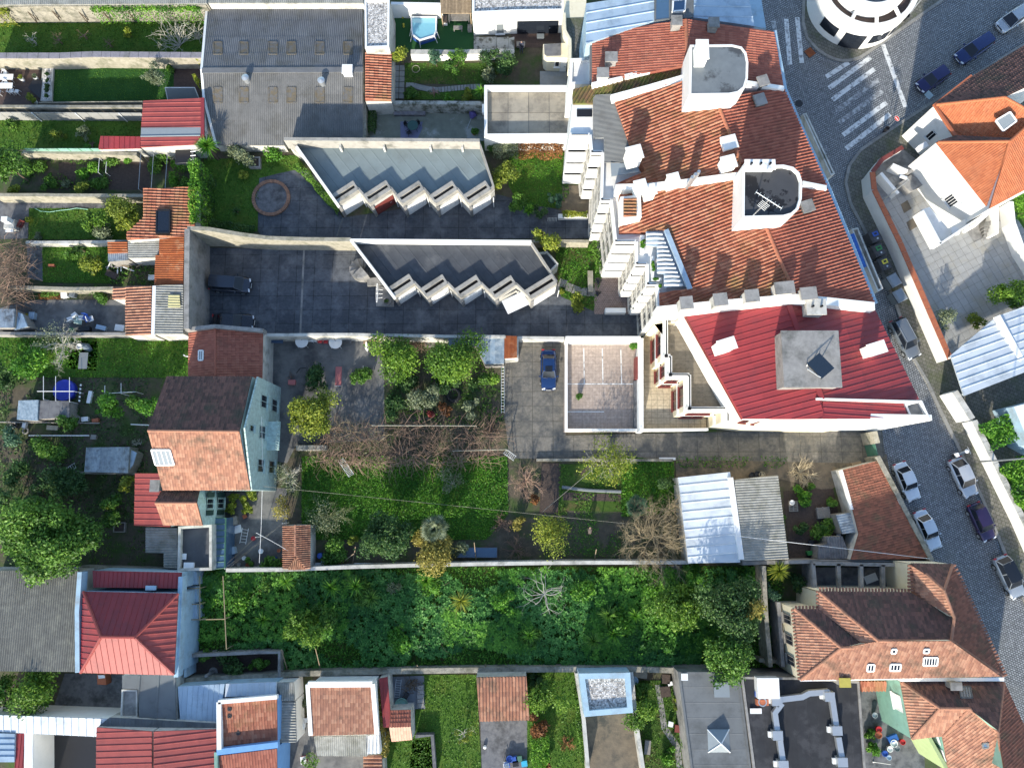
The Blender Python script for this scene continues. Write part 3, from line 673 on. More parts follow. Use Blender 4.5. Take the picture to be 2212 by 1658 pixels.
def tangle(label,pts,n,h,matl=TWIG,name='grapevine',L=(1.0,2.6),r=.018,leaves=None):
    P = insidepx(pts,n,h*.7);T = thing(name,label,'vine',Vector((P[:,0].mean(),P[:,1].mean(),0)));mb = MB()
    for (x,y) in P:
        a = random.uniform(0,6.3);l = random.uniform(*L);s = Vector((x,y,h*random.uniform(.3,1)));d = Vector((math.cos(a),math.sin(a),random.uniform(-.1,.35)))*l;b = Vector((random.gauss(0,.25),random.gauss(0,.25),random.uniform(.1,.45)))*l
        mb.tube([s,s+d*.35+b*.5,s+d*.7+b*.55,s+d-Vector((0,0,.2*l))],[r*1.3,r,r*.8,r*.5],3,cap=False)
    for k in range(max(2,n//60)):
        x,y = P[k];mb.tube([(x,y,0),(x+.1,y,h*.5),(x,y+.1,h)],[.05,.04,.03],5)
    mb.build('stems',matl,T)['kind'] = 'stuff';return T
# ------------------------------------------------------------------ vehicles
def car(label,p,deg,L,Wd,Ht,paint,style='hatch',roofm=None,group='cars parked along the street',roofbars=False,sunroof=False,name='parked_car'):
    """front points along deg (0 = right of the plan, 90 = up)"""
    c = W(p,.7);T = thing(name,label,'car',Vector((c.x,c.y,0)),group=group);T.rotation_euler.z = math.radians(deg);LOC[T.name] = Vector((0,0,0));w = Wd/2;hb = Ht*.56
    st = [(-.5,.70,.62,.30),(-.485,.84,.90,.22),(-.40,.97,1.0,.16),(-.2,1.0,1.02,.15),(.05,1.0,1.0,.15),(.25,.98,.93,.15),(.38,.95,.84,.17),(.455,.86,.74,.2),(.49,.70,.62,.26),(.5,.55,.5,.32)]
    if style == 'sedan': st[1] = (-.485,.84,.86,.22);st[2] = (-.40,.96,.92,.16)
    mb = MB();rings = []
    for (x,fw,fz,zb) in st:
        X = x*L;ww = w*fw;zt = hb*fz
        rings.append([(X,-ww*.86,zb),(X,-ww*.99,zb+.14),(X,-ww,zt*.62+zb*.3),(X,-ww*.93,zt*.93),(X,-ww*.6,zt),(X,0,zt*1.025),(X,ww*.6,zt),(X,ww*.93,zt*.93),(X,ww,zt*.62+zb*.3),(X,ww*.99,zb+.14),(X,ww*.86,zb)])
    for r in rings: mb.v += r
    m = 11
    for i in range(len(rings)-1):
        for j in range(m-1): mb.f.append((i*m+j,(i+1)*m+j,(i+1)*m+j+1,i*m+j+1))
        mb.f.append((i*m+m-1,(i+1)*m+m-1,(i+1)*m,i*m))
    mb.f.append(tuple(range(m)));mb.f.append(tuple((len(rings)-1)*m+j for j in range(m))[::-1]);mb.r = [0]*len(mb.f)
    o = mb.build('body',paint,T,smooth=True);fixn(o);o.modifiers.new('s','SUBSURF').levels = 1;o.modifiers['s'].render_levels = 2
    xf0,xf1,xr1,xr0 = {'hatch': (.24,.08,-.36,-.46),'sedan': (.20,.06,-.24,-.37),'wagon': (.24,.09,-.43,-.48),'beetle': (.24,.07,-.28,-.44),'van': (.33,.17,-.44,-.485)}[style]
    wb,wt = w*.90,w*.70;zb,zt = hb*.97,Ht-.05
    B = [(xf0*L,s*wb*.94,zb*.97) for s in (-1,1)]+[(xr0*L,s*wb*.86,zb) for s in (1,-1)];Tp = [(xf1*L,s*wt,zt) for s in (-1,1)]+[(xr1*L,s*wt*.95,zt) for s in (1,-1)]
    pad = lambda q,k: [tuple(Vector(a).lerp(sum((Vector(b) for b in q),Vector())/4,k)) for a in q]
    cab = MB().add(B+Tp,[(0,1,5,4),(1,2,6,5),(2,3,7,6),(3,0,4,7)]).build('pillars',paint,T);fixn(cab)
    def pane(nm,q,k=.09,out=.012):
        q2 = pad(q,k);n = (Vector(q[1])-Vector(q[0])).cross(Vector(q[3])-Vector(q[0])).normalized();ctr = sum((Vector(b) for b in q),Vector())/4
        if n.dot(ctr-Vector((-.1*L,0,hb*.7))) < 0: n = -n
        g = MB().add([tuple(Vector(a)+n*out) for a in q2],[(0,1,2,3)]).build(nm,GLASS,T);return g
    pane('windscreen',[B[0],B[1],Tp[1],Tp[0]],.07);pane('rear_window',[B[2],B[3],Tp[3],Tp[2]],.13)
    for s,(a,b) in ((1,(1,2)),(-1,(3,0))):
        q = [B[a],B[b],Tp[b],Tp[a]];h = [Vector(q[0]).lerp(Vector(q[1]),.5),Vector(q[3]).lerp(Vector(q[2]),.5)]
        pane('side_window',[q[0],tuple(h[0]),tuple(h[1]),q[3]],.09);pane('side_window',[tuple(h[0]),q[1],q[2],tuple(h[1])],.09)
    rf = MB();nx,ny = 7,5;zz = lambda x,y: zt+.055*(1-y*y)*(1-.6*x*x)
    for i in range(nx):
        for j in range(ny):
            x,y = -1+2*i/(nx-1),-1+2*j/(ny-1);ex = 1-.03*y*y;rf.v.append((((xf1+xr1)/2+(xf1-xr1)/2*x*ex*1.02)*L,wt*1.02*y*(1-.05*(x*x)),zz(x,y)))
    rf.f = [(i*ny+j,(i+1)*ny+j,(i+1)*ny+j+1,i*ny+j+1) for i in range(nx-1) for j in range(ny-1)];rf.r = [0]*len(rf.f);ro = rf.build('roof',roofm or paint,T,smooth=True);fixn(ro)
    if sunroof: MB().bx(.02*L-.35,.02*L+.25,-.36,.36,Ht+.005,Ht+.02).build('sunroof',GLASS,T)
    if roofbars:
        for s in (-1,1): MB().tube([(xf1*L*.8,s*wt*.88,Ht+.03),(xr1*L*.9,s*wt*.88,Ht+.03)],.025,5).build('roof_bar',STEEL,T)
    MB().tube([((xr1+.04)*L,.1,Ht),((xr1-.01)*L,.1,Ht+.18)],.012,4).build('aerial',BLACK,T)
    for sx in (.31,-.30):
        for s in (-1,1):
            wh = MB().tube([(sx*L,s*(w-.2),.31),(sx*L,s*(w+.01),.31)],.31,16).build('wheel',RUBBER,T);MB().tube([(sx*L,s*(w-.05),.31),(sx*L,s*(w+.025),.31)],.19,12).build('rim',STEEL,wh)
    for s in (-1,1):
        MB().box((.462*L,s*w*.62,hb*.66),(.07,0,-.02),(-.04*s,.17*s,0),(.02,0,.06)).build('headlight',gloss('lamp_glass',(.7,.72,.74),.1),T)
        MB().box((-.492*L,s*w*.66,hb*.78),(.04,0,0),(0,.14,0),(0,0,.1)).build('tail_light',REDPL,T)
        MB().box((.17*L,s*(w+.07),hb*1.02),(.06,0,0),(0,.10,0),(0,0,.06)).build('wing_mirror',paint,T)
    MB().box((.497*L,0,.48),(.01,0,0),(0,.26,0),(0,0,.055)).build('number_plate',WPAINT,T);MB().box((.49*L,0,.62),(.02,0,0),(0,.4,0),(0,0,.05)).build('grille',BLACK,T)
    for s in (-1,1): MB().tube([(.22*L,s*.1,hb*.985),(.20*L,s*.55,hb*1.06)],.014,4).build('wiper',BLACK,T)
    LOC[T.name] = Vector((c.x,c.y,0));return T
# ------------------------------------------------------------------ small furniture and fittings
def local(name,label,cat,p,deg=0,z=0.0,group=None,zr=None):
    c = W(p,z if zr is None else zr);T = thing(name,label,cat,Vector((c.x,c.y,z)),group=group);T.rotation_euler.z = math.radians(deg);LOC[T.name] = Vector((0,0,0));return T
def chair(label,p,deg,matl,group=None,z=0.0):
    T = local('plastic_chair',label,'chair',p,deg,z,group);MB().bx(-.22,.22,-.21,.21,.40,.44).build('seat',matl,T)
    MB().add([(-.22,-.22,.44),(-.22,.22,.44),(-.31,.19,.84),(-.31,-.19,.84),(-.18,-.22,.44),(-.18,.22,.44),(-.27,.19,.84),(-.27,-.19,.84)],[(0,3,2,1),(4,5,6,7),(0,1,5,4),(1,2,6,5),(2,3,7,6),(3,0,4,7)]).build('backrest',matl,T)
    for s in (-1,1):
        MB().bx(-.24,.16,s*.24-.025,s*.24+.025,.61,.65).build('armrest',matl,T)
        for x in (-.2,.18): MB().tube([(x*1.15,s*.23,0),(x,s*.2,.41)],.025,5).build('leg',matl,T)
    return T
def table(label,p,deg,lx,ly,matl,h=.72,z=0.0,group=None,round_=False,name='garden_table',legm=None):
    T = local(name,label,'table',p,deg,z,group)
    if round_: MB().lathe((0,0,h-.03),[(lx/2,0),(lx/2,.03),(.02,.034)],28).build('tabletop',matl,T)
    else: MB().bx(-lx/2,lx/2,-ly/2,ly/2,h-.04,h).build('tabletop',matl,T)
    for sx in (-1,1):
        for sy in (-1,1): MB().tube([(sx*lx*.38,sy*ly*.38,0),(sx*lx*.34,sy*ly*.34,h-.04)],.025,5).build('leg',legm or matl,T)
    return T
def bench(label,p,deg,L,matl,group=None):
    T = local('bench',label,'bench',p,deg,0,group)
    for k in range(4): MB().bx(-L/2,L/2,-.22+k*.12,-.12+k*.12,.42,.46).build('seat_slat',matl,T)
    for s in (-1,1): MB().bx(s*L*.42-.04,s*L*.42+.04,-.2,.22,0,.42).build('leg',matl,T)
    return T
def pot(label,p,r,h,matl=TERRA,leaves=None,lr=.3,lh=.5,group=None,name='plant_pot'):
    c = W(p,h);T = thing(name,label,'pot',Vector((c.x,c.y,0)),group=group)
    MB().lathe((c.x,c.y,0),[(r*.7,0),(r,h*.85),(r*1.08,h*.86),(r*1.08,h),(r*.9,h),(r*.85,h*.8),(.01,h*.8)],16).build('pot',matl,T)
    if leaves: V,F,R = crown_np((c.x,c.y,h+lh*.4),lr,lr,lh*.5,700,.09,6,.5);npmesh('foliage',V,F,R,leaves,T)
    return T
def ladder(label,a,b,z,w=.42,matl=STEEL,rungs=11,name='ladder'):
    p,q = W(a,z[0]),W(b,z[1]);T = thing(name,label,'ladder',Vector((p.x,p.y,min(z))));d = (q-p).normalized();s = Vector((-d.y,d.x,0)).normalized()*w/2
    for k in (-1,1): MB().tube([p+s*k,q+s*k],.03,5).build('rail',matl,T)
    for k in range(rungs): c = p.lerp(q,(k+.5)/rungs);MB().tube([c-s,c+s],.022,5).build('rung',matl,T)
def pallet(label,p,deg,lx=1.2,ly=1.0,z=0.0,matl=WOODG,name='pallet'):
    T = local(name,label,'pallet',p,deg,z)
    for k in range(7): MB().bx(-lx/2,lx/2,-ly/2+k*ly/7+.01,-ly/2+(k+.68)*ly/7,.1,.13).build('slat',matl,T)
    for x in (-.45,0,.45): MB().bx(x*lx-.05,x*lx+.05,-ly/2,ly/2,0,.1).build('bearer',matl,T)
def pole(label,p,h,r=.05,matl=STEEL,name='pole',cat='pole',top=None,lean=(0,0)):
    c = W(p,0);T = thing(name,label,cat,c);MB().tube([c,c+Vector((lean[0]/2,lean[1]/2,h/2)),c+Vector((lean[0],lean[1],h))],[r,r*.85,r*.7],8).build('shaft',matl,T)
    MB().lathe(c,[(r*2,0),(r*2,.08),(r*1.1,.1)],10).build('foot',matl,T);return T,c
def cable(label,a,b,sag=.4,r=.014,matl=WPAINT,name='overhead_cable'):
    p,q = W(a,a[2]),W(b,b[2]);pts = [p.lerp(q,t)-Vector((0,0,sag*4*t*(1-t))) for t in np.linspace(0,1,9)]
    o = MB().tube(pts,r,5).build(name,matl,None,base=Vector((p.x,p.y,p.z)));tag(o,label,'cable');return o
def junkbox(label,p,deg,lx,ly,h,matl,lidm=None,name='storage_box',cat='box',z=0.0,group=None):
    T = local(name,label,cat,p,deg,z,group,zr=z+h);MB().bx(-lx/2,lx/2,-ly/2,ly/2,0,h*.86).build('body',matl,T);MB().bx(-lx/2-.03,lx/2+.03,-ly/2-.03,ly/2+.03,h*.86,h).build('lid',lidm or matl,T);return T
def pipe_post(parent,a,b,r=.04,matl=WOODG,name='post'): MB().tube([a,b],r,6).build(name,matl,parent)
# ================================================================== GROUND, STREET, PAVEMENT
g = MB().poly([(-260,-260,-.04),(260,-260,-.04),(260,260,-.04),(-260,260,-.04)]).build('ground',EARTH);g['kind'] = 'structure'
street = sheet('street',D(1560,-120,2420,-120,2420,1760,2150,1760,2120,1480,2010,1215,1880,925,1800,600,1700,300),.0,COBBLE)
KR = D(2330,20,2212,96,2090,172,1985,240,1900,296,1858,325,1834,358,1826,395,1836,440,1869,502,1937,665,1972,773,2004,828,2027,880,2065,957,2120,1075,2172,1200,2240,1360)
walk = sheet('pavement',KR+D(2420,1360,2420,20),.12,WALK)
stones(walk,KR,.0,.3,.15,1.0,KERB)
KL = A(3,0,310,-160,306,0,298,200,330,330,420,430,500,485,570,515,640,530,720,522,790,500,900,430,1200,215,1500,5,1700,-140)
walk2 = sheet('pavement',KL,.12,WALK);stones(walk2,KL,.0,.3,.15,.95,KERB)
# narrow pavement along the tall building
KW = D(1700,200,1765,380,1800,470,1850,590,1900,700,1938,800,1965,860)
def bar(a,b,w,m,z=.006,name='road_marking'):
    p,q = W(a,0),W(b,0);d = (q-p);n = Vector((-d.y,d.x,0)).normalized()*w/2
    o = MB().poly(ccw([Vector((v.x,v.y,z)) for v in (p-n,q-n,q+n,p+n)])).build(name,m,street)
for (x0,y0,x1,y1,m) in ((500,665,695,540,PAINT),(525,762,882,497,PAINT),(555,862,917,597,PAINT),(585,962,952,687,PAINTW),(613,1058,985,785,PAINTW),(645,1167,1022,885,PAINT),(672,1285,1052,985,PAINT)):
    a,b = A(3,0,x0,y0,x1,y1);bar(a,b,.52,m)
for (x0,y0,x1,y1) in ((990,385,1185,925),(155,165,188,560),(250,150,290,545),(45,180,62,280)):
    a,b = A(3,0,x0,y0,x1,y1);bar(a,b,.5,PAINT if x0 > 100 else PAINTW)
for (x,y,r,lab) in ((265,895,.42,'round iron manhole cover in the cobbles'),):
    c = W(A(3,0,x,y)[0]);o = MB().lathe((c.x,c.y,0),[(r,0),(r,.02),(r*.8,.022),(r*.78,.014),(.02,.014)],22).build('manhole_cover',BLACK,None,base=c);tag(o,lab,'manhole cover')
c = W(A(3,0,360,455)[0]);T = thing('drain_grate','square rusty iron grate set in the cobbles by the rounded corner','grate',c);mb = MB()
for k in range(9): mb.box((c.x+(-.5+k/8)*.8*.8,c.y+(-.5+k/8)*.8*.6,.02),(.022,.018,0),(-.28,.38,0),(0,0,.02))
mb.build('bars',MATS['rusty_iron'],T);MB().box((c.x,c.y,.008),(.44,.33,0),(-.3,.4,0),(0,0,.008)).build('frame',BLACK,T)
# plots
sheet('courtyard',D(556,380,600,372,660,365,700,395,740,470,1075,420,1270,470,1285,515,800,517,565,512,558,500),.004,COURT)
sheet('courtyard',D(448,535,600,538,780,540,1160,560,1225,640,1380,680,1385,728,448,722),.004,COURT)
sheet('driveway',D(1090,735,1222,735,1222,940,1905,925,1912,985,1860,1000,1460,992,1100,990,1090,900),.004,ALLEY)
sheet('dirt_yard',D(1460,988,1860,985,1915,980,1925,1035,1830,1035,1790,1060,1690,1035,1460,1035),.003,DIRT)
sheet('yard',D(566,728,830,728,830,950,640,960,620,1000,566,990),.004,YARD)
sheet('yard',D(830,728,1092,728,1092,930,830,930),.002,EARTH)
sheet('yard',D(486,1055,620,1055,620,1225,486,1228),.004,YARD)
sheet('yard',A(0,1,280,930,1095,930,1095,1205,200,1200,0,1200,0,1000),.004,YARD)
sheet('path',A(0,1,-60,70,920,72,920,142,250,142,240,400,-60,410),.004,CONCD)
sheet('path',A(0,1,230,450,370,470,370,770,240,740),.004,CONCD)
sheet('patio',A(0,1,600,1280,850,1290,830,1540,590,1520),.006,CONCD)
# lawns
LAWNS = []
def lawn(pts,m=LAWN,z=.006,dens=45,name='lawn',leaves=GRASSM,size=.09,h=.08,label=None,patch=0):
    sheet(name,pts,z,m)
    if dens: grass(pts,dens,h,leaves,size,label or 'short grass of a back garden lawn',patch)
lawn(D(-30,44,438,44,436,114,-30,117),LAWN,dens=40,label='short grass between the two long garden walls')
lawn(A(0,0,462,560,1500,560,1500,862,450,875),LAWND,dens=60,size=.06,h=.05,label='clipped grass beside the dark deck and olive tree')
lawn(A(0,0,-80,1020,1220,1040,1215,1290,-80,1290),LAWN,dens=45,label='short grass below the white panel fence')
lawn(A(1,0,1185,120,1880,150,1880,440,1185,440),mat('artificial_turf',(.02,.09,.022),(.016,.075,.018),8,.9,.2),dens=0,name='artificial_lawn')
lawn(A(1,0,1280,545,2180,545,2000,735,1280,720),ROUGHG,dens=40,label='patchy grass around the garden shrubs')
lawn(A(1,0,1280,790,1980,770,1980,860,1280,860),LAWN,dens=45,label='grass strip below the curved stepping stones')
lawn(D(1100,330,1222,330,1230,425,1200,450,1120,440,1098,400),LAWN,dens=70,leaves=GRASSB,label='bright grass beside the stepped white facade')
lawn(D(440,345,640,335,660,362,600,375,560,385,556,500,440,500),LAWN,dens=45,label='garden grass around the round brick planter')
lawn(D(1200,535,1300,525,1300,600,1282,672,1212,640,1205,600),ROUGHG,dens=60,leaves=GRASSB,size=.1,label='weedy grass beside the concrete stepping stones')
lawn(A(0,1,250,140,1090,140,1090,410,250,410),LAWN,dens=50,label='grass plot below the concrete path')
lawn(A(0,1,365,465,940,470,960,790,370,780),LAWN,dens=60,leaves=GRASSB,label='grass plot beside the rusty sheds')
lawn(A(0,1,-60,1225,1625,1240,1625,1600,-60,1600),LAWN,dens=50,size=.11,leaves=GRASSB,label='thick grass west of the red tiled outbuilding')
BIGLAWN = D(652,985,1096,985,1098,1110,1050,1165,652,1165)
lawn(BIGLAWN,LAWN,dens=150,leaves=GRASSB,size=.10,h=.16,label='lush clover and grass covering the large central lawn')
lawn(D(1342,985,1456,995,1456,1110,1342,1115),LAWN,dens=90,leaves=GRASSB,size=.13,h=.16,label='bright weeds growing beside the white metal shed')
lawn(A(1,3,1440,850,1905,850,1945,1700,1320,1700,1380,1150,1450,1150),LAWN,dens=60,label='long narrow lawn below the stone boundary wall')
lawn(A(1,3,1110,1420,1530,1410,1540,1720,1100,1720),LAWN,dens=50,label='small lawn enclosed by the dark low wall')
lawn(A(2,3,130,830,540,830,650,1720,130,1720),LAWN,dens=45,label='grass under the shrubs left of the pale blue cabin')
lawn(A(2,3,1040,900,1460,900,1560,1720,1130,1720),ROUGHG,dens=45,label='rough grass of the cluttered plot by the grey flat roof')
# planted beds
def bed(pts,m=SOIL,z=.01): sheet('soil_bed',pts,z,m)
bed(A(0,0,200,1340,1690,1345,1700,1650,190,1650),EARTH,.008);bed(A(0,0,505,1400,660,1400,650,1640,510,1640));bed(A(0,0,930,1390,1300,1400,1290,1640,940,1640))
bed(D(1170,1000,1212,1000,1205,1110,1165,1110));bed(A(2,2,400,690,950,680,950,1200,400,1120),ROUGHG,.009);bed(A(2,2,440,930,950,950,950,1010,440,1000),SOIL,.013)
bed(A(2,2,480,1090,950,1100,940,1490,400,1480),EARTH,.012);bed(D(1692,1060,1800,1055,1830,1200,1705,1205),SOIL,.008)
bed(A(2,2,590,760,660,700,670,730,600,790),SOIL,.016)
grass(A(2,2,400,690,950,680,950,1200,400,1120),45,.1,GRASSM,.1,'thin grass on the vegetable plot',.15)
grass(A(2,2,480,1150,950,1150,940,1490,400,1480),35,.1,LLUSH,.1,'low weeds on the dark plot beside the bare tree',.1)
grass(D(-20,815,320,815,320,1130,-20,1130),26,.25,LD,.14,'dark weeds filling the shaded western plots',.25,'weeds')
grass(A(0,0,200,1350,930,1350,930,1640,200,1640),40,.3,LG,.13,'leafy vegetables and weeds in the beds',.15,'weeds')
grass(A(0,2,830,1180,1260,1180,1260,1580,760,1580),22,.12,GRASSM,.1,'thin weeds on the dark yard behind the red metal roof',.2,'weeds')
grass(D(1460,985,1700,985,1700,1010,1460,1010),40,.1,GRASSB,.1,'weeds along the edge of the alley',.1,'weeds')
sheet('brown_yard',A(2,3,620,1180,1060,1180,1150,1720,680,1720),.005,DIRT)
sheet('patio',A(1,3,1935,1200,2211,1200,2360,1260,2390,1720,1950,1720),.005,CONCD)
sheet('yard',A(1,3,340,1250,470,1280,530,1540,1060,1540,1100,1720,240,1720,260,1440),.005,YARD)
sheet('yard',D(1840,1490,1990,1490,2000,1700,1840,1700),.005,CONCD)
# overgrown plot
OVER = D(432,1228,640,1224,900,1224,1490,1222,1640,1222,1690,1225,1690,1440,1480,1442,1100,1446,620,1452,600,1400,432,1400)
sheet('overgrown_plot',OVER,.004,ROUGHG)
grass(OVER,70,.35,LLUSH,.13,'dense low weeds carpeting the overgrown plot',0,'weeds')
rosettes(D(440,1232,1640,1228,1600,1436,620,1444,600,1400,440,1395),5200,.36,.75,LJADE,'broad leaved weeds crowding the overgrown plot',thresh=-.12)
rosettes(D(960,1228,1640,1226,1640,1400,1250,1420,960,1390),3000,.38,.95,LLUSH,'tall bright green weeds in the eastern overgrown plot',thresh=-.02,seed=31)
rosettes(D(440,1230,760,1226,760,1380,440,1380),900,.34,.9,LLUSH,'mixed weeds spreading beside the ruined shed',thresh=-.1,seed=77)

# ================================================================== THE TALL WHITE APARTMENT BUILDING
FROST = gloss('pale_blinds',(.30,.31,.31),.3)
AB = thing('apartment_building','large white stepped apartment building under ribbed orange clay tile roofs','building',D(1500,400)[0])
# stepped west front, read at ground level, extruded
foot = D(1222,300,1214,397,1251,397,1254,430,1275,430,1272,520,1290,520,1298,598,1337,598,1337,640,1357,640,1357,678,1376,678,1378,727)
fw = [W(p,0) for p in foot]
back = [W(p,11.0) for p in D(1440,668,1720,646,1888,662,1790,410,1690,195,1470,100,1440,190,1243,200)]
MB().prism([Vector((p.x,p.y,10.3)) for p in fw+back],0).build('wall',WHITE,AB)
# storey bands: window strips on every south-facing step, four floors
for (i,j) in ((1,2),(3,4),(5,6),(7,8),(9,10),(11,12)):
    a,b = fw[i],fw[j]
    for fl in range(4):
        z = 1.0+fl*2.55
        e,n = facing(a,b);MB().box((a+b)/2+n*.16+Vector((0,0,z+.75)),e*((b-a).length/2-.02),n*.16,(0,0,.92)).build('balcony_front',WHITE,AB)
    for fl in range(4): window(AB,a,b,.08,.92,2.68+fl*2.55,3.3+fl*2.55,frame=WHITE2,bars=1,depth=.02)
for (i,j) in ((2,3),(4,5),(6,7),(8,9),(10,11),(12,13)):
    a,b = fw[i],fw[j]
    for fl in range(4): window(AB,a,b,.06,.94,.75+fl*2.55,2.2+fl*2.55,frame=WHITE2,bars=2)
for i in range(1,13):      # projecting parapet on top of the steps
    a,b = fw[i],fw[i+1];e,n = facing(a,b);MB().box((a+b)/2-n*.06+Vector((0,0,10.55)),(b-a)/2,n*.12,(0,0,.3)).build('parapet',WHITE,AB)
# roof slopes
wp1,o1 = slope(AB,[(1279,76,11.2),(1481,42,12.6),(1483,140,12.6),(1279,181)],TRED,'flat',thick=1.4)
slope(AB,[(1481,42,12.6),(1672,69,11.2),(1693,191),(1483,140,12.6)],TRED,'flat',thick=1.4)
slope(AB,[(1238,193,11.0),(1350,168),(1474,137,11.9),(1474,166),(1324,207),(1285,204),(1284,222,10.98),(1238,224)],TMOSS,'pan',thick=1.0)
P2W = [(1324,211),(1473,176),(1473,236),(1551,229,13),(1601,352,13),(1592,380),(1335,412),(1330,398),(1396,370),(1370,330),(1362,322,11.4)]
slope(AB,P2W,TORANGE,'pan',thick=1.4)
slope(AB,[(1551,229,13),(1600,205),(1693,191,11.3),(1786,402),(1735,392),(1601,352,13)],TRED,'pan',thick=1.4)
P3W = [(1338,408),(1592,384),(1590,492),(1652,487,13),(1718,642,13),(1425,668),(1424,633),(1495,622),(1442,495,11.5),(1338,503)]
slope(AB,P3W,TORANGE,'pan',thick=1.4)
slope(AB,[(1652,487,13),(1735,400),(1786,408),(1889,655,11.3),(1718,642,13)],TRED,'pan',thick=1.4)
for a,b in (((1481,44,12.65),(1483,112,12.65)),((1551,229,13.02),(1601,352,13.02)),((1652,487,13.02),(1718,640,13.02))): ridge(AB,W(a,a[2]),W(b,b[2]),TORANGE,.06,.45,.17)
def strip(T,name,pts,z,w,h,m,zs=None):
    zs = zs or [z]*len(pts);o = runmb([W(p,q) for p,q in zip(pts,zs)],min(zs)-h,[q for q in zs],w).build(name,m,T);fixn(o)
strip(AB,'party_wall',D(1330,404,1400,402,1480,393,1596,378),12.2,.55,2,WHITE,[12.0,12.3,12.7,13.3])
strip(AB,'party_wall',D(1420,670,1560,656,1720,643,1890,661),12.2,.7,2,WHITE,[12.0,12.6,13.4,11.8])
strip(AB,'party_wall',D(1321,211,1400,190,1476,168),12.0,.6,2,WHITE,[11.9,12.3,12.6])
strip(AB,'party_wall',D(1350,165,1476,135),12.0,.4,2,WHITE,[11.8,12.3]);strip(AB,'party_wall',D(1279,182,1345,168),11.7,.35,2,WHITE)
strip(AB,'party_wall',D(1614,178,1694,190),12.6,.4,2,WHITE,[12.7,11.7]);strip(AB,'party_wall',D(1735,395,1786,405),12.2,.4,2,WHITE,[12.5,11.7])
strip(AB,'gutter',D(1674,66,1697,192,1735,280,1790,402,1842,528,1893,655),11.0,.3,.3,BLUEP)
strip(AB,'gutter',D(1277,76,1277,182),11.0,.25,.3,MGREY)
# roof-top stair towers
STAINF = mat('stained_felt',(.055,.056,.06),(.045,.046,.05),1.2,.7,.08,dirt=(.008,.008,.01),dscale=.33,dlo=.52,dhi=.54)
def tower(pts,z,m,lab,rim):
    T = AB;wp = [W(p,z) for p in pts];w = MB().prism(wp,10.5).build('stair_tower',WHITE,T)
    inn = offset_poly(wp,.18);MB().prism([p+Vector((0,0,.02)) for p in inn],z+.005).build('tower_roof',m,w)
    loopwall(w,'tower_parapet',wp,z-.01,z+rim,.2,WHITE);return w
tower(D(1490,98,1580,97,1602,102,1612,115,1616,135,1615,170,1609,190,1595,202,1575,206,1488,207),15.3,SLATEROOF,'',.06)
tower(D(1602,362,1690,359,1711,364,1724,376,1730,395,1729,432,1722,455,1708,467,1690,472,1601,474),15.3,STAINF,'',.3)
chimney(AB,(1516,110),15.2,1.3,.9,1.6,WHITE);chimney(AB,(1640,358),13.6,2.2,2.4,.7,WHITE,pots=3)
chimney(AB,(1320,126),11.2,1.1,.95,.8,CONC);chimney(AB,(1302,160),11.0,1.3,.9,.8,WHITE,CONC);chimney(AB,(1461,48),12.0,1.2,.8,.8,CONC);chimney(AB,(1541,52),12.0,1.0,.8,.8,CONC)
for (u,v,s,h) in ((1370,332,1.2,1.6),(1383,402,.9,1.4),(1403,412,.9,1.2),(1454,388,.9,1.4),(1573,352,1.1,1.9),(1574,310,1.2,1.3)): chimney(AB,(u,v),11.9,h,s,s*.9,WHITE,rot=.25)
for (u,v,h) in ((1496,382,1.8),(1503,376,2.0),(1510,370,1.8)):
    c = W((u,v),12.6+h);MB().tube([(c.x,c.y,12),(c.x,c.y,12.6+h)],.16,8).build('flue_pipe',STEEL,AB)
for (u,v,s) in ((1640,218,.9),(1743,447,.9),(1647,177,.8)): chimney(AB,(u,v),11.9,.5,s,s,MGREY,CONC,rot=.3,name='roof_vent')
for (u,v,s) in ((1693,623,1.5),(1623,640,1.0),(1555,648,1.0),(1745,635,1.2),(1482,655,.9)): chimney(AB,(u,v),12.4,1.3,s,.9,WHITE2,CONC,rot=.1)
# upper terraces on the west side
slope(AB,[(1281,206,11.1),(1320,203,11.3),(1363,320),(1355,325),(1352,350,11.2),(1306,351),(1304,298),(1281,298)],MGREY,'corr',down=(1,.0),thick=.1,col=.6,row=0)
slope(AB,[(1319,352,11.2),(1378,352,11.3),(1380,372),(1321,381,11.2)],SKYL,None,thick=.08);slope(AB,[(1236,226,10.6),(1282,226,10.6),(1282,300,10.6),(1232,300)],WHITE,None,thick=.4)
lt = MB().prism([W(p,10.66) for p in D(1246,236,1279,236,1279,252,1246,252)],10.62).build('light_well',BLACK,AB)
slope(AB,[(1345,518,10.5),(1440,495,10.5),(1440,640,10.5),(1425,664),(1419,615),(1400,613),(1398,570),(1378,568),(1376,520)],WHITE,None,thick=.3)
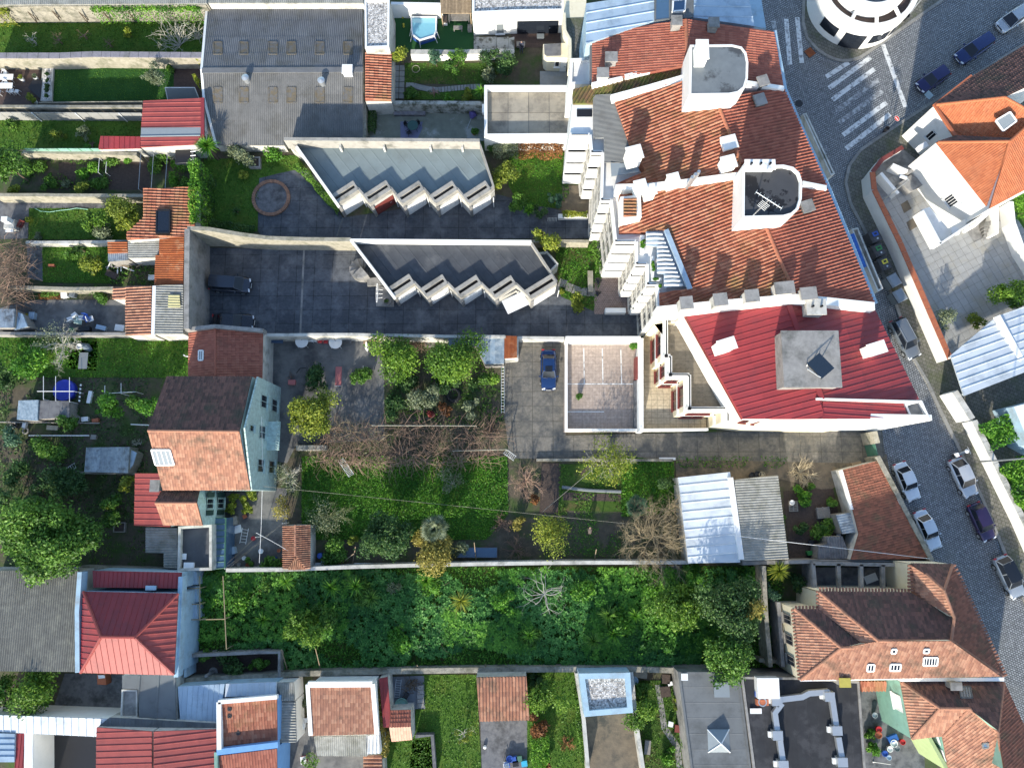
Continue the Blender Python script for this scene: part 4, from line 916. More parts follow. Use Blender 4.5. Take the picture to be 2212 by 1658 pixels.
# roof pergola of curved pale slats
pg = D(1395,500,1441,497,1490,618,1434,621,1434,592,1419,590,1419,532,1396,530)
slope(AB,[(p[0],p[1],11.1) for p in pg],MBLUE,None,thick=.08)
for k in range(13):
    v = 506+k*9.1;u0 = 1396 if v < 531 else (1420 if v < 592 else 1435);u1 = 1428+(v-500)*.40;a,b = W((u0,v),11.4),W((u1,v),11.4);mid = (a+b)/2+Vector((0,0,.12))
    MB().tube([a,mid,b],.11,5).build('pergola_slat',WHITE,AB)
slope(AB,[(1435,497,11.9),(1444,494,11.9),(1496,622,11.9),(1486,624)],MBLUE,None,thick=.3)
for (q,z) in ((D(1383,508,1392,508,1392,547,1383,547),10.9),(D(1408,553,1414,553,1413,600,1407,600),10.9),(D(1407,601,1429,600,1429,606,1407,606),10.9),(D(1423,612,1428,612,1428,624,1423,624),10.9)):
    wp = [W(p,z) for p in q];pl = MB().prism(wp,10.4).build('roof_planter',WHITE,AB);c = sum(wp,Vector())/4;ex = abs(wp[1].x-wp[0].x)/2;ey = abs(wp[2].y-wp[1].y)/2
    V,F,R = crown_np((c.x,c.y,z+.1),ex,ey,.2,900,.1,10,.6);npmesh('planting',V,F,R,LBRIGHT,pl)
# dormer box with its own small tiled roof
wpd = [W(p,12.4) for p in D(1340,425,1384,421,1386,468,1342,475)];MB().prism(wpd,10.5).build('dormer',WHITE,AB);slope(AB,[(1347,429,12.55),(1375,427,12.5),(1375,466,12.5),(1347,468)],TORANGE,'pan',down=(-1,0),thick=.1)
# flower troughs and awnings of the street side
for q in (D(1728,254,1736,252,1797,382,1788,386),D(1832,500,1846,497,1900,628,1888,634)):
    T = AB;wp = [W(p,8.2) for p in q];b = MB().prism(wp,7.2).build('balcony',WHITE2,T);loopwall(b,'balcony_parapet',wp,8.19,8.9,.15,WHITE2)
cc = [W(p,9.3) for p in D(1835,506,1845,504,1872,575,1862,580)];MB().prism(cc,8.3).build('tarpaulin_cover',BTARP,AB)
# aerial on the dark stair tower
t0 = W((1624,468),15.4);AE = thing('rooftop_aerial','thin metal aerial leaning over the dark stain of the stair tower roof','aerial',t0);top = Vector((t0.x+.5,t0.y+.3,18.2))
MB().tube([t0,top],.05,6).build('mast',STEEL,AE);MB().tube([top+Vector((-1.0,.7,0)),top+Vector((1.0,-.7,0))],.035,5).build('boom',STEEL,AE)
for k in range(8): c = top+Vector((-1.0,.7,0)).lerp(Vector((1.0,-.7,0)),k/7);MB().tube([c+Vector((-.12,-.18,0)),c+Vector((.12,.18,0))],.02,4).build('element',STEEL,AE)
for k in range(5): c = t0.lerp(top,.55+.07*k);MB().tube([c+Vector((-.3,.25,0)),c+Vector((.3,-.25,0))],.02,4).build('element',STEEL,AE)
# north neighbour with pale blue metal roof
NB,_ = building('building with pale blue metal roof and dark glazed strip next to the orange tiles',[
    ([(1266,8,11.4),(1413,-14,12.2),(1413,45,12.2),(1266,95)],MBLUE,'wide',dict(down=(-1,-.1))),([(1413,-14,12.2),(1498,-30,12.2),(1498,38),(1413,46,12.2)],MGREY,'wide',dict(down=(0,-1))),
    ([(1498,-30,12.2),(1612,-30,11.3),(1630,57),(1498,38,12.2)],MBLUE,'wide',dict(down=(1,.1))),([(1612,-30,8),(1640,-30,8),(1655,62,8),(1630,57)],BLUEP,None)],BLUEP,'townhouse','building')
lightpx(NB,D(1453,5,1480,2,1478,26,1452,28),[(1413,-14,12.2),(1498,-30,12.2),(1413,46,12.2)],frame=WPAINT,glass=GLASSB,h=.25)
lightpx(NB,D(1416,-10,1446,-14,1446,42,1415,46),[(1413,-14,12.2),(1498,-30,12.2),(1413,46,12.2)],frame=MGREY,glass=GLASSB,h=.12)

# ================================================================== RED METAL ROOFED APARTMENT BLOCK
RB = thing('apartment_block','cream apartment block with zigzag terraces under a dark red metal roof','building',(1600,800))
zig = D(1390,727,1406,727,1406,799,1414,799,1414,836,1451,836,1451,902,1526,902,1526,924,1592,931)
zw = [W(p,0) for p in zig];be = [W(p,10) for p in D(1880,912,1985,868,1885,668,1700,655,1478,672,1430,680)]
MB().prism([Vector((p.x,p.y,6.3)) for p in zw+be],0).build('wall',CREAM,RB)
for i in range(1,8):
    a,b = zw[i],zw[i+1];e,n = facing(a,b);MB().box((a+b)/2-n*.1+Vector((0,0,6.75)),(b-a)/2+e*.1,n*.16,(0,0,.48)).build('parapet',WHITE,RB)
    for fl in range(2):
        MB().box((a+b)/2+n*.06+Vector((0,0,3.1+fl*2.9)),(b-a)/2+e*.05,n*.08,(0,0,.28)).build('storey_band',WHITE,RB)
        if (b-a).length > 1.2: window(RB,a,b,.18,.82,.5+fl*2.9+.1,2.5+fl*2.9,frame=MAROON,bars=1)
    if (b-a).length > .5: MB().box((a+b)/2-n*.1+Vector((0,0,7.3)),(b-a)/2,n*.05,(0,0,.03)).build('handrail',BLACK,RB)
dk = MB().prism([Vector((p.x,p.y,6.36)) for p in offset_poly([*zw[1:9],*[W(p,6.4) for p in D(1600,920,1560,820,1500,700)]],.2)],6.32).build('terrace_deck',WDECK,RB)
upw = [W(p,10.2) for p in D(1478,676,1604,902,1890,908,1984,866,1888,664,1700,657)]
MB().prism(upw,6.2).build('upper_wall',WHITE,RB)
RW = [(1478,675,10.3),(1705,657,12.4),(1777,884,12.4),(1777,904),(1605,904)]
slope(RB,RW,MRED,'rib',thick=.35);slope(RB,[(1705,657,12.4),(1889,667,10.6),(1985,862),(1777,862,12.4)],MRED,'rib',thick=.35);slope(RB,[(1777,866,12.2),(1950,868,10.5),(1962,905),(1778,904,12.2)],MRED,'rib',thick=.35)
for a,b in (((1705,658,12.5),(1776,862,12.5)),((1769,864,12.3),(1775,902,12.3))): strip(RB,'ridge_cap',D(a[0],a[1],b[0],b[1]),a[2],.45,.1,MRED)
strip(RB,'roof_edge',D(1764,861,1985,867),12,.18,1.2,WHITE,[12.6,10.9]);strip(RB,'roof_edge',D(1477,677,1604,905),10.35,.15,.3,MAROON)
sw = [W((1592,931),0),W((1892,930),0)]
MB().add([sw[0],sw[1],Vector((sw[1].x,sw[1].y,10.2)),Vector((W((1777,906),12).x,sw[0].y,12.0)),Vector((sw[0].x,sw[0].y,10.2))]+[Vector((p.x,p.y+.5,p.z)) for p in (sw[0],sw[1],Vector((sw[1].x,sw[1].y,10.2)),Vector((W((1777,906),12).x,sw[0].y,12.0)),Vector((sw[0].x,sw[0].y,10.2)))],
         [(0,1,2,3,4),(9,8,7,6,5),(4,3,8,9),(3,2,7,8),(2,1,6,7),(0,4,9,5)]).build('gable_wall',WHITE,RB)
a,b = W((1526,924),0),W((1592,931),0);window(RB,a,b,.35,.55,7.2,8.6,frame=MAROON,bars=0);window(RB,a,b,.75,.82,7.0,8.8,frame=MAROON,bars=0)
bal = [W(p,9.8) for p in D(1945,868,1985,866,2003,906,1962,906)];bb = MB().prism(bal,6.8).build('balcony',CONC,RB);loopwall(bb,'balcony_parapet',bal,9.79,10.3,.16,WHITE)
chimney(RB,(1750,776),11.9,1.6,4.7,4.7,CONC,name='tank_room');chimney(RB,(1569,745),11.0,1.7,1.4,.9,WHITE,rot=.3);chimney(RB,(1892,753),11.0,1.6,1.4,.9,WHITE,rot=.3);chimney(RB,(1761,664),11.9,1.3,1.5,1.2,WHITE2,pots=2)
SPN = thing('solar_collector','tilted dark solar panel on a white frame on the concrete tank room','solar panel',W((1770,790),13.6));c = W((1772,790),14.5)
MB().box(c,(.55,.45,0),(-.35,.75,-.55),(.02,.02,.03)).build('panel',ANTHR,SPN)
for s in (-1,1):
    for t in (-1,1): MB().tube([(c.x+s*.55-t*.3,c.y+s*.4+t*.65,c.z-t*.5),(c.x+s*.55-.3,c.y+s*.4+.4,13.6)],.04,5).build('frame_leg',WPAINT,SPN)
DR = thing('drying_rack','white folding clothes drying rack on the wooden terrace','drying rack',W((1468,692),6.4));c = W((1468,690),7.2)
for k in range(7): MB().tube([(c.x-.8,c.y-.35+k*.12,7.3),(c.x+.7,c.y-.3+k*.12,7.3)],.018,4).build('wire',WPAINT,DR)
for s in (-1,1): MB().tube([(c.x-.4*s,c.y-.4,6.4),(c.x+.4*s,c.y-.3,7.3)],.025,5).build('leg',WPAINT,DR)
TB = local('wooden_trestle','small wooden trestle frame on the terrace below the drying rack','trestle',(1474,708),0,6.37)
for s in (-1,1):
    MB().tube([(s*.35,-.5,0),(s*.35,.45,.75)],.035,5).build('leg',WOOD,TB);MB().tube([(-.35,s*.45,.38-.36*s*-1),(.35,s*.45,.38-.36*s*-1)],.03,5).build('crossbar',WOOD,TB)
# ground terraces west of it
TE = thing('terrace','pink tiled roof terrace ringed by a white parapet','terrace',(1300,830));tp = [W(p,.3) for p in D(1226,752,1372,752,1372,925,1226,925)]
MB().prism([Vector((p.x,p.y,.3)) for p in [W(p,.3) for p in D(1219,733,1387,733,1387,933,1218,933)]],0).build('floor',PINKT,TE)
ow = [W(p,0) for p in D(1219,735,1386,735,1386,933,1219,933)];loopwall(TE,'parapet',ow,.31,1.15,.25,WHITE);strip(TE,'north_wall',D(1222,729,1384,729),2.9,.3,2.6,WHITE)
strip(TE,'dividing_wall',D(1385,730,1385,932),2.2,.45,2.0,WHITE);strip(TE,'maroon_gate',D(1376,770,1376,818),1.6,.25,1.3,MAROON);strip(TE,'planter',D(1374,822,1374,928),1.0,.35,.7,CONCD)
for x in (1261,1301,1341):
    a,b = W((x,752),.3),W((x,829),.3);MB().bx(a.x-.05,a.x+.05,b.y,a.y,.302,.309).build('painted_line',PAINT,TE)
a,b = W((1226,829),.3),W((1372,829),.3);MB().bx(a.x,b.x,a.y-.05,a.y+.05,.302,.308).build('painted_line',PAINT,TE);a,b = W((1226,889),.3),W((1305,889),.3);MB().bx(a.x,b.x,a.y-.05,a.y+.05,.302,.308).build('painted_line',PAINT,TE)
TE2 = thing('patio','cream tiled ground terrace below the maroon framed windows','patio',(1430,880));MB().prism([Vector((p.x,p.y,.35)) for p in [W(p,.35) for p in D(1390,728,1410,728,1420,800,1455,830,1455,900,1526,900,1526,926,1390,926)]],0).build('floor',CREAMT,TE2)
strip(TE2,'parapet',D(1388,928,1530,927),1.2,.25,.9,WHITE)
pot('bushy green pot plant in the corner of the pink terrace',(1371,748),.22,.7,TERRA,LBRIGHT,.5,.6);pot('dark little potted shrub alone on the pink terrace tiles',(1252,854),.2,.6,BLACK,LG,.38,.5)
# ================================================================== SAW-TOOTH GARAGE BLOCKS
GCON = mat('weathered_parapet',(.36,.34,.30),(.27,.255,.225),2,.85,.2,dirt=(.14,.135,.115),dscale=.7,dlo=.5,dhi=.7)
def garage(label,tips,notches,rest,zp,roofm,doors,lines_deg):
    """tips / notches: zigzag front at parapet level; rest: the other corners, clockwise from the right end back to the left"""
    pts = []
    for i,t in enumerate(tips):
        pts.append(t);pts.append(notches[i])
    pts += rest;T = thing('garage_block',label,'garage',cen(pts));wp = [W(p,zp) for p in pts];zr = zp-.75
    MB().prism([Vector((p.x,p.y,zr)) for p in wp],0).build('wall',WHITE2,T)
    inn = offset_poly(wp,.2);rf = MB().prism([Vector((p.x,p.y,zr+.02)) for p in inn],zr+.005).build('roof',roofm,T)
    field(rf,'roofing_strip',[Vector((p.x,p.y,zr+.02)) for p in inn],Vector((0,0,1)),roofm,1.0,0,[(0,.025),(.05,0),(1,0)],0,down=(math.cos(lines_deg),math.sin(lines_deg)),mode='pieces')
    loopwall(T,'parapet',wp,zr,zp,.2,GCON)
    for i in range(len(tips)):
        a,b = W(tips[i],zp),W(notches[i],zp);e = (b-a).normalized();n = Vector((e.y,-e.x,0))
        if n.dot(Vector((0,-1,0))) < 0: n = -n
        # hollow concrete trough behind the parapet above each door
        q = [a+e*.0-n*.22,b-n*.22,b-n*1.0,a-n*1.0+e*.0];tr = MB()
        L = (b-a).length;ctr = (a+b)/2
        for (c2,hx,hy) in ((ctr-n*.94,L/2+.1,.2),(ctr-n*.18,L/2,.2)): tr.box((c2.x,c2.y,zp-.28),e*hx,n*hy,(0,0,.34))
        for s in (-1,1): c2 = ctr+e*s*(L/2-.02)-n*.55;tr.box((c2.x,c2.y,zp-.28),e*.10,n*.36,(0,0,.335))
        o = tr.build('planter_trough',GCON,T);MB().box((ctr.x-n.x*.55,ctr.y-n.y*.55,zp-.5),e*(L/2-.1),n*.36,(0,0,.05)).build('trough_soil',SOIL,o)
        a0,b0 = Vector((a.x,a.y,0)),Vector((b.x,b.y,0));dm = doors[i]
        z1 = 2.15
        if dm is not None: door(T,a0,b0,.1,.97,.03,z1,dm,'garage_door',.06,ribs=5)
        MB().box(a0.lerp(b0,.03)+n*.05+Vector((0,0,zr/2)),e*.14,n*.1,(0,0,zr/2)).build('pillar',CONC,T)
        p2 = b0-n*.2;MB().tube([(b.x+.25,b.y-.5,zr-.1),(b.x+.25,b.y-.5,.1)],.05,6).build('downpipe',WPAINT,T)
    return T,wp
tips1 = D(728,440,799,439,870,440,942,440,1014,440);not1 = [(u+46,v-30) for u,v in tips1]
G1,w1 = garage('northern sawtooth garage block with green grey membrane roof',tips1,not1,D(1068,402,1050,345,1036,303,615,301,640,318),3.4,MEMBR,[WPAINT,MAROON,WPAINT,WPAINT,WPAINT],math.radians(-52))
strip(G1,'back_wall',D(613,300,1036,303),4.3,.35,1.8,GCON);strip(G1,'west_parapet',D(640,316,728,440),3.75,.25,1.0,WHITE)
for u in (736,830,930,999): c = W((u,312),3.4);MB().bx(c.x-.1,c.x+.1,c.y-.5,c.y+.2,2.5,3.7).build('buttress',WHITE2,G1)
tips2 = D(851,641,923,642,996,643,1071,644,1148,646);not2 = [(u+44,v-29) for u,v in tips2[:4]]+[(1203,612)]
G2,w2 = garage('southern sawtooth garage block with dark felt roof beside parked cars',tips2,not2,D(1204,606,1148,520,757,517),3.2,BITUM,[WPAINT,WPAINT,WPAINT,None,WPAINT],math.radians(-52))
strip(G2,'west_parapet',D(757,517,851,641),3.35,.25,.9,WHITE);strip(G2,'back_parapet',D(757,518,1148,521),3.4,.25,.9,WHITE)
od = [W(p,2.3) for p in D(1086,655,1131,634)];e = (od[1]-od[0]).normalized();n = Vector((e.y,-e.x,0));MB().box((od[0]+od[1])/2+n*.5,(od[1]-od[0])/2,n*.75,(0,0,.04)).build('open_garage_door',WPAINT,G2)
prismthing('dark stair pit housing at the end of the southern garages','shed','stair_housing',D(1160,548,1182,545,1206,572,1186,592),2.3,WHITE2,top=BITUM,rim=WHITE2,rimh=.35,rimw=.18)
# court walls
wall('tall rendered retaining wall west of the parking court',D(404,494,402,710),5.0,.5,CONC,name='retaining_wall')
wall('pale rendered wall curving down between the two courts',D(404,492,450,494,520,506,580,514,660,516,757,517),[5.0,4.7,3.8,3.1,2.9,2.9],.4,STONEL,name='retaining_wall')
wall('long white topped wall between parking court and cluttered yard',D(566,723,760,722,960,726,1092,727),2.5,.3,WHITE2)
wall('low stained wall between the stepping stone garden and northern court',D(1150,521,1195,520,1272,521),1.6,.3,STONEL)
T = thing('parking_court_drain','long narrow drain channel crossing the parking court','drain',(658,630));a,b = W((657,536)),W((660,722));MB().bx(a.x-.1,a.x+.1,b.y,a.y,.006,.014).build('channel',CONC,T)
T = thing('court_drain','slanted drain strip crossing the northern court beside the ivy','drain',(733,490));a,b = W((741,470)),W((728,510));MB().tube([a+Vector((0,0,.0)),b],.09,4).build('channel',MGREY,T)
# round brick planter on the lawn
c = W((586,428));T = thing('round_planter','round brick edged planter filled with stones on the lawn','planter',c)
MB().lathe(c,[(2.05,0),(2.05,.06),(1.7,.07),(1.7,.05),(.02,.05)],40).build('stone_bed',CONCD,T)
for k in range(46):
    t = 2*math.pi*k/46;MB().box((c.x+1.88*math.cos(t),c.y+1.88*math.sin(t),.1),(.17*math.cos(t),.17*math.sin(t),0),(-.115*math.sin(t),.115*math.cos(t),0),(0,0,.1)).build('brick',mat('edging_brick',(.30,.17,.11),(.22,.12,.08),4,.85,.2,obj=.15),T)
# spiral steps and clutter at the west end of garage two
c = W((785,585));T = thing('spiral_steps','weathered concrete spiral steps against the southern garage wall','steps',c)
for k in range(9):
    t = math.radians(60+k*28);MB().add([(c.x,c.y,0),(c.x+1.3*math.cos(t),c.y+1.3*math.sin(t),0),(c.x+1.3*math.cos(t+.47),c.y+1.3*math.sin(t+.47),0),(c.x,c.y,.2+.2*k),(c.x+1.3*math.cos(t),c.y+1.3*math.sin(t),.2+.2*k),(c.x+1.3*math.cos(t+.47),c.y+1.3*math.sin(t+.47),.2+.2*k)],[(2,1,0),(3,4,5),(0,1,4,3),(1,2,5,4),(2,0,3,5)]).build('step',CONC,T)
prismthing('stepped concrete plinth beside the spiral steps','plinth','plinth',A(1,1,1035,800,1190,850,1190,985,1035,985),.35,CONC,top=CONC);prismthing('upper concrete landing below the spiral steps','plinth','plinth',A(1,1,955,745,1040,735,1090,800,960,808),.6,CONC,top=CONC)
pot('round concrete pot on the plinth beside the southern garages',A(1,1,1130,942)[0],.38,.9,CONC,LD,.22,.25)
c = W(A(1,1,1045,870)[0],1.2);T = thing('clothes_airer','white hoop shaped clothes airer on the concrete plinth','airer',Vector((c.x,c.y,.35)))
MB().tube([(c.x+.28*math.cos(t)*.35,c.y+1.0*math.sin(t),1.25+.1*math.cos(t)) for t in np.linspace(0,6.283,24)],.035,5).build('hoop',WPAINT,T);MB().tube([(c.x,c.y,.35),(c.x,c.y,1.3)],.03,5).build('stand',WPAINT,T)
for k in range(3): MB().tube([(c.x-.1,c.y-.6+k*.5,1.25),(c.x+.6,c.y-.5+k*.4,1.2)],.02,4).build('arm',WPAINT,T)

# ================================================================== WAREHOUSE AND NORTHERN PLOTS
WH,_ = building('broad corrugated grey fibre cement warehouse with brown stained rooflights',[
    ([(447,12,1.6),(783,11,1.6),(784,149,2.9),(436,151)],FIBRE,'corr'),([(436,152,2.9),(784,150,2.9),(784,303,1.6),(612,303),(614,314),(466,313),(440,212)],mat('sunlit_fibre_cement',(.185,.18,.17),(.14,.138,.13),1.2,.85,.2,dirt=(.10,.095,.08),dscale=.5,dlo=.5,dhi=.75,obj=.08),'corr')],WHITE2,'warehouse','warehouse')  # warmer, lighter tone paints sun on the south slope, cooler one shade on the north
strip(WH,'ridge_cap',D(436,152,784,150),3.0,.6,.1,FIBRE);strip(WH,'gable_edge',D(447,11,435,150,440,212,466,313),3.2,.25,.6,WHITE,[1.7,3.0,2.5,1.7])
STAIN = mat('mossy_rooflight',(.15,.115,.065),(.10,.095,.08),4,.9,.3,dirt=(.12,.12,.12),dscale=2.2,dlo=.45,dhi=.6)
PN,PS = [(447,12,1.6),(783,11,1.6),(784,149,2.9)],[(436,152,2.9),(784,150,2.9),(784,303,1.6)]
for u in (471,527,590,630,691,752):
    lightpx(WH,D(u-9,92,u+9,92,u+9,118,u-9,118),PN,frame=STAIN,glass=STAIN,h=.11,name='stained_rooflight');lightpx(WH,D(u-9,190,u+9,190,u+9,222,u-9,222),PS,frame=STAIN,glass=STAIN,h=.11,name='stained_rooflight')
for u,v in ((530,168),(694,174)):
    c = W((u,v),3.4);o = MB().lathe((c.x,c.y,2.5),[(.3,0),(.3,.8),(.38,.82),(.38,1.0),(.05,1.15)],14).build('roof_ventilator',STEEL,WH)
chimney(WH,(751,152),2.7,.7,.9,.8,WPAINT,name='roof_hatch')
building('long low shed with pale corrugated roof along the northern edge',[([(-40,-60,3.2),(447,-60,3.2),(447,8,2.9),(-40,11)],FIBREL,'corr')],STONE,'long_shed','shed');building('pale corrugated roof north of the warehouse',[([(449,-70,3.0),(785,-70,3.0),(785,7,2.7),(449,7)],FIBREL,'corr')],WHITE2,'long_shed','shed')
prismthing('narrow flat roofed annex covered in pale gravel beside the warehouse','annex','annex',D(788,2,842,1,841,104,789,106),4.0,WHITE2,top=GRAVEL,rim=WPAINT,rimh=.18,rimw=.2)
building('narrow lean-to with bright red ribbed tiles beside the warehouse',[([(789,112,3.1),(846,112,2.7),(845,218,2.7),(789,217)],TORANGE,'pan',dict(row=.45))],WHITE2,'lean_to','shed')
wall('mossy stone wall under the long northern shed',D(-40,12,445,9),2.75,.35,STONE);wall('thick stone garden wall with purple slate coping',D(-30,121,60,121,130,121,200,118,300,119,436,120),2.1,.55,STONEL,COPING)
hedge('bright yellow green ivy over the northern stone wall',D(205,26,300,24,380,24,440,26),2.6,LBRIGHT,.9,260);hedge('yellow ivy clump at the west end of the northern stone wall',D(-20,28,28,30),2.5,LY,1.2,260)
for i,(u,v) in enumerate(((112,24),(170,26),(276,26),(222,27),(60,26))):
    T = thing('trellis_frame','rusty A-shaped trellis frame leaning on the northern stone wall','trellis',(u+18,v+22),group='trellis frames on the northern wall');c = W((u,v),2.6)
    g0 = W((u+20,v+24),0);g1 = W((u-2,v+22),0)
    for q in (g0,Vector((c.x-.2,c.y+.5,.5))): MB().tube([c,q],.05,5).build('strut',BARK,T)
for (x,y,r,m,lab) in ((240,310,20,TWIGP,'small pale grey bare fruit tree on the long lawn'),(470,310,19,TWIG,'rusty twigged bare fruit tree second from the pale one'),(690,270,16,TWIG,'small bare fruit tree in the middle of the long lawn'),(910,340,17,TWIG,'orange twigged bare fruit tree in front of the yellow shrub')):
    bare(lab,A(0,0,x,y)[0],r,2.4,m,6,3,2,tw=.03)
shrub('small yellow leaved shrub on the long northern lawn',A(0,0,1110,285)[0],11,1.3,LY,90);bare('large arching bare pale shrub beside the warehouse wall',A(0,0,1480,290)[0],58,3.6,TWIGP,18,2,3,'bare_shrub','shrub',.035,.7,trunk=False,lean=(-.4,.5))
bare('second arching bare shrub hard against the warehouse gable',A(0,0,1640,230)[0],32,3.4,TWIGP,9,2,3,'bare_shrub','shrub',.035,.8,trunk=False,lean=(-.2,.5))
# deck garden
dk1 = sheet('deck',A(0,0,-80,600,350,605,345,900,-80,905),.012,DECK);sheet('deck',A(0,0,1500,560,1745,560,1745,855,1500,860),.012,DECK)
T = thing('gravel_planter','white pebble planter strip with dark shrubs beside the clipped lawn','planter',A(0,0,410,720)[0]);wp = [W(p,.25) for p in A(0,0,365,580,462,575,445,872,348,872)];MB().prism(wp,0).build('edging',WHITE2,T);MB().prism([p+Vector((0,0,.02)) for p in offset_poly(wp,.2)],.2).build('pebbles',GRAVEL,T)
for i,y in enumerate((640,690,740,775,830)): shrub('dark little shrub in the white pebble planter',A(0,0,405,y)[0],5.5,.7,LD,420,.07,group='shrubs in the pebble planter')
for i,(x,y) in enumerate(((60,695),(55,770))): table('long white outdoor table on the dark deck',A(0,0,x,y)[0],0,2.3,.65,WPAINT,group='white tables on the dark deck')
for (x,y,d) in ((115,805,80),(165,808,80),(10,812,80),(65,655,-100),(70,740,-100)): chair('white garden chair beside the long white tables',A(0,0,x,y)[0],d,WPAINT,'white chairs on the dark deck')
for (x,y,l) in ((35,650,None),(180,675,LY),(300,665,LOLIVE),(295,870,LY)): pot('pale square planter standing on the dark deck',A(0,0,x,y)[0],.22,.5,WPAINT,l,.25,.35,'pale planters on the deck')
pot('small yellow leaved pot plant on the deck edge',A(0,0,262,838)[0],.16,.3,BLACK,LY,.4,.3);T = thing('firepit_cover','dark triangular tarpaulin cover on the deck','cover',A(0,0,295,760)[0]);MB().prism([W(p,.35) for p in A(0,0,290,680,360,690,345,850,240,760)],.02).build('tarpaulin',BLACK,T)
tree('silvery olive tree on the clipped dark lawn',A(0,0,1290,650)[0],27,3.4,LOLIVE,dens=260,leaf=.1,bark=TWIGP);shrub('low leafy bush against the slate topped wall',A(0,0,1465,590)[0],9,1.0,LG)
for y in (500,705): hedge('slim green climber on the warehouse corner' if y == 500 else 'small climber lower on the warehouse gable',A(0,0,1690,y-40,1722,y+40),1.8,LY,.3,300,.1,'climber')
T = local('football_goal','small white football goal on the dark deck','goal',A(0,0,1590,830)[0],0)
for s in (-1,1): MB().tube([(s*1.75,-.5,0),(s*1.6,.35,1.1)],.05,6).build('post',WPAINT,T)
MB().tube([(-1.6,.35,1.1),(1.6,.35,1.1)],.05,6).build('crossbar',WPAINT,T);MB().add([(-1.6,.35,1.1),(1.6,.35,1.1),(1.7,-.5,.02),(-1.7,-.5,.02)],[(0,1,2,3)]).build('net',GREYP,T)
T = thing('board_fence','pale wooden board fence along the clipped lawn','fence',A(0,0,330,900)[0]);a,b = [W(p,1.5) for p in A(0,0,335,885,1232,876)];e = (b-a);k = 24
for i in range(k): c = a+e*(i+.5)/k;MB().box((c.x,c.y,.75),e/k*.47,(0,.03,0),(0,0,.75+.05*random.random())).build('board',STONEL,T)
wall('weathered garden wall behind the white panel fence',A(0,0,-100,915,600,918,1225,918),1.7,.3,STONE)
T = thing('panel_fence','pale grey panel fence with slanting white posts','fence',A(0,0,0,1040)[0]);a,b = [W(p,1.7) for p in A(0,0,-100,968,1218,975)];e = b-a;k = 14
for i in range(k): c = a+e*(i+.5)/k;MB().box((c.x,c.y,.85),e/k*.485,(0,.02,0),(0,0,.85)).build('panel',mat('grey_fence_panel',(.27,.27,.26),(.235,.235,.225),1.5,.7,.05),T)
for i in range(0,k+1,4): c = a+e*i/k;MB().tube([(c.x,c.y-.1,0),(c.x,c.y-.1,1.75)],.06,6).build('post',WPAINT,T)
RS,_ = building('red metal roofed shed with a translucent strip beside the warehouse',[([(310,218,3.0),(434,212,3.2),(436,275,3.2),(305,276)],MROSE,'rib',dict(down=(-1,0))),([(305,276,3.0),(434,275,3.2),(433,294,3.2),(304,296)],SKYL,'wide',dict(down=(-1,0))),([(304,297,3.0),(433,295,3.2),(420,312),(304,318,2.95)],MROSE,'rib',dict(down=(-1,0)))],WHITE2,'metal_shed','shed');strip(RS,'edge_trim',D(437,211,437,296),3.3,.35,.2,MRED)
building('small dark red ribbed lean-to beside the red metal shed',[([(217,294,2.3),(304,295,2.3),(303,320,2.1),(213,322)],MRED,'rib')],WHITE2,'lean_to','shed')
for (x,y,l) in ((520,1160,LY),(715,1165,LOLIVE)): shrub('rounded yellow green bush on the panel fence lawn' if l is LY else 'rounded grey green bush on the panel fence lawn',A(0,0,x,y)[0],17,1.5,l,260,.1)
shrub('leafy shrub at the western end of the panel fence',A(0,0,80,1100)[0],14,1.3,LG);bare('low bare twiggy bush by the dark red lean-to',A(0,0,770,1230)[0],10,1.1,TWIG,6,2,3,'bare_shrub','shrub',trunk=False)
wall('pale wall with green mesh above the vegetable beds',A(0,0,190,1312,700,1315,1180,1330),1.5,.35,STONEL);T = thing('mesh_fence','green mesh fence on top of the vegetable garden wall','fence',A(0,0,200,1300)[0]);a,b = [W(p,2.1) for p in A(0,0,205,1282,870,1285)];MB().box(((a.x+b.x)/2,a.y,1.75),((b.x-a.x)/2,0,0),(0,.015,0),(0,0,.35)).build('mesh',GREENW,T)
for i in range(8): c = a.lerp(b,i/7);MB().tube([(c.x,c.y,1.4),(c.x,c.y,2.15)],.025,5).build('post',GREENPL,T)
tree('large dense dark green tree at the western edge of the vegetable garden',(12,358),46,6.0,LG,dens=300,leaf=.16)
for (x,y,r,h,l,lab) in ((760,1310,14,1.2,LBRIGHT,'bright shrub spilling over the vegetable garden wall'),(970,1390,16,1.1,LG,'low leafy bush at the top of the dark soil bed'),(300,1450,24,.9,LG,'sprawling leafy vegetables under the large dark tree'),(420,1560,22,.8,LG,'leafy green vegetables beside the soil strip'),(760,1450,26,.9,LBRIGHT,'bright leafy vegetables in the middle bed'),(850,1560,22,.8,LG,'low greens beside the small wire frame'),(1340,1450,22,1.2,LG,'dark leafy bush among the pergola wires'),(1090,1380,10,.9,LBRIGHT,'small bright bush beside the soil bed'),(1430,1330,24,1.8,LG,'broad bush below the red metal shed'),(720,1620,17,1.3,LY,'yellow green bush at the foot of the vegetable beds'),(580,1590,10,.8,LOLIVE,'grey cabbage like plant in the soil bed'),(110,1630,16,1.0,LY,'yellowish bush under the large dark tree'),(1560,1590,22,1.6,LG,'dark bush within the square clipped hedge')): shrub(lab,A(0,0,x,y)[0],r,h,l)
hedge('bright clipped climber hedge running down the garden boundary',A(0,0,1712,1420,1720,1650)+D(430,440,428,488),3.7,LBRIGHT,1.1,260);hedge('low bright hedge along the pergola bed',A(0,0,1490,1430,1700,1420),1.5,LBRIGHT,.7,260);hedge('lower bright hedge with a dark hollow beneath',A(0,0,1500,1490,1500,1600),1.4,LBRIGHT,.6,240)
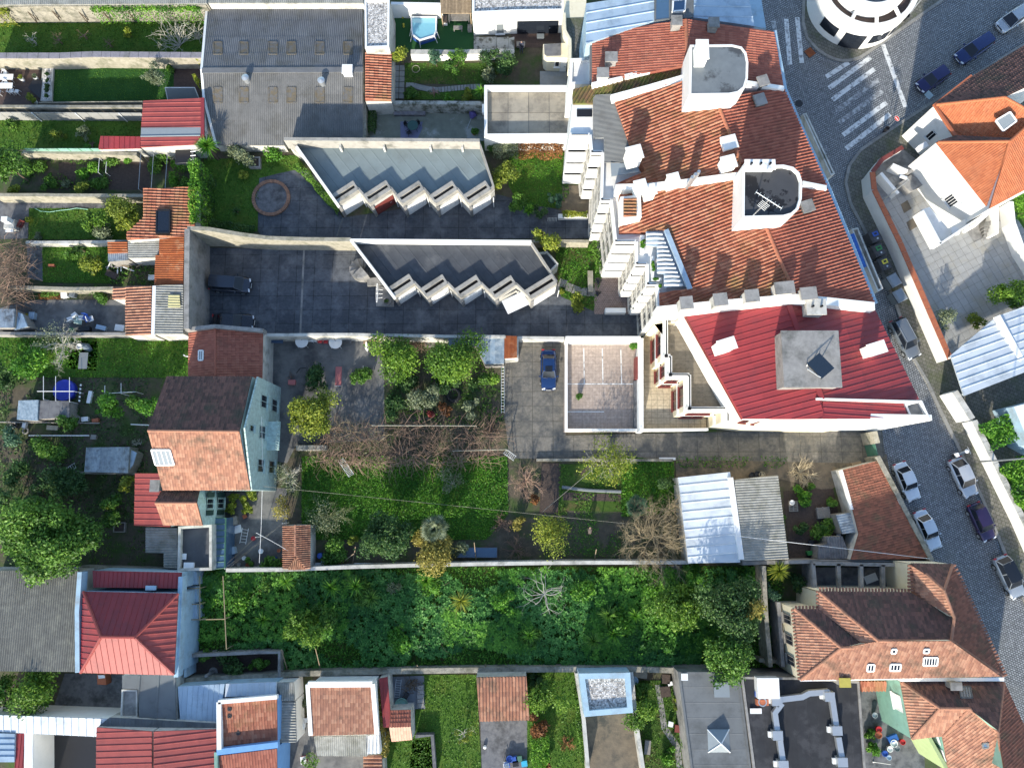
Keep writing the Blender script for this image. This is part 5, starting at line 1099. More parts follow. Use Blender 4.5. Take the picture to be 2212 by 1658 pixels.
T = thing('vine_pergola','thin wire and pole pergola over the vegetable beds','pergola',A(0,0,1200,1600)[0])
for x in (1215,1325,1445): a = W(A(0,0,x,1330)[0],2.0);b = W(A(0,0,x-20,1630)[0],2.0);MB().tube([a,b],.03,5).build('rail',STEEL,T);MB().tube([(b.x,b.y,0),b],.04,5).build('post',STEEL,T);MB().tube([(a.x,a.y,0),a],.04,5).build('post',STEEL,T)
T = local('cold_frame','small open wire frame standing in the beds','frame',A(0,0,925,1460)[0],0)
for sx in (-1,1):
    for sy in (-1,1): MB().tube([(sx*.4,sy*.8,0),(sx*.4,sy*.8,.9)],.03,5).build('post',WPAINT,T)
    MB().tube([(sx*.4,-.8,.9),(sx*.4,.8,.9)],.03,5).build('rail',WPAINT,T)
spiky('tall spiky cordyline palm at the warehouse corner',(447,316),28,3.0,LBRIGHT,190,.06,'cordyline');T = thing('dark_shed','hut behind the cordyline with the dark of its slatted opening painted black','shed',A(0,0,1580,1340)[0]);MB().prism([W(p,2.0) for p in A(0,0,1515,1280,1660,1290,1680,1400,1510,1410)],0).build('wall',CONCD,T);MB().prism([W(p,2.1) for p in A(0,0,1515,1280,1640,1285,1650,1400,1510,1405)],2.02).build('roof',BLACK,T)  # black sheet on top paints the dark inside of the shed opening
for k in range(3): a,b = [W(p,2.2) for p in A(0,0,1645,1310+k*35,1690,1305+k*35)];MB().tube([a,b],.05,5).build('slat',WPAINT,T)
shrub('dense grey green bush by the warehouse foot',A(0,0,2090,1340)[0],24,2.0,LOLIVE,280);shrub('yellow flowering bush on the planter lawn',A(0,0,2115,1505)[0],15,1.3,LY);shrub('low shrub along the sawtooth garage corner',A(1,0,140,1330)[0],22,1.2,LBRIGHT,200);shrub('small bush against the west garage wall',A(1,0,360,1440)[0],10,1.0,LG)
hedge('dark ivy hedge along the left side of the planter lawn',D(447,380,444,440,438,490),1.4,LD,1.2,200);hedge('green ivy creeping along the diagonal garage wall',D(655,368,700,420,734,458),.9,LG,.7,260);spiky('small dark agave on the planter lawn',A(0,1,2040,165)[0],10,.35,LD,40,.05,'agave');T = thing('stone_trough','square stone trough on the planter lawn','planter',(548,348));wp = [W(p,.45) for p in D(537,338,562,338,562,362,538,362)];loopwall(T,'rim',wp,0,.45,.16,CONC);MB().prism([Vector((p.x,p.y,.3)) for p in offset_poly(wp,.16)],.02).build('soil',SOIL,T)
hedge('dark shrubbery along the southern edge of the planter lawn',D(440,478,500,492,550,497),.8,LD,1.0,180)
# pool garden
wall('white garden wall behind the paddling pool',A(1,0,1165,28,1600,36),2.3,.3,WHITE)
T = thing('frame_pool','pale blue frame pool with drooping cover on artificial grass','pool',A(1,0,1450,240)[0]);wp = [W(p,.85) for p in A(1,0,1335,142,1560,142,1558,270,1540,310,1412,350,1345,300,1338,250)];MB().prism([Vector((p.x,p.y,.7)) for p in wp],0).build('pool_wall',BLUEPL,T);loopwall(T,'rim',wp,.4,.86,.14,WPAINT);MB().prism([Vector((p.x,p.y,.76)) for p in offset_poly(wp,.12)],.7).build('water',POOLW,T)
for i in range(7): c = wp[i];MB().tube([(c.x*1.0,c.y,.86),(c.x+(.25 if i in (2,3) else -.25 if i > 4 else 0),c.y-.3,0)],.04,5).build('leg',WPAINT,T)
T = thing('bamboo_pergola','brown bamboo pole pergola roof above the wooden sofa','pergola',A(1,0,1720,60)[0]);a,b = W(A(1,0,1592,-60)[0],2.6),W(A(1,0,1858,118)[0],2.4);k = 22
for i in range(k): x = a.x+(b.x-a.x)*(i+.5)/k;MB().tube([(x,a.y,2.6),(x+.03,b.y,2.4)],.085,6).build('pole',BAMBOO,T)
for x in (a.x+.1,b.x-.1): MB().tube([(x,b.y+.1,0),(x,b.y+.1,2.35)],.07,6).build('post',BAMBOO,T)
T = local('wooden_sofa','brown slatted wooden garden sofa under the bamboo pergola','sofa',A(1,0,1755,170)[0],0)
for k in range(8): MB().bx(-1.1,1.1,-.45+k*.11,-.36+k*.11,.38,.43).build('seat_slat',WOODG,T)
for s in (-1,1): MB().bx(s*1.1-.05,s*1.1+.05,-.5,.5,0,.62).build('armrest',WOODG,T)
MB().bx(-1.1,1.1,.45,.52,.3,.85).build('backrest',WOODG,T);bench('small slatted wooden bench on the artificial grass',A(1,0,1745,262)[0],0,1.0,WOODG);bench('short wooden stool bench beside the white annex wall',A(1,0,1847,258)[0],90,.75,WOODG);junkbox('white planter box beside the wooden sofa',A(1,0,1630,165)[0],0,.5,.8,.6,WPAINT,SOIL,'planter_box')
for i,(x,y) in enumerate(((1195,155),(1268,157),(1276,235),(1275,215))): c = W(A(1,0,x,y)[0]);o = MB().lathe((c.x,c.y,.0),[(.06,0),(.11,.05),(.12,.12),(.08,.2),(.02,.23)],12).build('toy_ball',YELPL if i else WPAINT,None,base=Vector((c.x,c.y,0)));tag(o,'small yellow ball left on the artificial grass' if i else 'white ball by the paddling pool garden wall','ball','balls on the artificial grass')
AX = prismthing('white flat roofed annex with gravel roof facing the pool garden','annex','annex',D(1020,-40,1218,-40,1218,26,1106,28,1020,32),3.6,WHITE,top=GRAVEL,rim=WPAINT,rimh=.2,rimw=.25)
a,b = W(D(1106,28)[0],3.6),W((1218,26),3.6);door(AX,a,b,.1,.92,.05,2.2,GLASS,'glass_door',.05);window(AX,W((1020,32),3.6),a,.58,.8,.2,1.9,glass=GREYP,bars=0);dkb = sheet('deck',A(2,0,-20,250,425,255,425,415,20,410),.012,DECK)
T = thing('rock_steps','broad rough stone steps in front of the white annex','steps',A(1,0,2000,370)[0])
for k,(x0,x1) in enumerate(((1880,1925),(1925,2075),(2078,2180),(2182,2230))): MB().prism([W(p,.3+.12*k) for p in A(1,0,x0,318+4*k,x1,318,x1,436,x0,436)],0).build('stone_step',mat('lichen_stone',(.34,.35,.34),(.24,.25,.24),1.5,.9,.4,dirt=(.07,.07,.06),dscale=1.4,dlo=.48,dhi=.6),T)
wall('white capped retaining wall dividing pool garden from shrub garden',A(1,0,1335,452,1700,455,2120,445,2230,450),1.2,.45,WHITE,WHITE2)
for (x,y,r,h,l,lab,nm) in ((1258,470,22,3.4,LY,'bright yellow green tree at the corner of the pool garden','broadleaf_tree'),(1550,500,19,2.6,LBLUE,'blue green conifer in front of the white retaining wall','conifer'),(1725,540,27,2.8,LG,'broad bushy evergreen beside the blue green conifer','evergreen_tree'),(2035,500,22,2.4,LD,'dark shrubby tree in front of the rock steps','broadleaf_tree'),(2160,590,30,2.6,LD,'dark spreading tree beside the curved yellow stair','broadleaf_tree')): tree(lab,A(1,0,x,y)[0],r,h,l,dens=260,leaf=.12,name=nm)
shrub('silver leaved shrub below the rock steps',A(1,0,2010,620)[0],20,1.5,LOLIVE,260);shrub('low bush at the start of the curved stepping stones',A(1,0,1345,810)[0],18,1.1,LG);shrub('low bush in the middle of the garden strip',A(1,0,1670,835)[0],14,.9,LBRIGHT);shrub('low olive bush beside the cordyline',A(1,0,1800,830)[0],18,.9,LY);bare('small pinkish bare shrub beside the stepping stones',A(1,0,1535,775)[0],12,1.6,mat('pink_twigs',(.40,.22,.18),(.3,.16,.13),3,.9,0),6,3,3,'bare_shrub','shrub',.025);spiky('spiky green cordyline by the terrace wall',A(1,0,1940,785)[0],17,1.4,LBRIGHT,70,.05,'cordyline')
T = thing('stepping_path','curved stepping stone path through the shrub garden','path',A(1,0,1600,760)[0]);q = A(1,0,1295,735,1360,740,1425,758,1490,772,1560,778,1640,772,1720,764,1800,757,1880,752,1950,750)
wp = [W(p) for p in q];L = sum((wp[i+1]-wp[i]).length for i in range(9));k = 26
for i in range(k):
    t = (i+.5)/k*9;j = min(8,int(t));c = wp[j].lerp(wp[j+1],t-j);e = (wp[j+1]-wp[j]).normalized();MB().box(c+Vector((0,0,.03)),e*L/k*.45,Vector((-e.y,e.x,0))*.3,(0,0,.03)).build('stepping_stone',mat('grey_flagstone',(.30,.30,.28),(.22,.22,.21),3,.85,.2,obj=.1),T)
T = thing('flagged_path','double row of square dark flagstones beside the red lean-to','path',A(1,0,1230,700)[0]);paving(T,A(1,0,1190,565,1280,570,1280,855,1190,855),.56,.62,0,.01,MATS['grey_flagstone'],.08,.05,name='flagstone')
c = W(A(1,0,1380,600)[0]);o = MB().tube([(c.x+.42*math.cos(t),c.y+.42*math.sin(t),.08) for t in np.linspace(0,6.283,20)],.035,5).build('garden_hose',STONEL,None,base=Vector((c.x,c.y,0)));tag(o,'coiled pale garden hose on the patchy grass','hose')
wall('old flaking stone wall above the concrete patio',A(1,0,950,875,1170,885,1500,885,1975,890),1.9,.4,mat('flaking_wall',(.42,.42,.38),(.26,.26,.23),2,.9,.5,dirt=(.07,.075,.05),dscale=1.1,dlo=.45,dhi=.6));wall('mossy wall between warehouse and concrete patio',A(1,0,935,870,935,1190),1.8,.35,STONE)
sheet('patio',A(1,0,950,930,1985,930,1985,1215,960,1215),.006,mat('mossy_concrete',(.24,.25,.20),(.17,.18,.14),1.2,.85,.15,dirt=(.35,.36,.33),dscale=.35,dlo=.52,dhi=.6))
hedge('dark scruffy shrubs along the patio side wall',A(1,0,1005,960,1000,1040,995,1140),1.0,LD,.7,240);junkbox('long dark stone bench against the flaking wall',A(1,0,1325,972)[0],0,3.4,.45,.45,CONCD,COPING,'stone_bench','bench');sheet('ground_cloth',A(1,0,1245,1050,1440,1052,1430,1090,1440,1100,1395,1195,1248,1195),.02,mat('lilac_tarp',(.20,.21,.33),(.16,.17,.27),2,.6,.2));table('dark green round table on a lilac groundsheet',A(1,0,1360,1110)[0],0,1.15,1.15,mat('bottle_green',(.04,.10,.09),(.03,.08,.07),2,.5,0),round_=True)
for (x,y,d) in ((1308,1095,150),(1395,1085,40),(1325,1160,215)): chair('black metal chair at the dark green table',A(1,0,x,y)[0],d+180,BLACK,'black chairs on the groundsheet')
T = thing('closed_parasol','folded purple parasol lying across the concrete patio','parasol',A(1,0,1860,1020)[0]);a,b = W(A(1,0,1885,955)[0],.5),W(A(1,0,1822,1110)[0],.1);m = a.lerp(b,.45);MB().tube([a,a.lerp(m,.4),m],[.05,.48,.14],10).build('canopy',PURPLE,T);MB().tube([m,b],.035,6).build('shaft',STEEL,T)
pot('pot with leafy green plant in the patio corner',A(1,0,1880,1140)[0],.25,.4,TERRA,LG,.5,.5)
# slabbed roof terrace beside the apartment building
TA = thing('roof_terrace','stained slab terrace enclosed by white walls beside the stepped building','terrace',(1140,245));wp = [W(p,2.4) for p in D(1052,197,1232,199,1228,289,1050,290)];MB().prism([W(p,2.4) for p in D(1046,186,1240,186,1236,302,1046,303)],0).build('walls',WHITE,TA);pv = MB().prism([p+Vector((0,0,.01)) for p in wp],2.4).build('terrace_floor',CONCD,TA);paving(pv,D(1054,200,1230,200,1227,289,1053,289),1.95,1.9,0,2.42,SLABC,.05,.04,name='terrace_slab',zr=2.4);loopwall(TA,'parapet',[W(p,3.2) for p in D(1046,184,1240,184,1236,294,1046,295)],2.39,3.2,.32,WHITE)
junkbox('white air conditioner hanging by the slab terrace wall',A(1,0,1968,935)[0],90,.9,.35,.6,WPAINT,name='air_conditioner',cat='air conditioner',z=1.6)
# curved yellow stair and lower rooms
YB = thing('curved_stair_building','yellow cream building with a curved parapet and small white door','building',A(2,0,520,350)[0]);MB().prism([W(p,4.0) for p in A(2,0,455,-120,640,-120,640,520,505,515,505,350,455,270,440,120)],0).build('wall',CREAM,YB);MB().prism([W(p,4.02) for p in A(2,0,470,155,635,150,635,512,520,512,515,330,470,270)],3.98).build('terrace_floor',WALK,YB)
strip(YB,'curved_parapet',A(2,0,450,110,450,200,455,260,480,310,498,340,500,420,495,600),4.8,.3,1.2,CREAM);rr = [W(p,2.6) for p in A(2,0,275,390,420,375,420,480,300,485,280,470)];MB().prism([W(p,2.55) for p in A(2,0,268,382,480,372,480,500,300,495,275,470)],0).build('porch',CREAM,YB);MB().prism([p+Vector((0,0,.05)) for p in rr],2.5).build('porch_roof',CONCD,YB);a,b = W(A(2,0,300,495)[0],2.55),W(A(2,0,480,500)[0],2.55);door(YB,a,b,.68,.98,.02,2.0,WPAINT);window(YB,a,b,.4,.64,.9,1.9,bars=0)
prismthing('plain white low block between curved stair and orange roof','building','low_block',A(2,0,500,520,690,515,690,740,490,745),8.5,WHITE,top=WHITE,rim=WHITE,rimh=.3);sheet('patio',A(2,0,240,615,475,620,470,740,240,740),.008,SLABG)
c = W(A(2,0,80,380)[0],.9);T = thing('person','person in dark clothes sitting on the edge of the dark deck','person',Vector((c.x,c.y,0)))
me = bpy.data.meshes.new('body');J = [(0,0,.5),(0,.02,.75),(0,.03,1.0),(0,.02,1.12),(0,0,1.25),(.2,.02,1.02),(.26,-.08,.78),(.2,-.25,.68),(-.2,.02,1.02),(-.27,-.08,.78),(-.2,-.25,.68),(.1,-.05,.48),(.12,-.45,.47),(.12,-.48,.08),(.12,-.62,.05),(-.1,-.05,.48),(-.13,-.43,.47),(-.14,-.5,.08),(-.14,-.64,.05)]
E = [(0,1),(1,2),(2,3),(3,4),(2,5),(5,6),(6,7),(2,8),(8,9),(9,10),(0,11),(11,12),(12,13),(13,14),(0,15),(15,16),(16,17),(17,18)];RD = [.16,.15,.16,.06,.1,.07,.05,.035,.07,.05,.035,.1,.075,.05,.045,.1,.075,.05,.045]
me.from_pydata([(c.x+x,c.y+y,z) for x,y,z in J],E,[]);o = link('body',me,gloss('navy_clothes',(.03,.035,.06),.8),T);o.modifiers.new('skin','SKIN');me.skin_vertices.new() if hasattr(me.skin_vertices,'new') and not me.skin_vertices else None
try:
    for i,v in enumerate(me.skin_vertices[0].data): v.radius = (RD[i],RD[i])
    me.skin_vertices[0].data[0].use_root = True
except Exception: pass
o.modifiers.new('sub','SUBSURF').levels = 1;MB().lathe((c.x,c.y,1.17),[(.03,0),(.085,.05),(.1,.12),(.085,.2),(.03,.25)],12).build('head',gloss('skin',(.45,.28,.2),.6),T,smooth=True);MB().lathe((c.x,c.y+.02,1.28),[(.106,0),(.1,.1),(.03,.15)],12).build('hair',BLACK,T,smooth=True)
junkbox('low dark bench the person sits on',A(2,0,75,378)[0],0,.9,.5,.42,WOODG,WOODG,'bench','bench');junkbox('small grey table panel on the dark deck',A(2,0,245,310)[0],0,.75,.45,.35,GREYP,name='low_table',cat='table')
# gardens west of the stepped facade
for (u,v,r,h,l,lab) in ((1088,378,30,3.6,LY,'rounded yellow green citrus tree beside the northern garages'),(1200,428,20,1.8,LBLUE,'clipped blue green round bush on the bright lawn')): tree(lab,(u,v),r,h,l,dens=330,leaf=.12,zc=.6 if r > 25 else .5,lobes=None)
hedge('russet and green hedge below the slab terrace',D(1065,322,1120,322),1.6,LOLIVE,1.3,260);hedge('russet leaved hedge in front of the stepped facade',D(1120,322,1170,324,1215,326),1.6,LRUSSET,1.3,260);shrub('small bush in the dark gap behind the garage end',(1063,315),14,1.5,LG)
for (u,v,r,l,lab) in ((1120,438,22,LG,'leafy bush at the corner of the northern court'),(1145,455,17,LBRIGHT,'spiky leaved bush on the bed edge beside the court'),(1165,458,14,LD,'dark low bush beside the little white gate')): shrub(lab,(u,v),r,1.4,l)
spiky('bright spiky palm in the bed beside the northern court',(1143,455),14,.8,LBRIGHT,60,.05,'cordyline');hedge('yellow flowering trough hedge in front of the white facade',D(1215,463,1268,464),.9,LY,.6,500,.08);T = thing('flower_trough','long white flower trough at the court edge','planter',(1240,470));MB().prism([W(p,.6) for p in D(1206,462,1270,462,1270,471,1206,471)],0).build('trough',WHITE,T);T = thing('garden_gate','small white slatted garden gate at the court','gate',(1193,470))
for k in range(7): c = W((1184+k*3.1,472),.8);MB().bx(c.x-.03,c.x+.03,c.y-.02,c.y+.02,.05,.95).build('bar',WPAINT,T)
sheet('patio',D(1215,400,1272,400,1272,462,1212,462),.009,DIRT);tree('yellow green loose tree overhanging the southern garage roof',(1178,520),36,4.6,LY,dens=150,leaf=.14,lob=.35);shrub('pale green bush at the corner of the parking court',(1246,655),20,1.4,LY,200);shrub('yellow little bush on the court kerb',(1214,630),9,.9,LY)
hedge('green shrub growing against the stepped facade',D(1278,525,1296,540,1296,585),1.0,LG,.9,200);T = thing('stepping_stones','four square concrete stepping stones in the weedy grass','path',(1235,620))
for (x,y,r) in ((437,787,.3),(493,823,.3),(552,846,.35),(622,862,0),(683,866,0)): c = W(A(2,1,x,y)[0]);MB().box((c.x,c.y,.04),(.42*math.cos(r),-.42*math.sin(r),0),(.42*math.sin(r),.42*math.cos(r),0),(0,0,.04)).build('stone',CONC,T)
BP = sheet('patio',D(1283,600,1352,600,1376,650,1358,678,1284,678),.012,BRICKP);wall('low white wall with a narrow planting slot beside the court',D(1308,670,1352,670),.9,.5,WHITE);junkbox('pale stone bench at the edge of the weedy grass',A(2,1,676,768)[0],90,2.2,.5,.45,STONEL,name='stone_bench',cat='bench')
for (x,y) in ((748,768),(742,872)): T = local('paving_parasol_base','dark triangular parasol base on the brown paving','parasol base',A(2,1,x,y)[0],20,0,'parasol bases on brown paving');MB().lathe((0,0,0),[(.42,0),(.4,.1),(.06,.14),(.05,.5)],3).build('base',BLACK,T)
# ================================================================== WESTERN SHEDS AND PLOTS
CW = lambda m: {'white_paint': 'white','grey_plastic': 'dark grey','concrete': 'pale concrete','terracotta': 'terracotta','black_plastic': 'black','red_plastic': 'red','blue_plastic': 'blue','galvanised_steel': 'silver','pale_blue_metal': 'pale blue'}[m.name]
OS,_ = building('orange ribbed tile shed carrying a black solar panel',[([(310,408,3.4),(422,404,2.9),(421,492),(400,495),(398,511,2.95),(274,518,3.5),(274,503),(310,470)],TORANGE,'pan',dict(down=(1,0)))],WHITE2,'tiled_shed','shed')
lightpx(OS,A(0,1,1362,168,1474,163,1472,358,1356,360),[(310,408,3.4),(422,404,2.9),(274,518,3.5)],frame=BLACK,glass=ANTHR,h=.3,bars=0,name='solar_panel')
building('small rusty and zinc lean-to roof west of the corrugated sheds',[(flat(A(0,1,930,432,1100,425,1102,520,934,528),2.2),RUST,'corr',dict(down=(-1,0),col=.9)),(flat(A(0,1,934,530,1102,522,1108,585,936,600),2.0),ZINC,'corr',dict(down=(0,-1),col=.9))],WOODG,'tin_shed','shed')
building('striped grey corrugated shed roof between rusty sheets',[([*[(p[0],p[1],2.5) for p in A(0,1,1106,420,1376,416)],*[(p[0],p[1],2.5) for p in A(0,1,1372,560,1110,572)]],FIBREL,'corr',dict(down=(-1,0)))],WHITE2,'tin_shed','shed')
building('bright rust red corrugated iron roof against the retaining wall',[(flat(A(0,1,1378,405,1590,388,1588,520,1376,535),2.9),RUST,'corr',dict(down=(-1,0),row=1.6)),(flat(A(0,1,1345,542,1588,524,1580,795,1332,802),2.75),RUST,'corr',dict(down=(-1,0),row=1.6))],WHITE2,'tin_shed','shed')
building('red tiled shed with white gutter in the paved yard',[([(272,618,2.5),(329,617,3.0),(327,722,3.0),(272,724)],TOLD,'pan',dict(down=(-1,0)))],WHITE2,'tiled_shed','shed');building('little tiled porch beside the white guttered shed',[([(245,620,2.1),(275,619,2.4),(274,645,2.4),(244,646)],TOLD,'pan',dict(down=(-1,0)))],WHITE2,'porch','shed')
building('striped grey corrugated shed with a yellow translucent sheet',[([(337,617,3.1),(396,614,2.9),(396,721,2.9),(335,722)],FIBREL,'big',dict(down=(1,0)))],WHITE2,'tin_shed','shed');T = OS
gt = thing('box_gutter','white gutter wall between tiled and corrugated sheds','gutter',(332,670));strip(gt,'gutter',D(333,617,330,723),3.15,.35,.35,WPAINT)
tv = thing('translucent_sheet','yellow translucent roofing sheet laid on the grey corrugated shed','roof sheet',W((376,650),3.0));wp,n = P3([(364,636,3.16),(388,636,3.08),(390,664,3.08),(363,664)]);field(tv,'sheet',wp,n,mat('yellowed_plastic',(.55,.50,.25),(.45,.42,.22),2,.5,.05),1.0,0,WAVE(5),down=(1,0),mode='pieces')
wall('pale wall along the concrete garden path',A(0,1,-60,22,900,28,1240,30),1.7,.35,STONEL);wall('white topped wall below the citrus trees',A(0,1,220,432,700,432,1095,425),1.1,.3,WHITE2);wall('pale stone wall above the junk filled yard',A(0,1,60,815,600,835,975,830),1.4,.35,STONEL);wall('grey wall between the junk filled yard and thick grass',A(0,1,-60,1218,650,1222,1090,1222,1620,1232),1.3,.3,CONC)
tree('big yellow green citrus tree overhanging the orange tiled shed',A(0,1,1090,200)[0],42,4.4,LY,dens=330,leaf=.13);tree('smaller yellow leaved citrus tree beside the big one',A(0,1,810,280)[0],29,3.2,LC,dens=280,leaf=.13);shrub('white flowering shrub under the citrus trees',A(0,1,880,350)[0],26,1.6,LOLIVE,240,.12);shrub('small silver shrub on the grass plot',A(0,1,330,375)[0],8,.7,LOLIVE);shrub('little yellow flower bush beside the barbecue',A(0,1,245,235)[0],8,.7,LY)
T = local('barbecue','white brick barbecue on the western path','barbecue',A(0,1,130,285)[0],0);MB().bx(-.6,.5,-.7,.3,0,.85).build('body',WHITE2,T);MB().bx(-.35,.3,-.2,.3,.85,1.7).build('flue',WPAINT,T);MB().bx(-.5,.3,-1.0,-.7,.55,.65).build('shelf',WPAINT,T)
T = local('wheelbarrow','dark red wheelbarrow by the barbecue','wheelbarrow',A(0,1,205,290)[0],70);MB().add([(-.4,-.3,.55),(.4,-.3,.55),(.4,.3,.55),(-.4,.3,.55),(-.2,-.18,.25),(.3,-.18,.25),(.3,.18,.25),(-.2,.18,.25)],[(7,6,5,4),(0,4,5,1),(1,5,6,2),(2,6,7,3),(3,7,4,0)]).build('tray',MAROON,T);MB().tube([(.55,-.04,.2),(.55,.04,.2)],.2,14).build('wheel',RUBBER,T)
for s in (-1,1): MB().tube([(.55,s*.08,.2),(-.8,s*.28,.5)],.025,5).build('handle',WOOD,T)
o = MB().tube([W(p,.08) for p in A(0,1,300,140,350,165,430,172,520,158,600,150,660,138,760,150)],.035,5).build('garden_hose',mat('mint_hose',(.25,.5,.38),(.22,.45,.34),3,.5,0),None,base=W(A(0,1,300,140)[0]));tag(o,'pale green hose snaking along the path edge','hose')
tangle('bare brown vine tangle along the western edge',A(0,1,-40,420,220,440,250,700,200,990,-40,980),420,2.2,TWIG,L=(.8,1.9),r=.022)
shrub('feathery yellow green shrub beside the rusty sheds',A(0,1,800,640)[0],30,2.2,LY,150,.14);spiky('dark spiky plant on the white topped wall',A(0,1,690,490)[0],15,.9,LD,40,.05,'yucca');shrub('grassy bush in front of the spiky plant',A(0,1,620,540)[0],20,1.0,LG)
junkbox('orange toy bench on the grass plot',A(0,1,440,632)[0],0,.6,.2,.35,TERRA,name='toy_bench',cat='bench');junkbox('pale stone trough beside the feathery shrub',A(0,1,960,710)[0],-25,1.2,.6,.6,STONEL,SOIL,'stone_trough','trough');junkbox('stack of white boards below the rusty roof',A(0,1,1310,735)[0],0,.7,.5,.4,WPAINT,name='board_stack',cat='boards')
for k,(x,y) in enumerate(((275,475),(285,545),(290,610),(270,650),(300,690),(320,470))): pot(('dark grey plastic' if k % 2 else 'pale concrete')+' pot among the clutter on the short path',A(0,1,x,y)[0],random.uniform(.14,.24),random.uniform(.3,.5),GREYP if k % 2 else CONC,None,group='pots on the short path')
T = thing('scrap_heap','heap of grey timber scraps behind the rusty sheds','timber',A(0,1,1050,640)[0])
for k in range(16): c = W(A(0,1,1060+random.gauss(0,55),635+random.gauss(0,25))[0],.3);a = random.uniform(0,3);MB().box((c.x,c.y,random.uniform(.15,.7)),(random.uniform(.3,.8)*math.cos(a),.5*math.sin(a),random.uniform(-.1,.2)),(-.06*math.sin(a),.06*math.cos(a),0),(0,0,.03)).build('plank',random.choice([WOODG,WPAINT,WOOD]),T)
grass(A(0,1,960,580,1330,580,1330,800,960,800),40,.5,LG,.14,'rank weeds behind the rusty sheds',0,'weeds')
# junk yard
T = thing('chair_heap','heap of stacked white and blue plastic chairs in the yard','chairs',A(0,1,680,1095)[0])
for k,(x,y,m) in enumerate(((600,1095,WPAINT),(640,1060,WPAINT),(660,1110,mat('mint_plastic',(.5,.6,.5),(.45,.55,.46),2,.5,0)),(700,1085,WPAINT),(735,1075,BLUEPL),(760,1100,BLUEPL),(790,1095,WPAINT),(690,1120,MATS['mint_plastic']))):
    c = W(A(0,1,x,y)[0],.5);a = random.uniform(0,6);X = Vector((math.cos(a),math.sin(a),.25));Y = Vector((-math.sin(a),math.cos(a),.2));MB().box((c.x,c.y,.35+.04*k),X*.26,Y*.25,(0,0,.03)).build('chair_seat',m,T);MB().box(Vector((c.x,c.y,.6+.04*k))-X*.27,(0,0,.28),Y*.24,X*.03).build('chair_back',m,T)
for (x,y,lx,ly,h,m,lab) in ((870,1168,1.0,.4,.4,MBLUE,'pale blue cool box by the grey wall'),(270,1065,.55,.7,.5,MBLUE,'pale blue plastic box in the middle of the junk yard'),(1030,1170,.9,.6,.6,WPAINT,'white cabinet against the tiled shed'),(550,885,.6,.55,.5,WPAINT,'white cabinet beside the orange flowers'),(620,1190,.6,.4,.4,GREENPL,'green crate against the grey wall'),(720,1180,1.2,.4,.5,BLACK,'black bench box against the grey wall'),(620,882,.55,.5,.55,GREYP,'grey basin next to the white cabinet'),(1050,1185,.5,.3,.4,BLACK,'black crate beside the white cabinet')): junkbox(lab,A(0,1,x,y)[0],random.uniform(-15,15),lx,ly,h,m)
pot('small yellow plastic stool by the silver shack',A(0,1,222,1063)[0],.2,.4,YELPL)
building('silver sheet metal shack with orange tile patches',[(flat(A(0,1,-60,1010,130,1010,118,1170,-60,1170),2.0),ZINC,'corr',dict(down=(0,-1),col=.9))],WOODG,'tin_shack','shed');building('low translucent blue plastic lean-to on the silver shack',[(flat(A(0,1,132,1030,195,1050,240,1160,125,1190),1.5),MBLUE,'corr',dict(down=(0,-1),col=.8))],WOODG,'lean_to','shed')
hedge('orange flowering plants in the narrow bed',A(0,1,330,900,530,905),.5,LRUSSET,.5,200,.08,'flower_bed');hedge('green plants in the narrow bed under the wall',A(0,1,360,880,520,880),.6,LG,.6,200);shrub('weedy bush beside the little porch',A(0,1,880,890)[0],20,.9,LG,150)
bare('pale lichen covered bare tree in the thick grass',A(0,1,480,1290)[0],46,4.2,TWIGP,9,4,3,tw=.05,leaves=LOLIVE,ldens=12);tree('bright green shrubby tree beside the bare lichen tree',A(0,1,270,1440)[0],44,2.6,LBRIGHT,dens=130,leaf=.15);tree('dark leafy tree at the western edge below the thick grass',A(0,1,30,1590)[0],30,3.0,LD)
table('grey garden table under the thick grass trees',A(0,1,752,1465)[0],90,1.7,.9,GREYP);T = thing('folded_parasol','folded grey blue parasol lying by the garden table','parasol',A(0,1,745,1335)[0]);a,b = W(A(0,1,705,1305)[0],.4),W(A(0,1,785,1365)[0],.3);MB().tube([a,a.lerp(b,.5),b],[.06,.42,.2],9).build('canopy',mat('slate_canvas',(.13,.17,.2),(.1,.13,.16),3,.8,.1),T);MB().tube([a,a+(a-b)*.2],.03,5).build('shaft',STEEL,T);pot('white round pot beside the folded parasol',A(0,1,680,1330)[0],.28,.5,WPAINT)
# red brick tiled outbuilding
BR,_ = building('bright red tiled outbuilding with a grey parapet by the parking court',[([(408,716,3.6),(465,708,4.4),(465,812,4.4),(407,812)],TRED,'flat'),([(465,708,4.4),(568,716,3.3),(566,832),(540,820),(465,812,4.4)],TRED,'flat')],WHITE2,'outbuilding','building');strip(BR,'parapet',D(400,711,463,704,568,713),4.5,.35,1.2,CONC,[4.3,4.9,4.1]);ridge(BR,W((465,709),4.4),W((465,811),4.4),TRED)
lightpx(BR,A(0,1,1720,1368,1758,1368,1756,1450,1718,1452),[(408,716,3.6),(465,708,4.4),(465,812,4.4)],glass=SKYL,h=.1,bars=1);c = W((402,769),3.4);MB().tube([(c.x+.7,c.y,3.0),c,(c.x,c.y,3.9)],.07,6).build('vent_pipe',WPAINT,BR)

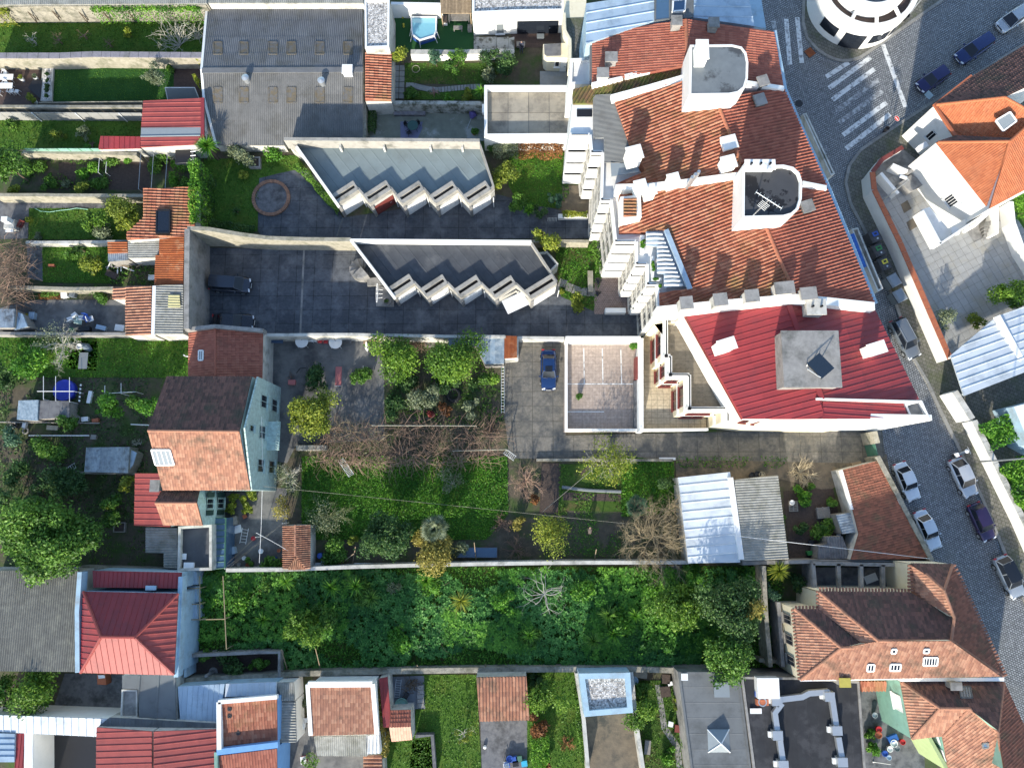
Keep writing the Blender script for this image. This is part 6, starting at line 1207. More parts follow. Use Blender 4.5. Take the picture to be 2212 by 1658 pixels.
# ================================================================== GREEN CLAPBOARD HOUSE
SID = brickmat('green_clapboard',(.40,.52,.50),(.36,.48,.46),(.16,.22,.21),6.0,.26,.02,0,.7,.4,stain=(.30,.38,.36),sscale=.5,slo=.52,shi=.75)
nt = SID.node_tree     # boards run level: stack the rows along height
mp = nt.nodes.new('ShaderNodeCombineXYZ');sp = nt.nodes.new('ShaderNodeSeparateXYZ');geo = nt.nodes.new('ShaderNodeNewGeometry');nt.links.new(geo.outputs['Position'],sp.inputs[0]);nt.links.new(sp.outputs['Y'],mp.inputs[0]);nt.links.new(sp.outputs['Z'],mp.inputs[1])
nt.links.new(mp.outputs[0],next(x for x in nt.nodes if x.bl_idname == 'ShaderNodeTexBrick').inputs['Vector'])
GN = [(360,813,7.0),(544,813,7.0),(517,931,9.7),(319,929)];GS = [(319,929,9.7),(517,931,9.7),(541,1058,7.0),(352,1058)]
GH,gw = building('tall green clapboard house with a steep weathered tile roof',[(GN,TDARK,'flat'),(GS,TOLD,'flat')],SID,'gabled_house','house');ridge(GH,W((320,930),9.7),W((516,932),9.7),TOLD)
lightpx(GH,A(0,2,1312,562,1470,562,1508,690,1348,692),GS,glass=SKYL,h=.15,bars=3)
ea,eb = gw[0][1],gw[1][2];ea = Vector((max(ea.x,eb.x),ea.y,0));eb = Vector((ea.x,eb.y,0))
MB().add([(ea.x-.02,ea.y,0),(ea.x+.12,ea.y,0),(ea.x+.12,eb.y,0),(ea.x-.02,eb.y,0),(ea.x-.02,ea.y,6.9),(ea.x+.12,ea.y,6.9),(ea.x+.12,eb.y,6.9),(ea.x-.02,eb.y,6.9),(ea.x-.02,(ea.y+eb.y)/2+.2,9.55),(ea.x+.12,(ea.y+eb.y)/2+.2,9.55)],[(5,1,2,6,9),(4,0,1,5),(7,6,2,3),(4,5,9,8),(6,7,8,9)]).build('clapboard_front',SID,GH)
ea2,eb2 = ea+Vector((.12,0,0)),eb+Vector((.12,0,0))
for f in (.2,.48,.78):
    for (z0,z1) in ((1.0,2.6),(4.2,5.8)): window(GH,ea2,eb2,f-.06,f+.06,z0,z1,frame=SID,glass=GLASS,bars=1)
window(GH,ea2,eb2,.44,.5,7.4,8.4,frame=SID,bars=0);e_,n_ = facing(ea2,eb2);c = ea2.lerp(eb2,.5);bl = MB().box(c+n_*.6+Vector((0,0,3.4)),e_*1.4,n_*.6,(0,0,.06)).build('balcony',SID,GH)
for k in range(12): q = c+e_*(k/11-.5)*2.7+n_*1.15;MB().tube([(q.x,q.y,3.4),(q.x,q.y,4.4)],.03,4).build('baluster',SID,bl)
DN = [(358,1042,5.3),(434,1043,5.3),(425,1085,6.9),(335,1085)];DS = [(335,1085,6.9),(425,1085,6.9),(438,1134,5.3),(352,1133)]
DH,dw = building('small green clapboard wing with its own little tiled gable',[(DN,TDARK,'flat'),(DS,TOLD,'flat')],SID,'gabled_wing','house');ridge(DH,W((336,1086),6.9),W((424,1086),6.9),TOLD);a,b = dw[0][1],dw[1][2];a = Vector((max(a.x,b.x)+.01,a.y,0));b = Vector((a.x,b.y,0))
for (z0,z1) in ((3.2,4.8),(.6,2.2)): window(DH,a,b,.36,.62,z0,z1,frame=SID,bars=1);[MB().box(a.lerp(b,f)+Vector((.06,0,(z0+z1)/2)),(.03,0,0),(0,.24,0),(0,0,.8)).build('shutter',mat('dark_green_shutter',(.02,.05,.045),(.017,.042,.038),2,.5,0),DH) for f in (.27,.71)]
chimney(DH,(337,1049),6.0,.5,.7,.9,CONC,name='roof_hatch');lightpx(DH,D(339,1042,359,1043,355,1058,336,1058),[(290,1040,5.6),(343,1040,5.6),(300,1090,5.5)],glass=MGREY,frame=MGREY,h=.1)
building('pink red ribbed metal roof behind the little tiled gable',[([(292,1022,3.4),(350,1022,4.0),(368,1137,4.0),(290,1134)],MROSE,'rib',dict(down=(-1,0)))],WHITE2,'metal_lean_to','shed')
building('pale striped corrugated shed below the pink metal roof',[(flat(D(315,1138,383,1140,383,1228,354,1225,354,1194,315,1193),2.3),FIBREL,'big',dict(down=(-1,0)))],WHITE2,'tin_shed','shed')
FT = prismthing('dark flat terrace roof edged with white walls next to the green glazed porch','building','flat_roof_extension',D(390,1136,462,1132,462,1230,388,1232),3.0,WHITE2,top=BITUM,rim=WHITE2,rimh=.5,rimw=.25)
VG = thing('glazed_porch','narrow dark green glazed porch beside the flat terrace roof','porch',(478,1180));wp = [W(p,2.4) for p in D(464,1118,488,1118,486,1226,464,1228)];MB().prism(wp,0).build('glass',GLASSB,VG)
for k in range(9): t = k/8;a,b = wp[0].lerp(wp[3],t),wp[1].lerp(wp[2],t);MB().tube([a+Vector((0,0,.03)),b+Vector((0,0,.03))],.04,4).build('glazing_bar',GREENGATE,VG)
MB().tube([wp[1]+Vector((0,0,.04)),wp[2]+Vector((0,0,.04))],.08,4).build('glazing_bar',GREENGATE,VG)
junkbox('white cupboard box on the dark terrace roof',A(0,2,1628,1572)[0],0,.9,.7,.35,WPAINT,name='cupboard',z=3.02);junkbox('small white panel on the dark terrace roof',A(0,2,1590,1485)[0],0,.35,.5,.12,WPAINT,name='panel',cat='panel',z=3.02)
# yard of the green house
for (x,y,lx,ly,h,m,lab) in ((2010,1180,.8,.8,.5,WOODG,'wooden crate of scraps in the green house yard'),(2048,1250,.8,.7,.06,WPAINT,'white board lying in the green house yard'),(1985,1440,.9,.65,.7,MBLUE,'pale blue wash tub on a stand'),(1640,1470,.3,.3,.3,WPAINT,'small white box by the terrace corner')): junkbox(lab,A(0,2,x,y)[0],15,lx,ly,h,m)
ladder('white folding steps lying in the green house yard',A(0,2,2120,1240)[0],A(0,2,2095,1375)[0],(.1,.1),.6,WPAINT,5,'step_ladder');junkbox('orange crate beside the pot plants',A(0,2,2112,1140)[0],30,.35,.3,.25,TERRA,name='crate',cat='crate')
for k,(c_,r_,x,y,m,l) in enumerate(((0,2,2105,1500,WPAINT,None),(0,2,2150,1515,GREYP,LG),(0,2,2060,1555,CONC,None),(0,2,2140,1560,TERRA,None),(0,2,2170,1545,BLACK,LG),(0,2,2185,1330,REDPL,None),(1,2,195,1435,TERRA,None),(1,2,100,1505,REDPL,None),(1,2,165,1500,BLUEPL,None),(1,2,220,1525,TERRA,LRUSSET),(1,2,40,1440,WPAINT,None))): pot(CW(m)+' flower pot among the tubs of the green house yard',A(c_,r_,x,y)[0],random.uniform(.15,.26),.4,m,l,.3,.4,'pots in the green house yard')
for (x,y) in ((2020,980),(2130,1070),(2000,1060),(2180,960),(2100,1010)): shrub('yellowish pot shrub below the green house gable',A(0,2,x,y)[0],13,1.1,LY,160,group='pot shrubs below the gable')
shrub('leafy bush at the foot of the boundary wall beside the tubs',A(1,2,130,1560)[0],20,1.0,LG);cable('thin white cable crossing the whole garden to the bare tree',(570,1050,5),(1349,1130,4),.8,.012,STONEL);cable('cable hanging down the green house gable',(565,900,6.5),(560,1215,2),.5,.02);cable('cable from the green house to the tiled hut',(553,1150,3.2),(624,1190,2.4),.2,.02);cable('cable sagging over the vegetable plot',(1282,1012,3),(1172,1105,2.6),.3,.02,STONEL);cable('long cable over the striped dark roof to the street',(1590,1157,3.6),(2008,1206,4.2),.5,.025)
T = thing('washing_lines','washing lines strung over the green house yard','washing line',(545,1160))
for k,(a,b) in enumerate((((478,1228,2.2),(552,1160,2.2)),((485,1228,2.2),(590,1145,2.2)),((492,1228,2.2),(610,1130,2.2)))): MB().tube([W(a,2.2),(W(a,2.2)+W(b,2.2))/2-Vector((0,0,.15)),W(b,2.2)],.006,4).build('line',STONEL,T)
for a in ((552,1160),(610,1130),(485,1228)): c = W(a,2.2);MB().tube([(c.x,c.y,0),c],.035,5).build('post',WPAINT,T)
TH = thing('tiled_hut','small brown tiled hut with a hipped end by the boundary wall','hut',(640,1180))
wps = [slope(TH,[(612,1134,2.1),(638,1134,2.8),(638,1202,2.8),(622,1228,2.05),(612,1227)],TOLD,'pan',col=.2,row=.3)[0],slope(TH,[(638,1134,2.8),(670,1134,2.1),(670,1227),(660,1229),(638,1202,2.8)],TOLD,'pan',col=.2,row=.3)[0],slope(TH,[(638,1202,2.8),(622,1229,2.05),(660,1229,2.05)],TOLD,'pan',col=.2,row=.3)[0]];wallunder(TH,wps,WHITE2);ridge(TH,W((638,1134),2.8),W((638,1201),2.8),TOLD)
# dark western gardens by the green house
T = thing('round_trampoline_pool','round blue covered paddling pool among garden poles','pool',A(0,2,550,55)[0]);c = W(A(0,2,548,50)[0],.6);MB().lathe((c.x,c.y,0),[(1.1,0),(1.12,.55),(1.05,.6),(.9,.56),(.02,.58)],26).build('cover',mat('royal_blue_cover',(.03,.05,.40),(.025,.04,.32),3,.5,.3),T)
T = thing('pole_frame','white pole framework around the blue covered pool','frame',A(0,2,450,60)[0])
for (x0,y0,x1,y1) in ((375,-70,375,130),(480,-70,480,140),(600,-60,600,150),(320,60,640,60),(905,10,905,80),(905,80,1170,65),(1045,-10,1045,80)): a,b = [W(p,1.6) for p in A(0,2,x0,y0,x1,y1)];MB().tube([a,b],.035,5).build('rail',WPAINT,T);MB().tube([(b.x,b.y,0),b],.035,5).build('upright',WPAINT,T)
building('low shed patched with crumpled silver foil sheets',[(flat(A(0,2,160,140,335,135,325,315,150,305),1.6),mat('silver_foil',(.62,.68,.70),(.30,.38,.42),3.5,.35,.5,metal=.3),'corr',dict(down=(0,-1),col=.8))],WOODG,'foil_shed','shed');building('low shed roofed with dark flat sheets',[(flat(A(0,2,340,140,600,145,600,285,330,300),1.5),CONCD,'felt',dict(down=(0,-1)))],WOODG,'sheet_shed','shed')
building('glassy zinc sheet shed collapsed at one corner',[(flat(A(0,2,745,545,1120,540,1105,765,730,755),1.8),ZINC,'corr',dict(down=(0,-1),col=.7)),(flat(A(0,2,1120,560,1180,590,1150,690,1105,755),1.5),MBLUE,None)],WOODG,'zinc_shed','shed');ladder('white short ladder leaning by the zinc sheet shed',A(0,2,560,758)[0],A(0,2,655,695)[0],(.1,.2),.5,WPAINT,6)
for (x,y,r,h,l,lab) in ((940,190,31,3.0,LBRIGHT,'feathery bright green tree beside the white poles'),(1165,140,20,2.6,LG,'dark leafy tree between the poles and green house'),(1300,160,26,4.5,LBRIGHT,'light green climbing tree against the green house'),(570,340,26,1.8,LG,'bushy shrub in front of the dark sheet shed'),(430,540,34,1.6,LG,'broad low shrub left of the zinc sheet shed'),(80,480,24,1.5,LBLUE,'bluish shrub at the western edge of the dark plots'),(150,780,34,2.2,LD,'dark thicket left of the short ladder'),(560,850,50,2.4,LD,'wide dark thicket below the zinc sheet shed'),(1110,870,20,1.8,LY,'yellow green bush against the pink metal roof'),(960,1060,34,2.4,LG,'leafy shrub with yellow blossom beside the huge tree'),(60,1000,34,3.2,LD,'dark tree behind the huge spreading tree'),(330,960,34,3.0,LD,'shaded tree touching the huge spreading tree')): tree(lab,A(0,2,x,y)[0],r,h,l,dens=200,leaf=.14)
shrub('bright yellow blossom bush within the leafy shrub',A(0,2,945,1065)[0],9,2.9,LY,300);tree('huge spreading dark green tree south west of the green house',A(0,2,420,1300)[0],98,8.0,LG,dens=330,leaf=.17,rz=2.4,lob=.3,lobes=60);bare('tangle of pale bare branches beside the zinc sheet shed',A(0,2,1150,500)[0],16,1.5,TWIGP,7,2,2,'bare_shrub','shrub',trunk=False)
T = thing('raised_bed','square grey framed raised bed with dry stalks','raised bed',A(0,2,1028,1232)[0]);wp = [W(p,.35) for p in A(0,2,978,1190,1082,1190,1076,1278,975,1276)];loopwall(T,'frame',wp,0,.35,.1,WOODG);MB().prism([Vector((p.x,p.y,.22)) for p in offset_poly(wp,.1)],.02).build('soil',SOIL,T)
for (x0,y0,x1,y1,lab) in ((0,325,860,335,'timber rail along the clutter row beside the dark sheds'),(250,442,770,442,'white rail across the dark western plots'),(1130,345,1290,352,'white board laid along the clutter row')): a,b = [W(p,.5) for p in A(0,2,x0,y0,x1,y1)];o = MB().tube([a,b],.06,5).build('timber_rail',WPAINT if x0 else WOODG,None,base=Vector((a.x,a.y,.5)));tag(o,lab,'rail')
for k,(x,y) in enumerate(((105,352),(80,355),(210,400),(240,490),(660,300),(150,350))):
    c = W(A(0,2,x,y)[0],.3);o = MB().tube([(c.x+.28*math.cos(t),c.y+.28*math.sin(t),.12) for t in np.linspace(0,6.283,14)],.09,6).build('old_tyre',RUBBER if k % 2 else CONC,None,base=Vector((c.x,c.y,0)));tag(o,('black rubber' if k % 2 else 'grey concrete')+' ring lying in the western clutter row','ring','tyre rings in the clutter row')
for (x,y,lx,ly,m,lab) in ((450,375,1.1,.4,STONEL,'pale wooden box on the clutter row'),(730,300,.6,.4,WPAINT,'white box stacked at the end of the clutter row'),(820,312,.6,.35,TERRA,'brown box at the end of the clutter row'),(205,352,.3,.5,WPAINT,'white crate between the tyre rings'),(805,455,.5,.4,WOODG,'grey crate beside the white rail'),(770,110,.3,1.2,WPAINT,'upright white plank pile by the pole framework')): junkbox(lab,A(0,2,x,y)[0],random.uniform(-10,10),lx,ly,.4,m)
T = local('striped_post','black and white striped post lying by the pole framework','post',A(0,2,720,90)[0],90)
for k in range(10): MB().tube([(-1+k*.2,0,.6),(-.8+k*.2,0,.6)],.09,8).build('stripe',WPAINT if k % 2 else BLACK,T)
for s in (-1,1): MB().tube([(s*.8,0,0),(s*.8,0,.6)],.03,4).build('support',BLACK,T)
wall('low stone wall edging the dark western plots',A(0,2,540,757,1165,770),.8,.25,STONE);wall('garden wall along the bottom of the huge tree plot',A(0,2,690,1580,1100,1592,1560,1605),1.6,.3,STONE)

# ================================================================== CENTRAL YARD AND GARDEN
for (u,v,lab) in ((656,740,'round white table with furled parasol next to white chairs'),(728,742,'round white table with furled parasol next to red chairs')):
    T = table(lab,(u,v),0,1.35,1.35,WPAINT,round_=True);MB().tube([(0,.05,.0),(0,.25,1.6)],.04,6).build('parasol_pole',GREYP,T)
for (u,v,m,g_) in ((674,735,WPAINT,'white'),(682,735,WPAINT,'white'),(694,738,REDPL,'red'),(706,739,REDPL,'red')): chair(g_+' plastic chair between the two round tables',(u,v),260,m,g_+' plastic chairs')
table('dark blue tarpaulin covered table against the court wall',A(1,1,165,1285)[0],0,2.1,.75,mat('navy_tarp',(.05,.09,.16),(.04,.07,.13),3,.5,.1));table('dark wooden table behind the round white tables',A(1,1,765,1290)[0],0,1.7,.7,CONCD)
T = thing('furniture_pile','pile of broken wooden furniture against the court wall','furniture',A(1,1,1030,1270)[0])
for k in range(12): c = W(A(1,1,1030+random.uniform(-110,110),1270+random.uniform(-25,25))[0],.5);a = random.uniform(-.4,.4);MB().box((c.x,c.y,random.uniform(.2,.9)),(random.uniform(.2,.45)*math.cos(a),.3*math.sin(a),random.uniform(-.1,.1)),(0,random.uniform(.05,.3),0),(0,0,random.uniform(.03,.2))).build('timber',random.choice([WOOD,mat('pale_pine',(.48,.30,.18),(.38,.23,.14),4,.7,.1)]),T)
T = thing('white_parasol','furled white parasol lying in the cluttered yard','parasol',A(1,1,955,1330)[0]);a,b = W(A(1,1,950,1290)[0],.9),W(A(1,1,962,1372)[0],.3);MB().tube([a,a.lerp(b,.7),b],[.05,.22,.05],9).build('canopy',WPAINT,T);MB().tube([b,b+(b-a)*.3-Vector((0,0,.2))],.03,5).build('shaft',STEEL,T)
pallet('grey pallet leaning by the brushwood pile',A(1,1,1500,1295)[0],90,1.1,1.0);pallet('weathered pallet between the citrus trees',A(1,1,1178,1600)[0],90,1.2,1.0)
T = thing('brush_pile','pile of reddish brushwood against the court wall','brushwood',A(1,1,1380,1320)[0]);mb = MB()
for k in range(70): c = W(A(1,1,1380+random.gauss(0,45),1320+random.gauss(0,30))[0],.3);a = random.uniform(0,6.3);l = random.uniform(.3,.8);mb.tube([(c.x,c.y,random.uniform(.05,.5)),(c.x+l*math.cos(a),c.y+l*math.sin(a),random.uniform(.05,.6))],.02,4)
mb.build('sticks',TWIG,T)
LT,_ = building('battered pale zinc lean-to against the court wall',[(flat(A(1,1,1662,1240,1900,1238,1900,1330,1662,1330),2.2),ZINC,'corr',dict(down=(0,-1),col=.6)),(flat(A(1,1,1900,1236,2145,1232,2140,1480,1975,1482,1905,1340),2.3),mat('weathered_blue_tin',(.38,.46,.52),(.22,.29,.35),3,.55,.15,dirt=(.5,.54,.55),dscale=1.4,obj=.15),'corr',dict(down=(0,-1),col=.5))],WOODG,'lean_to','shed')
building('rust brown sheet roof beside the zinc lean-to',[(flat([(1090,725),(1117,726),(1117,772),(1089,774)],2.4),RUST,'corr',dict(down=(0,-1),col=.7))],WHITE2,'lean_to','shed');wall('white rendered wall beside the driveway sheds',D(1118,727,1117,774),1.8,.25,WHITE2);wall('low white wall at the top of the driveway',D(1118,729,1219,730),1.5,.3,WHITE2)
tree('left yellow green citrus tree in the cluttered yard',A(1,1,1210,1430)[0],50,4.2,LC,dens=330,leaf=.14);tree('larger yellow green citrus tree beside the zinc lean-to',A(1,1,1710,1440)[0],60,4.6,LC,dens=330,leaf=.14);tree('small citrus tree at the edge of the driveway',A(1,1,2000,1600)[0],25,3.0,LC,dens=300,leaf=.13)
for (c_,r_,x,y,r,h,l,lab) in ((1,1,510,1620,33,2.2,LD,'dark round bush in the middle of the concrete yard'),(1,1,890,1600,24,1.0,LG,'low weeds bush beside the grey concrete'),(1,2,1180,190,32,2.0,LD,'dark fern like shrub below the citrus trees'),(1,2,1480,100,35,2.2,LOLIVE,'glossy camellia shrub below the larger citrus tree'),(1,2,1850,210,27,1.8,LOLIVE,'glossy silver green shrub near the driveway'),(1,2,1510,250,11,.9,LRED,'small red leaved shrub'),(1,2,1640,220,16,1.0,LRUSSET,'small russet shrub beside the tractor tyre'),(1,1,1300,1640,26,1.4,LD,'shaded bush under the left citrus tree'),(1,1,1650,1650,24,1.4,LD,'shaded bush under the larger citrus tree'),(1,1,1900,1655,18,1.4,LD,'shaded bush behind the small citrus tree')): shrub(lab,A(c_,r_,x,y)[0],r,h,l,230)
grass(D(840,780,1090,780,1090,920,840,920),30,.25,LG,.13,'weeds under the citrus trees',.1,'weeds')
tree('rounded golden green tree at the corner of the concrete yard',A(1,2,495,245)[0],52,4.6,LY,dens=400,leaf=.13,lob=.3,lobes=60);c = W(A(1,2,1705,90)[0],.2);T = thing('tyre_planter','old black tractor tyre planter among the shrubs','tyre',Vector((c.x,c.y,0)))
for z,r in ((.14,.72),(.36,.6)): MB().tube([(c.x+r*math.cos(t),c.y+r*math.sin(t),z) for t in np.linspace(0,6.283,22)],.14,8).build('tyre',RUBBER,T)
T = local('red_mat','faded pink red board lying on the concrete yard','board',A(1,1,712,1590)[0],0);MB().bx(-.32,.32,-1.0,1.0,.0,.05).build('board',mat('faded_red_board',(.50,.16,.15),(.42,.14,.13),3,.7,.05),T);MB().bx(-.32,.32,-1.02,-.98,.05,.09).build('edge',WPAINT,T);junkbox('small faded red box by the bare rose stems',A(1,1,308,1640)[0],0,.7,.45,.35,MATS['faded_red_board'])
c = W(A(1,1,85,1635)[0],.9);o = MB().lathe((c.x,c.y,0),[(.33,0),(.33,.88),(.28,.9),(.28,.8),(.02,.8)],16).build('water_barrel',BLUEP,None,base=Vector((c.x,c.y,0)));tag(o,'grey blue water barrel beside the red outbuilding','barrel');pot('yellow bucket beside the red outbuilding',A(1,1,75,1325)[0],.2,.4,YELPL)
o = MB().tube([W(p,.06) for p in A(1,1,350,1560,380,1520,430,1515,445,1550,500,1530,560,1500,585,1540,560,1570)],.03,5).build('garden_hose',BLACK,None,base=W(A(1,1,350,1560)[0]));tag(o,'black hose looping over the concrete yard','hose');o = MB().tube([W(p,.06) for p in A(1,1,925,1500,930,1540,955,1580)],.05,5).build('white_pipe',WPAINT,None,base=W(A(1,1,925,1500)[0]));tag(o,'short bent white pipe on the ground by the citrus tree','pipe')
bare('thorny bare rose stems beside the red box',A(1,1,290,1590)[0],14,1.0,TWIG,7,2,2,'bare_shrub','shrub',.02,trunk=False);bare('round reddish bare shrub beside the cracked driveway',A(1,2,2030,370)[0],44,2.4,TWIG,26,2,3,'bare_shrub','shrub',.028,.7,trunk=False)
VP = D(690,920,800,905,1010,915,1075,935,1060,1000,930,1000,880,1005,800,1012,690,1000);tangle('reddish bare grapevines on the wire pergola over the garden',VP,900,2.0,TWIG,L=(1.0,2.4));tangle('pinkish fringe of bare vine shoots over the lawn edge',D(655,975,800,985,1000,985,1000,1005,850,1010,680,1000),260,1.6,mat('pale_vine_twigs',(.36,.24,.17),(.26,.18,.13),3,.9,0),L=(.6,1.6));tangle('sparse olive green creeper in the vine pergola',D(720,900,830,930,830,960,700,960),120,1.8,TWIGY,L=(.6,1.6))
grass(VP,14,.25,LOLIVE,.12,'dry weeds under the grapevines',.0,'weeds')
T = thing('pergola_beams','thin pale concrete rails carrying the grapevines','pergola',(900,960))
for (x0,y0,x1,y1) in ((1000,355,1900,358),(1700,575,2160,562)):
    a,b = [W(p,2.0) for p in A(1,2,x0,y0,x1,y1)];MB().tube([a,b],.05,5).build('rail',STONEL,T)
    for t in (0,.33,.66,1): c = a.lerp(b,t);MB().tube([(c.x,c.y,0),c],.06,5).build('post',STONEL,T)
prismthing('white block shelf wall at the end of the grapevines','trough','stone_trough',A(1,2,345,525,605,525,605,568,345,568),.8,WHITE2,top=FIBREL)
ladder('white wooden ladder lying across the lawn edge',A(1,2,728,645)[0],A(1,2,825,790)[0],(.9,.15),.55,WPAINT,13);ladder('pale ladder leaning beside the cracked driveway',A(1,2,2145,575)[0],A(2,2,25,640)[0],(1.4,.1),.5,MWHITE,7)
T = thing('leaning_ladder_rack','tall narrow metal ladder rack beside the citrus tree','ladder',A(1,2,2130,100)[0]);a,b = W(A(1,1,2130,1500)[0],1.5),W(A(1,2,2130,250)[0],.2)
for s in (-.15,.15): MB().tube([a+Vector((s,0,0)),b+Vector((s,0,0))],.03,5).build('rail',STEEL,T)
for k in range(16): c = a.lerp(b,(k+.5)/16);MB().tube([c-Vector((.15,0,0)),c+Vector((.15,0,0))],.02,4).build('rung',STEEL,T)
bare('white blossomed bare tree by the green house corner',A(1,2,260,790)[0],36,3.4,TWIGP,9,3,3,tw=.04,leaves=LOLIVE,ldens=22);shrub('olive brown feathery shrub south east of the green house',A(1,2,240,1050)[0],30,2.6,LGOLD,110,.1);bare('green twigged round bare shrub on the lawn corner',A(1,2,590,1150)[0],52,3.0,mat('green_twigs',(.20,.22,.11),(.14,.16,.08),3,.9,0),20,3,3,'bare_shrub','tree',.03,.7,trunk=False,leaves=LOLIVE,ldens=30)
tree('dark evergreen tree at the foot of the large lawn',A(1,2,1130,1300)[0],56,5.0,LD,dens=330,leaf=.14,lob=.3,lobes=50);tree('golden leaved mimosa tree by the boundary wall',A(1,2,1500,1430)[0],53,4.8,LGOLD,dens=300,leaf=.13);fanpalm('grey green fan palm behind the golden mimosa',A(1,2,1540,1250)[0],36,4.4,LOLIVE,26);shrub('low leafy shrub under the bare green twigs',A(1,2,680,1430)[0],32,1.4,LG);shrub('olive shrub right of the golden mimosa',A(1,2,1760,1420)[0],20,1.8,LOLIVE);tree('pale small leafed young tree on the large lawn',A(1,2,1690,850)[0],28,2.6,LOLIVE,dens=60,leaf=.1,bark=TWIGP);shrub('little broken shrub beside the leaning poles',A(1,2,850,1340)[0],12,1.6,LY,100)
pole('thin wooden pole at the edge of the dark plot',A(2,2,708,1530)[0],2.6,.06,WOOD,'wooden_pole',lean=(-.05,1.4));pole('slender grey pole beside the golden tree',A(1,2,1902,1545)[0],2.6,.05,WOOD,'wooden_pole',lean=(-.1,2.2));T = thing('leaning_poles','two bamboo poles crossed against the boundary wall','poles',A(1,2,830,1600)[0])
for (x0,y0,x1,y1) in ((825,1600,858,1400),(710,1565,845,1460)): a,b = W(A(1,2,x0,y0)[0],.1),W(A(1,2,x1,y1)[0],1.8);MB().tube([a,b],.045,5).build('pole',WOOD,T)
for (x,y,lx,ly,m,lab) in ((530,1555,1.4,.3,WPAINT,'white plank by the boundary wall next to the tiled hut'),(585,1535,.5,.3,MBLUE,'pale crate by the boundary wall'),(700,1545,.35,.35,STONEL,'small pale box under the leaning poles'),(920,1553,1.6,.2,WPAINT,'long white plank along the boundary wall')): junkbox(lab,A(1,2,x,y)[0],0,lx,ly,.25,m,name='plank')
c = W(A(1,2,550,1480)[0],.7);o = MB().lathe((c.x,c.y,0),[(.28,0),(.28,.7),(.22,.72),(.02,.72)],14).build('blue_drum',BLUEPL,None,base=Vector((c.x,c.y,0)));tag(o,'blue plastic drum beside the tiled hut','drum');T = local('cold_frame','long low glass covered frame in the dark bed','cold frame',A(1,2,1910,1450)[0],0);MB().bx(-2.0,2.0,-.5,.5,0,.3).build('frame',CONCD,T);MB().bx(-1.95,1.95,-.46,.46,.3,.32).build('glass',GLASSB,T)
wall('long white topped boundary wall above the overgrown plot',D(488,1231,612,1230,760,1224,960,1219,1200,1215,1490,1214),1.9,.35,WHITE2,None)
# vegetable plot, east
bare('fluffy brown bare shrub between lawn and vegetable plot',A(2,2,120,830)[0],42,2.8,mat('fawn_twigs',(.42,.28,.20),(.30,.2,.14),3,.9,0),22,3,3,'bare_shrub','tree',.026,.7,trunk=False);tree('pale yellow blossoming tree over the alley edge',A(2,2,850,700)[0],58,3.8,LY,dens=90,leaf=.11,bark=TWIGP);bare('pale twigs through the yellow blossoming tree',A(2,2,830,660)[0],50,3.6,TWIGP,10,3,3,tw=.03,name='blossom_tree')
tree('loose yellow green tree beside the dark plot',A(2,2,340,1270)[0],48,3.6,LY,dens=130,leaf=.12);bare('grey bare bush at the foot of the lawn',A(2,2,30,1430)[0],34,2.0,TWIG,16,3,3,'bare_shrub','shrub',.028,trunk=False);bare('pinkish bare bush left of the loose yellow green tree',A(1,2,2110,1210)[0],28,2.2,TWIG,14,3,3,'bare_shrub','shrub',.028,trunk=False);shrub('golden little bush beside the loose yellow green tree',A(2,2,50,1180)[0],20,1.6,LGOLD,160);shrub('orange twigged little shrub by the soil strip',A(2,2,205,990)[0],13,1.0,LRUSSET,200)
bare('large spreading bare tree in front of the white metal shed',A(2,2,1240,1320)[0],86,4.6,TWIGY,16,4,4,tw=.042,up=.3);bare('thin bare tree overhanging the white metal shed',A(2,2,1420,1090)[0],55,4.2,TWIGY,8,4,3,tw=.03,up=.3);tree('dark round bush at the white metal shed corner',A(2,2,1360,860)[0],25,2.4,LD,dens=330,leaf=.1);fanpalm('dark fan palm in the bright weeds',A(2,2,1080,1050)[0],28,1.8,LBLUE,22)
T = thing('vine_row','grey rolled netting along the vegetable row','netting',A(2,2,680,900)[0]);MB().tube([W(p,.15) for p in A(2,2,430,885,540,900,650,912,760,918,850,922,940,925)],.16,6).build('roll',GREYP,T);junkbox('white plastic chair shape beside the alley wall',A(2,2,1340,642)[0],0,1.6,.2,.25,WPAINT,name='pipe_bundle',cat='pipes');wall('low mossy kerb wall between alley and vegetable plot',A(2,2,210,652,700,652,1390,655),.35,.25,STONE)
c = W(A(2,2,668,1275)[0],.6);T = thing('person','person with brown hair bending over the dark plot','person',Vector((c.x,c.y,0)));me = bpy.data.meshes.new('body')
J = [(0,-.1,.85),(0,.1,1.0),(0,.3,1.12),(0,.38,1.17),(0,.45,1.2),(.19,.3,1.05),(.22,.38,.8),(.18,.45,.55),(-.19,.3,1.05),(-.22,.38,.8),(-.18,.45,.55),(.1,-.1,.8),(.12,0,.45),(.12,-.1,.06),(.12,.06,.04),(-.1,-.1,.8),(-.12,0,.45),(-.12,-.1,.06),(-.12,.06,.04)]
me.from_pydata([(c.x+x,c.y+y,z) for x,y,z in J],E,[]);o = link('body',me,gloss('brown_clothes',(.09,.07,.06),.8),T);o.modifiers.new('skin','SKIN')
try:
    for i,v in enumerate(me.skin_vertices[0].data): v.radius = (RD[i],RD[i])
    me.skin_vertices[0].data[0].use_root = True
except Exception: pass
o.modifiers.new('sub','SUBSURF').levels = 1;MB().lathe((c.x,c.y+.47,1.12),[(.03,0),(.09,.06),(.1,.13),(.08,.21),(.02,.24)],12).build('head',MATS['skin'],T,smooth=True);MB().lathe((c.x,c.y+.45,1.2),[(.115,0),(.11,.1),(.03,.18)],12).build('hair',mat('brown_hair',(.30,.2,.14),(.25,.17,.12),4,.7,0),T,smooth=True)
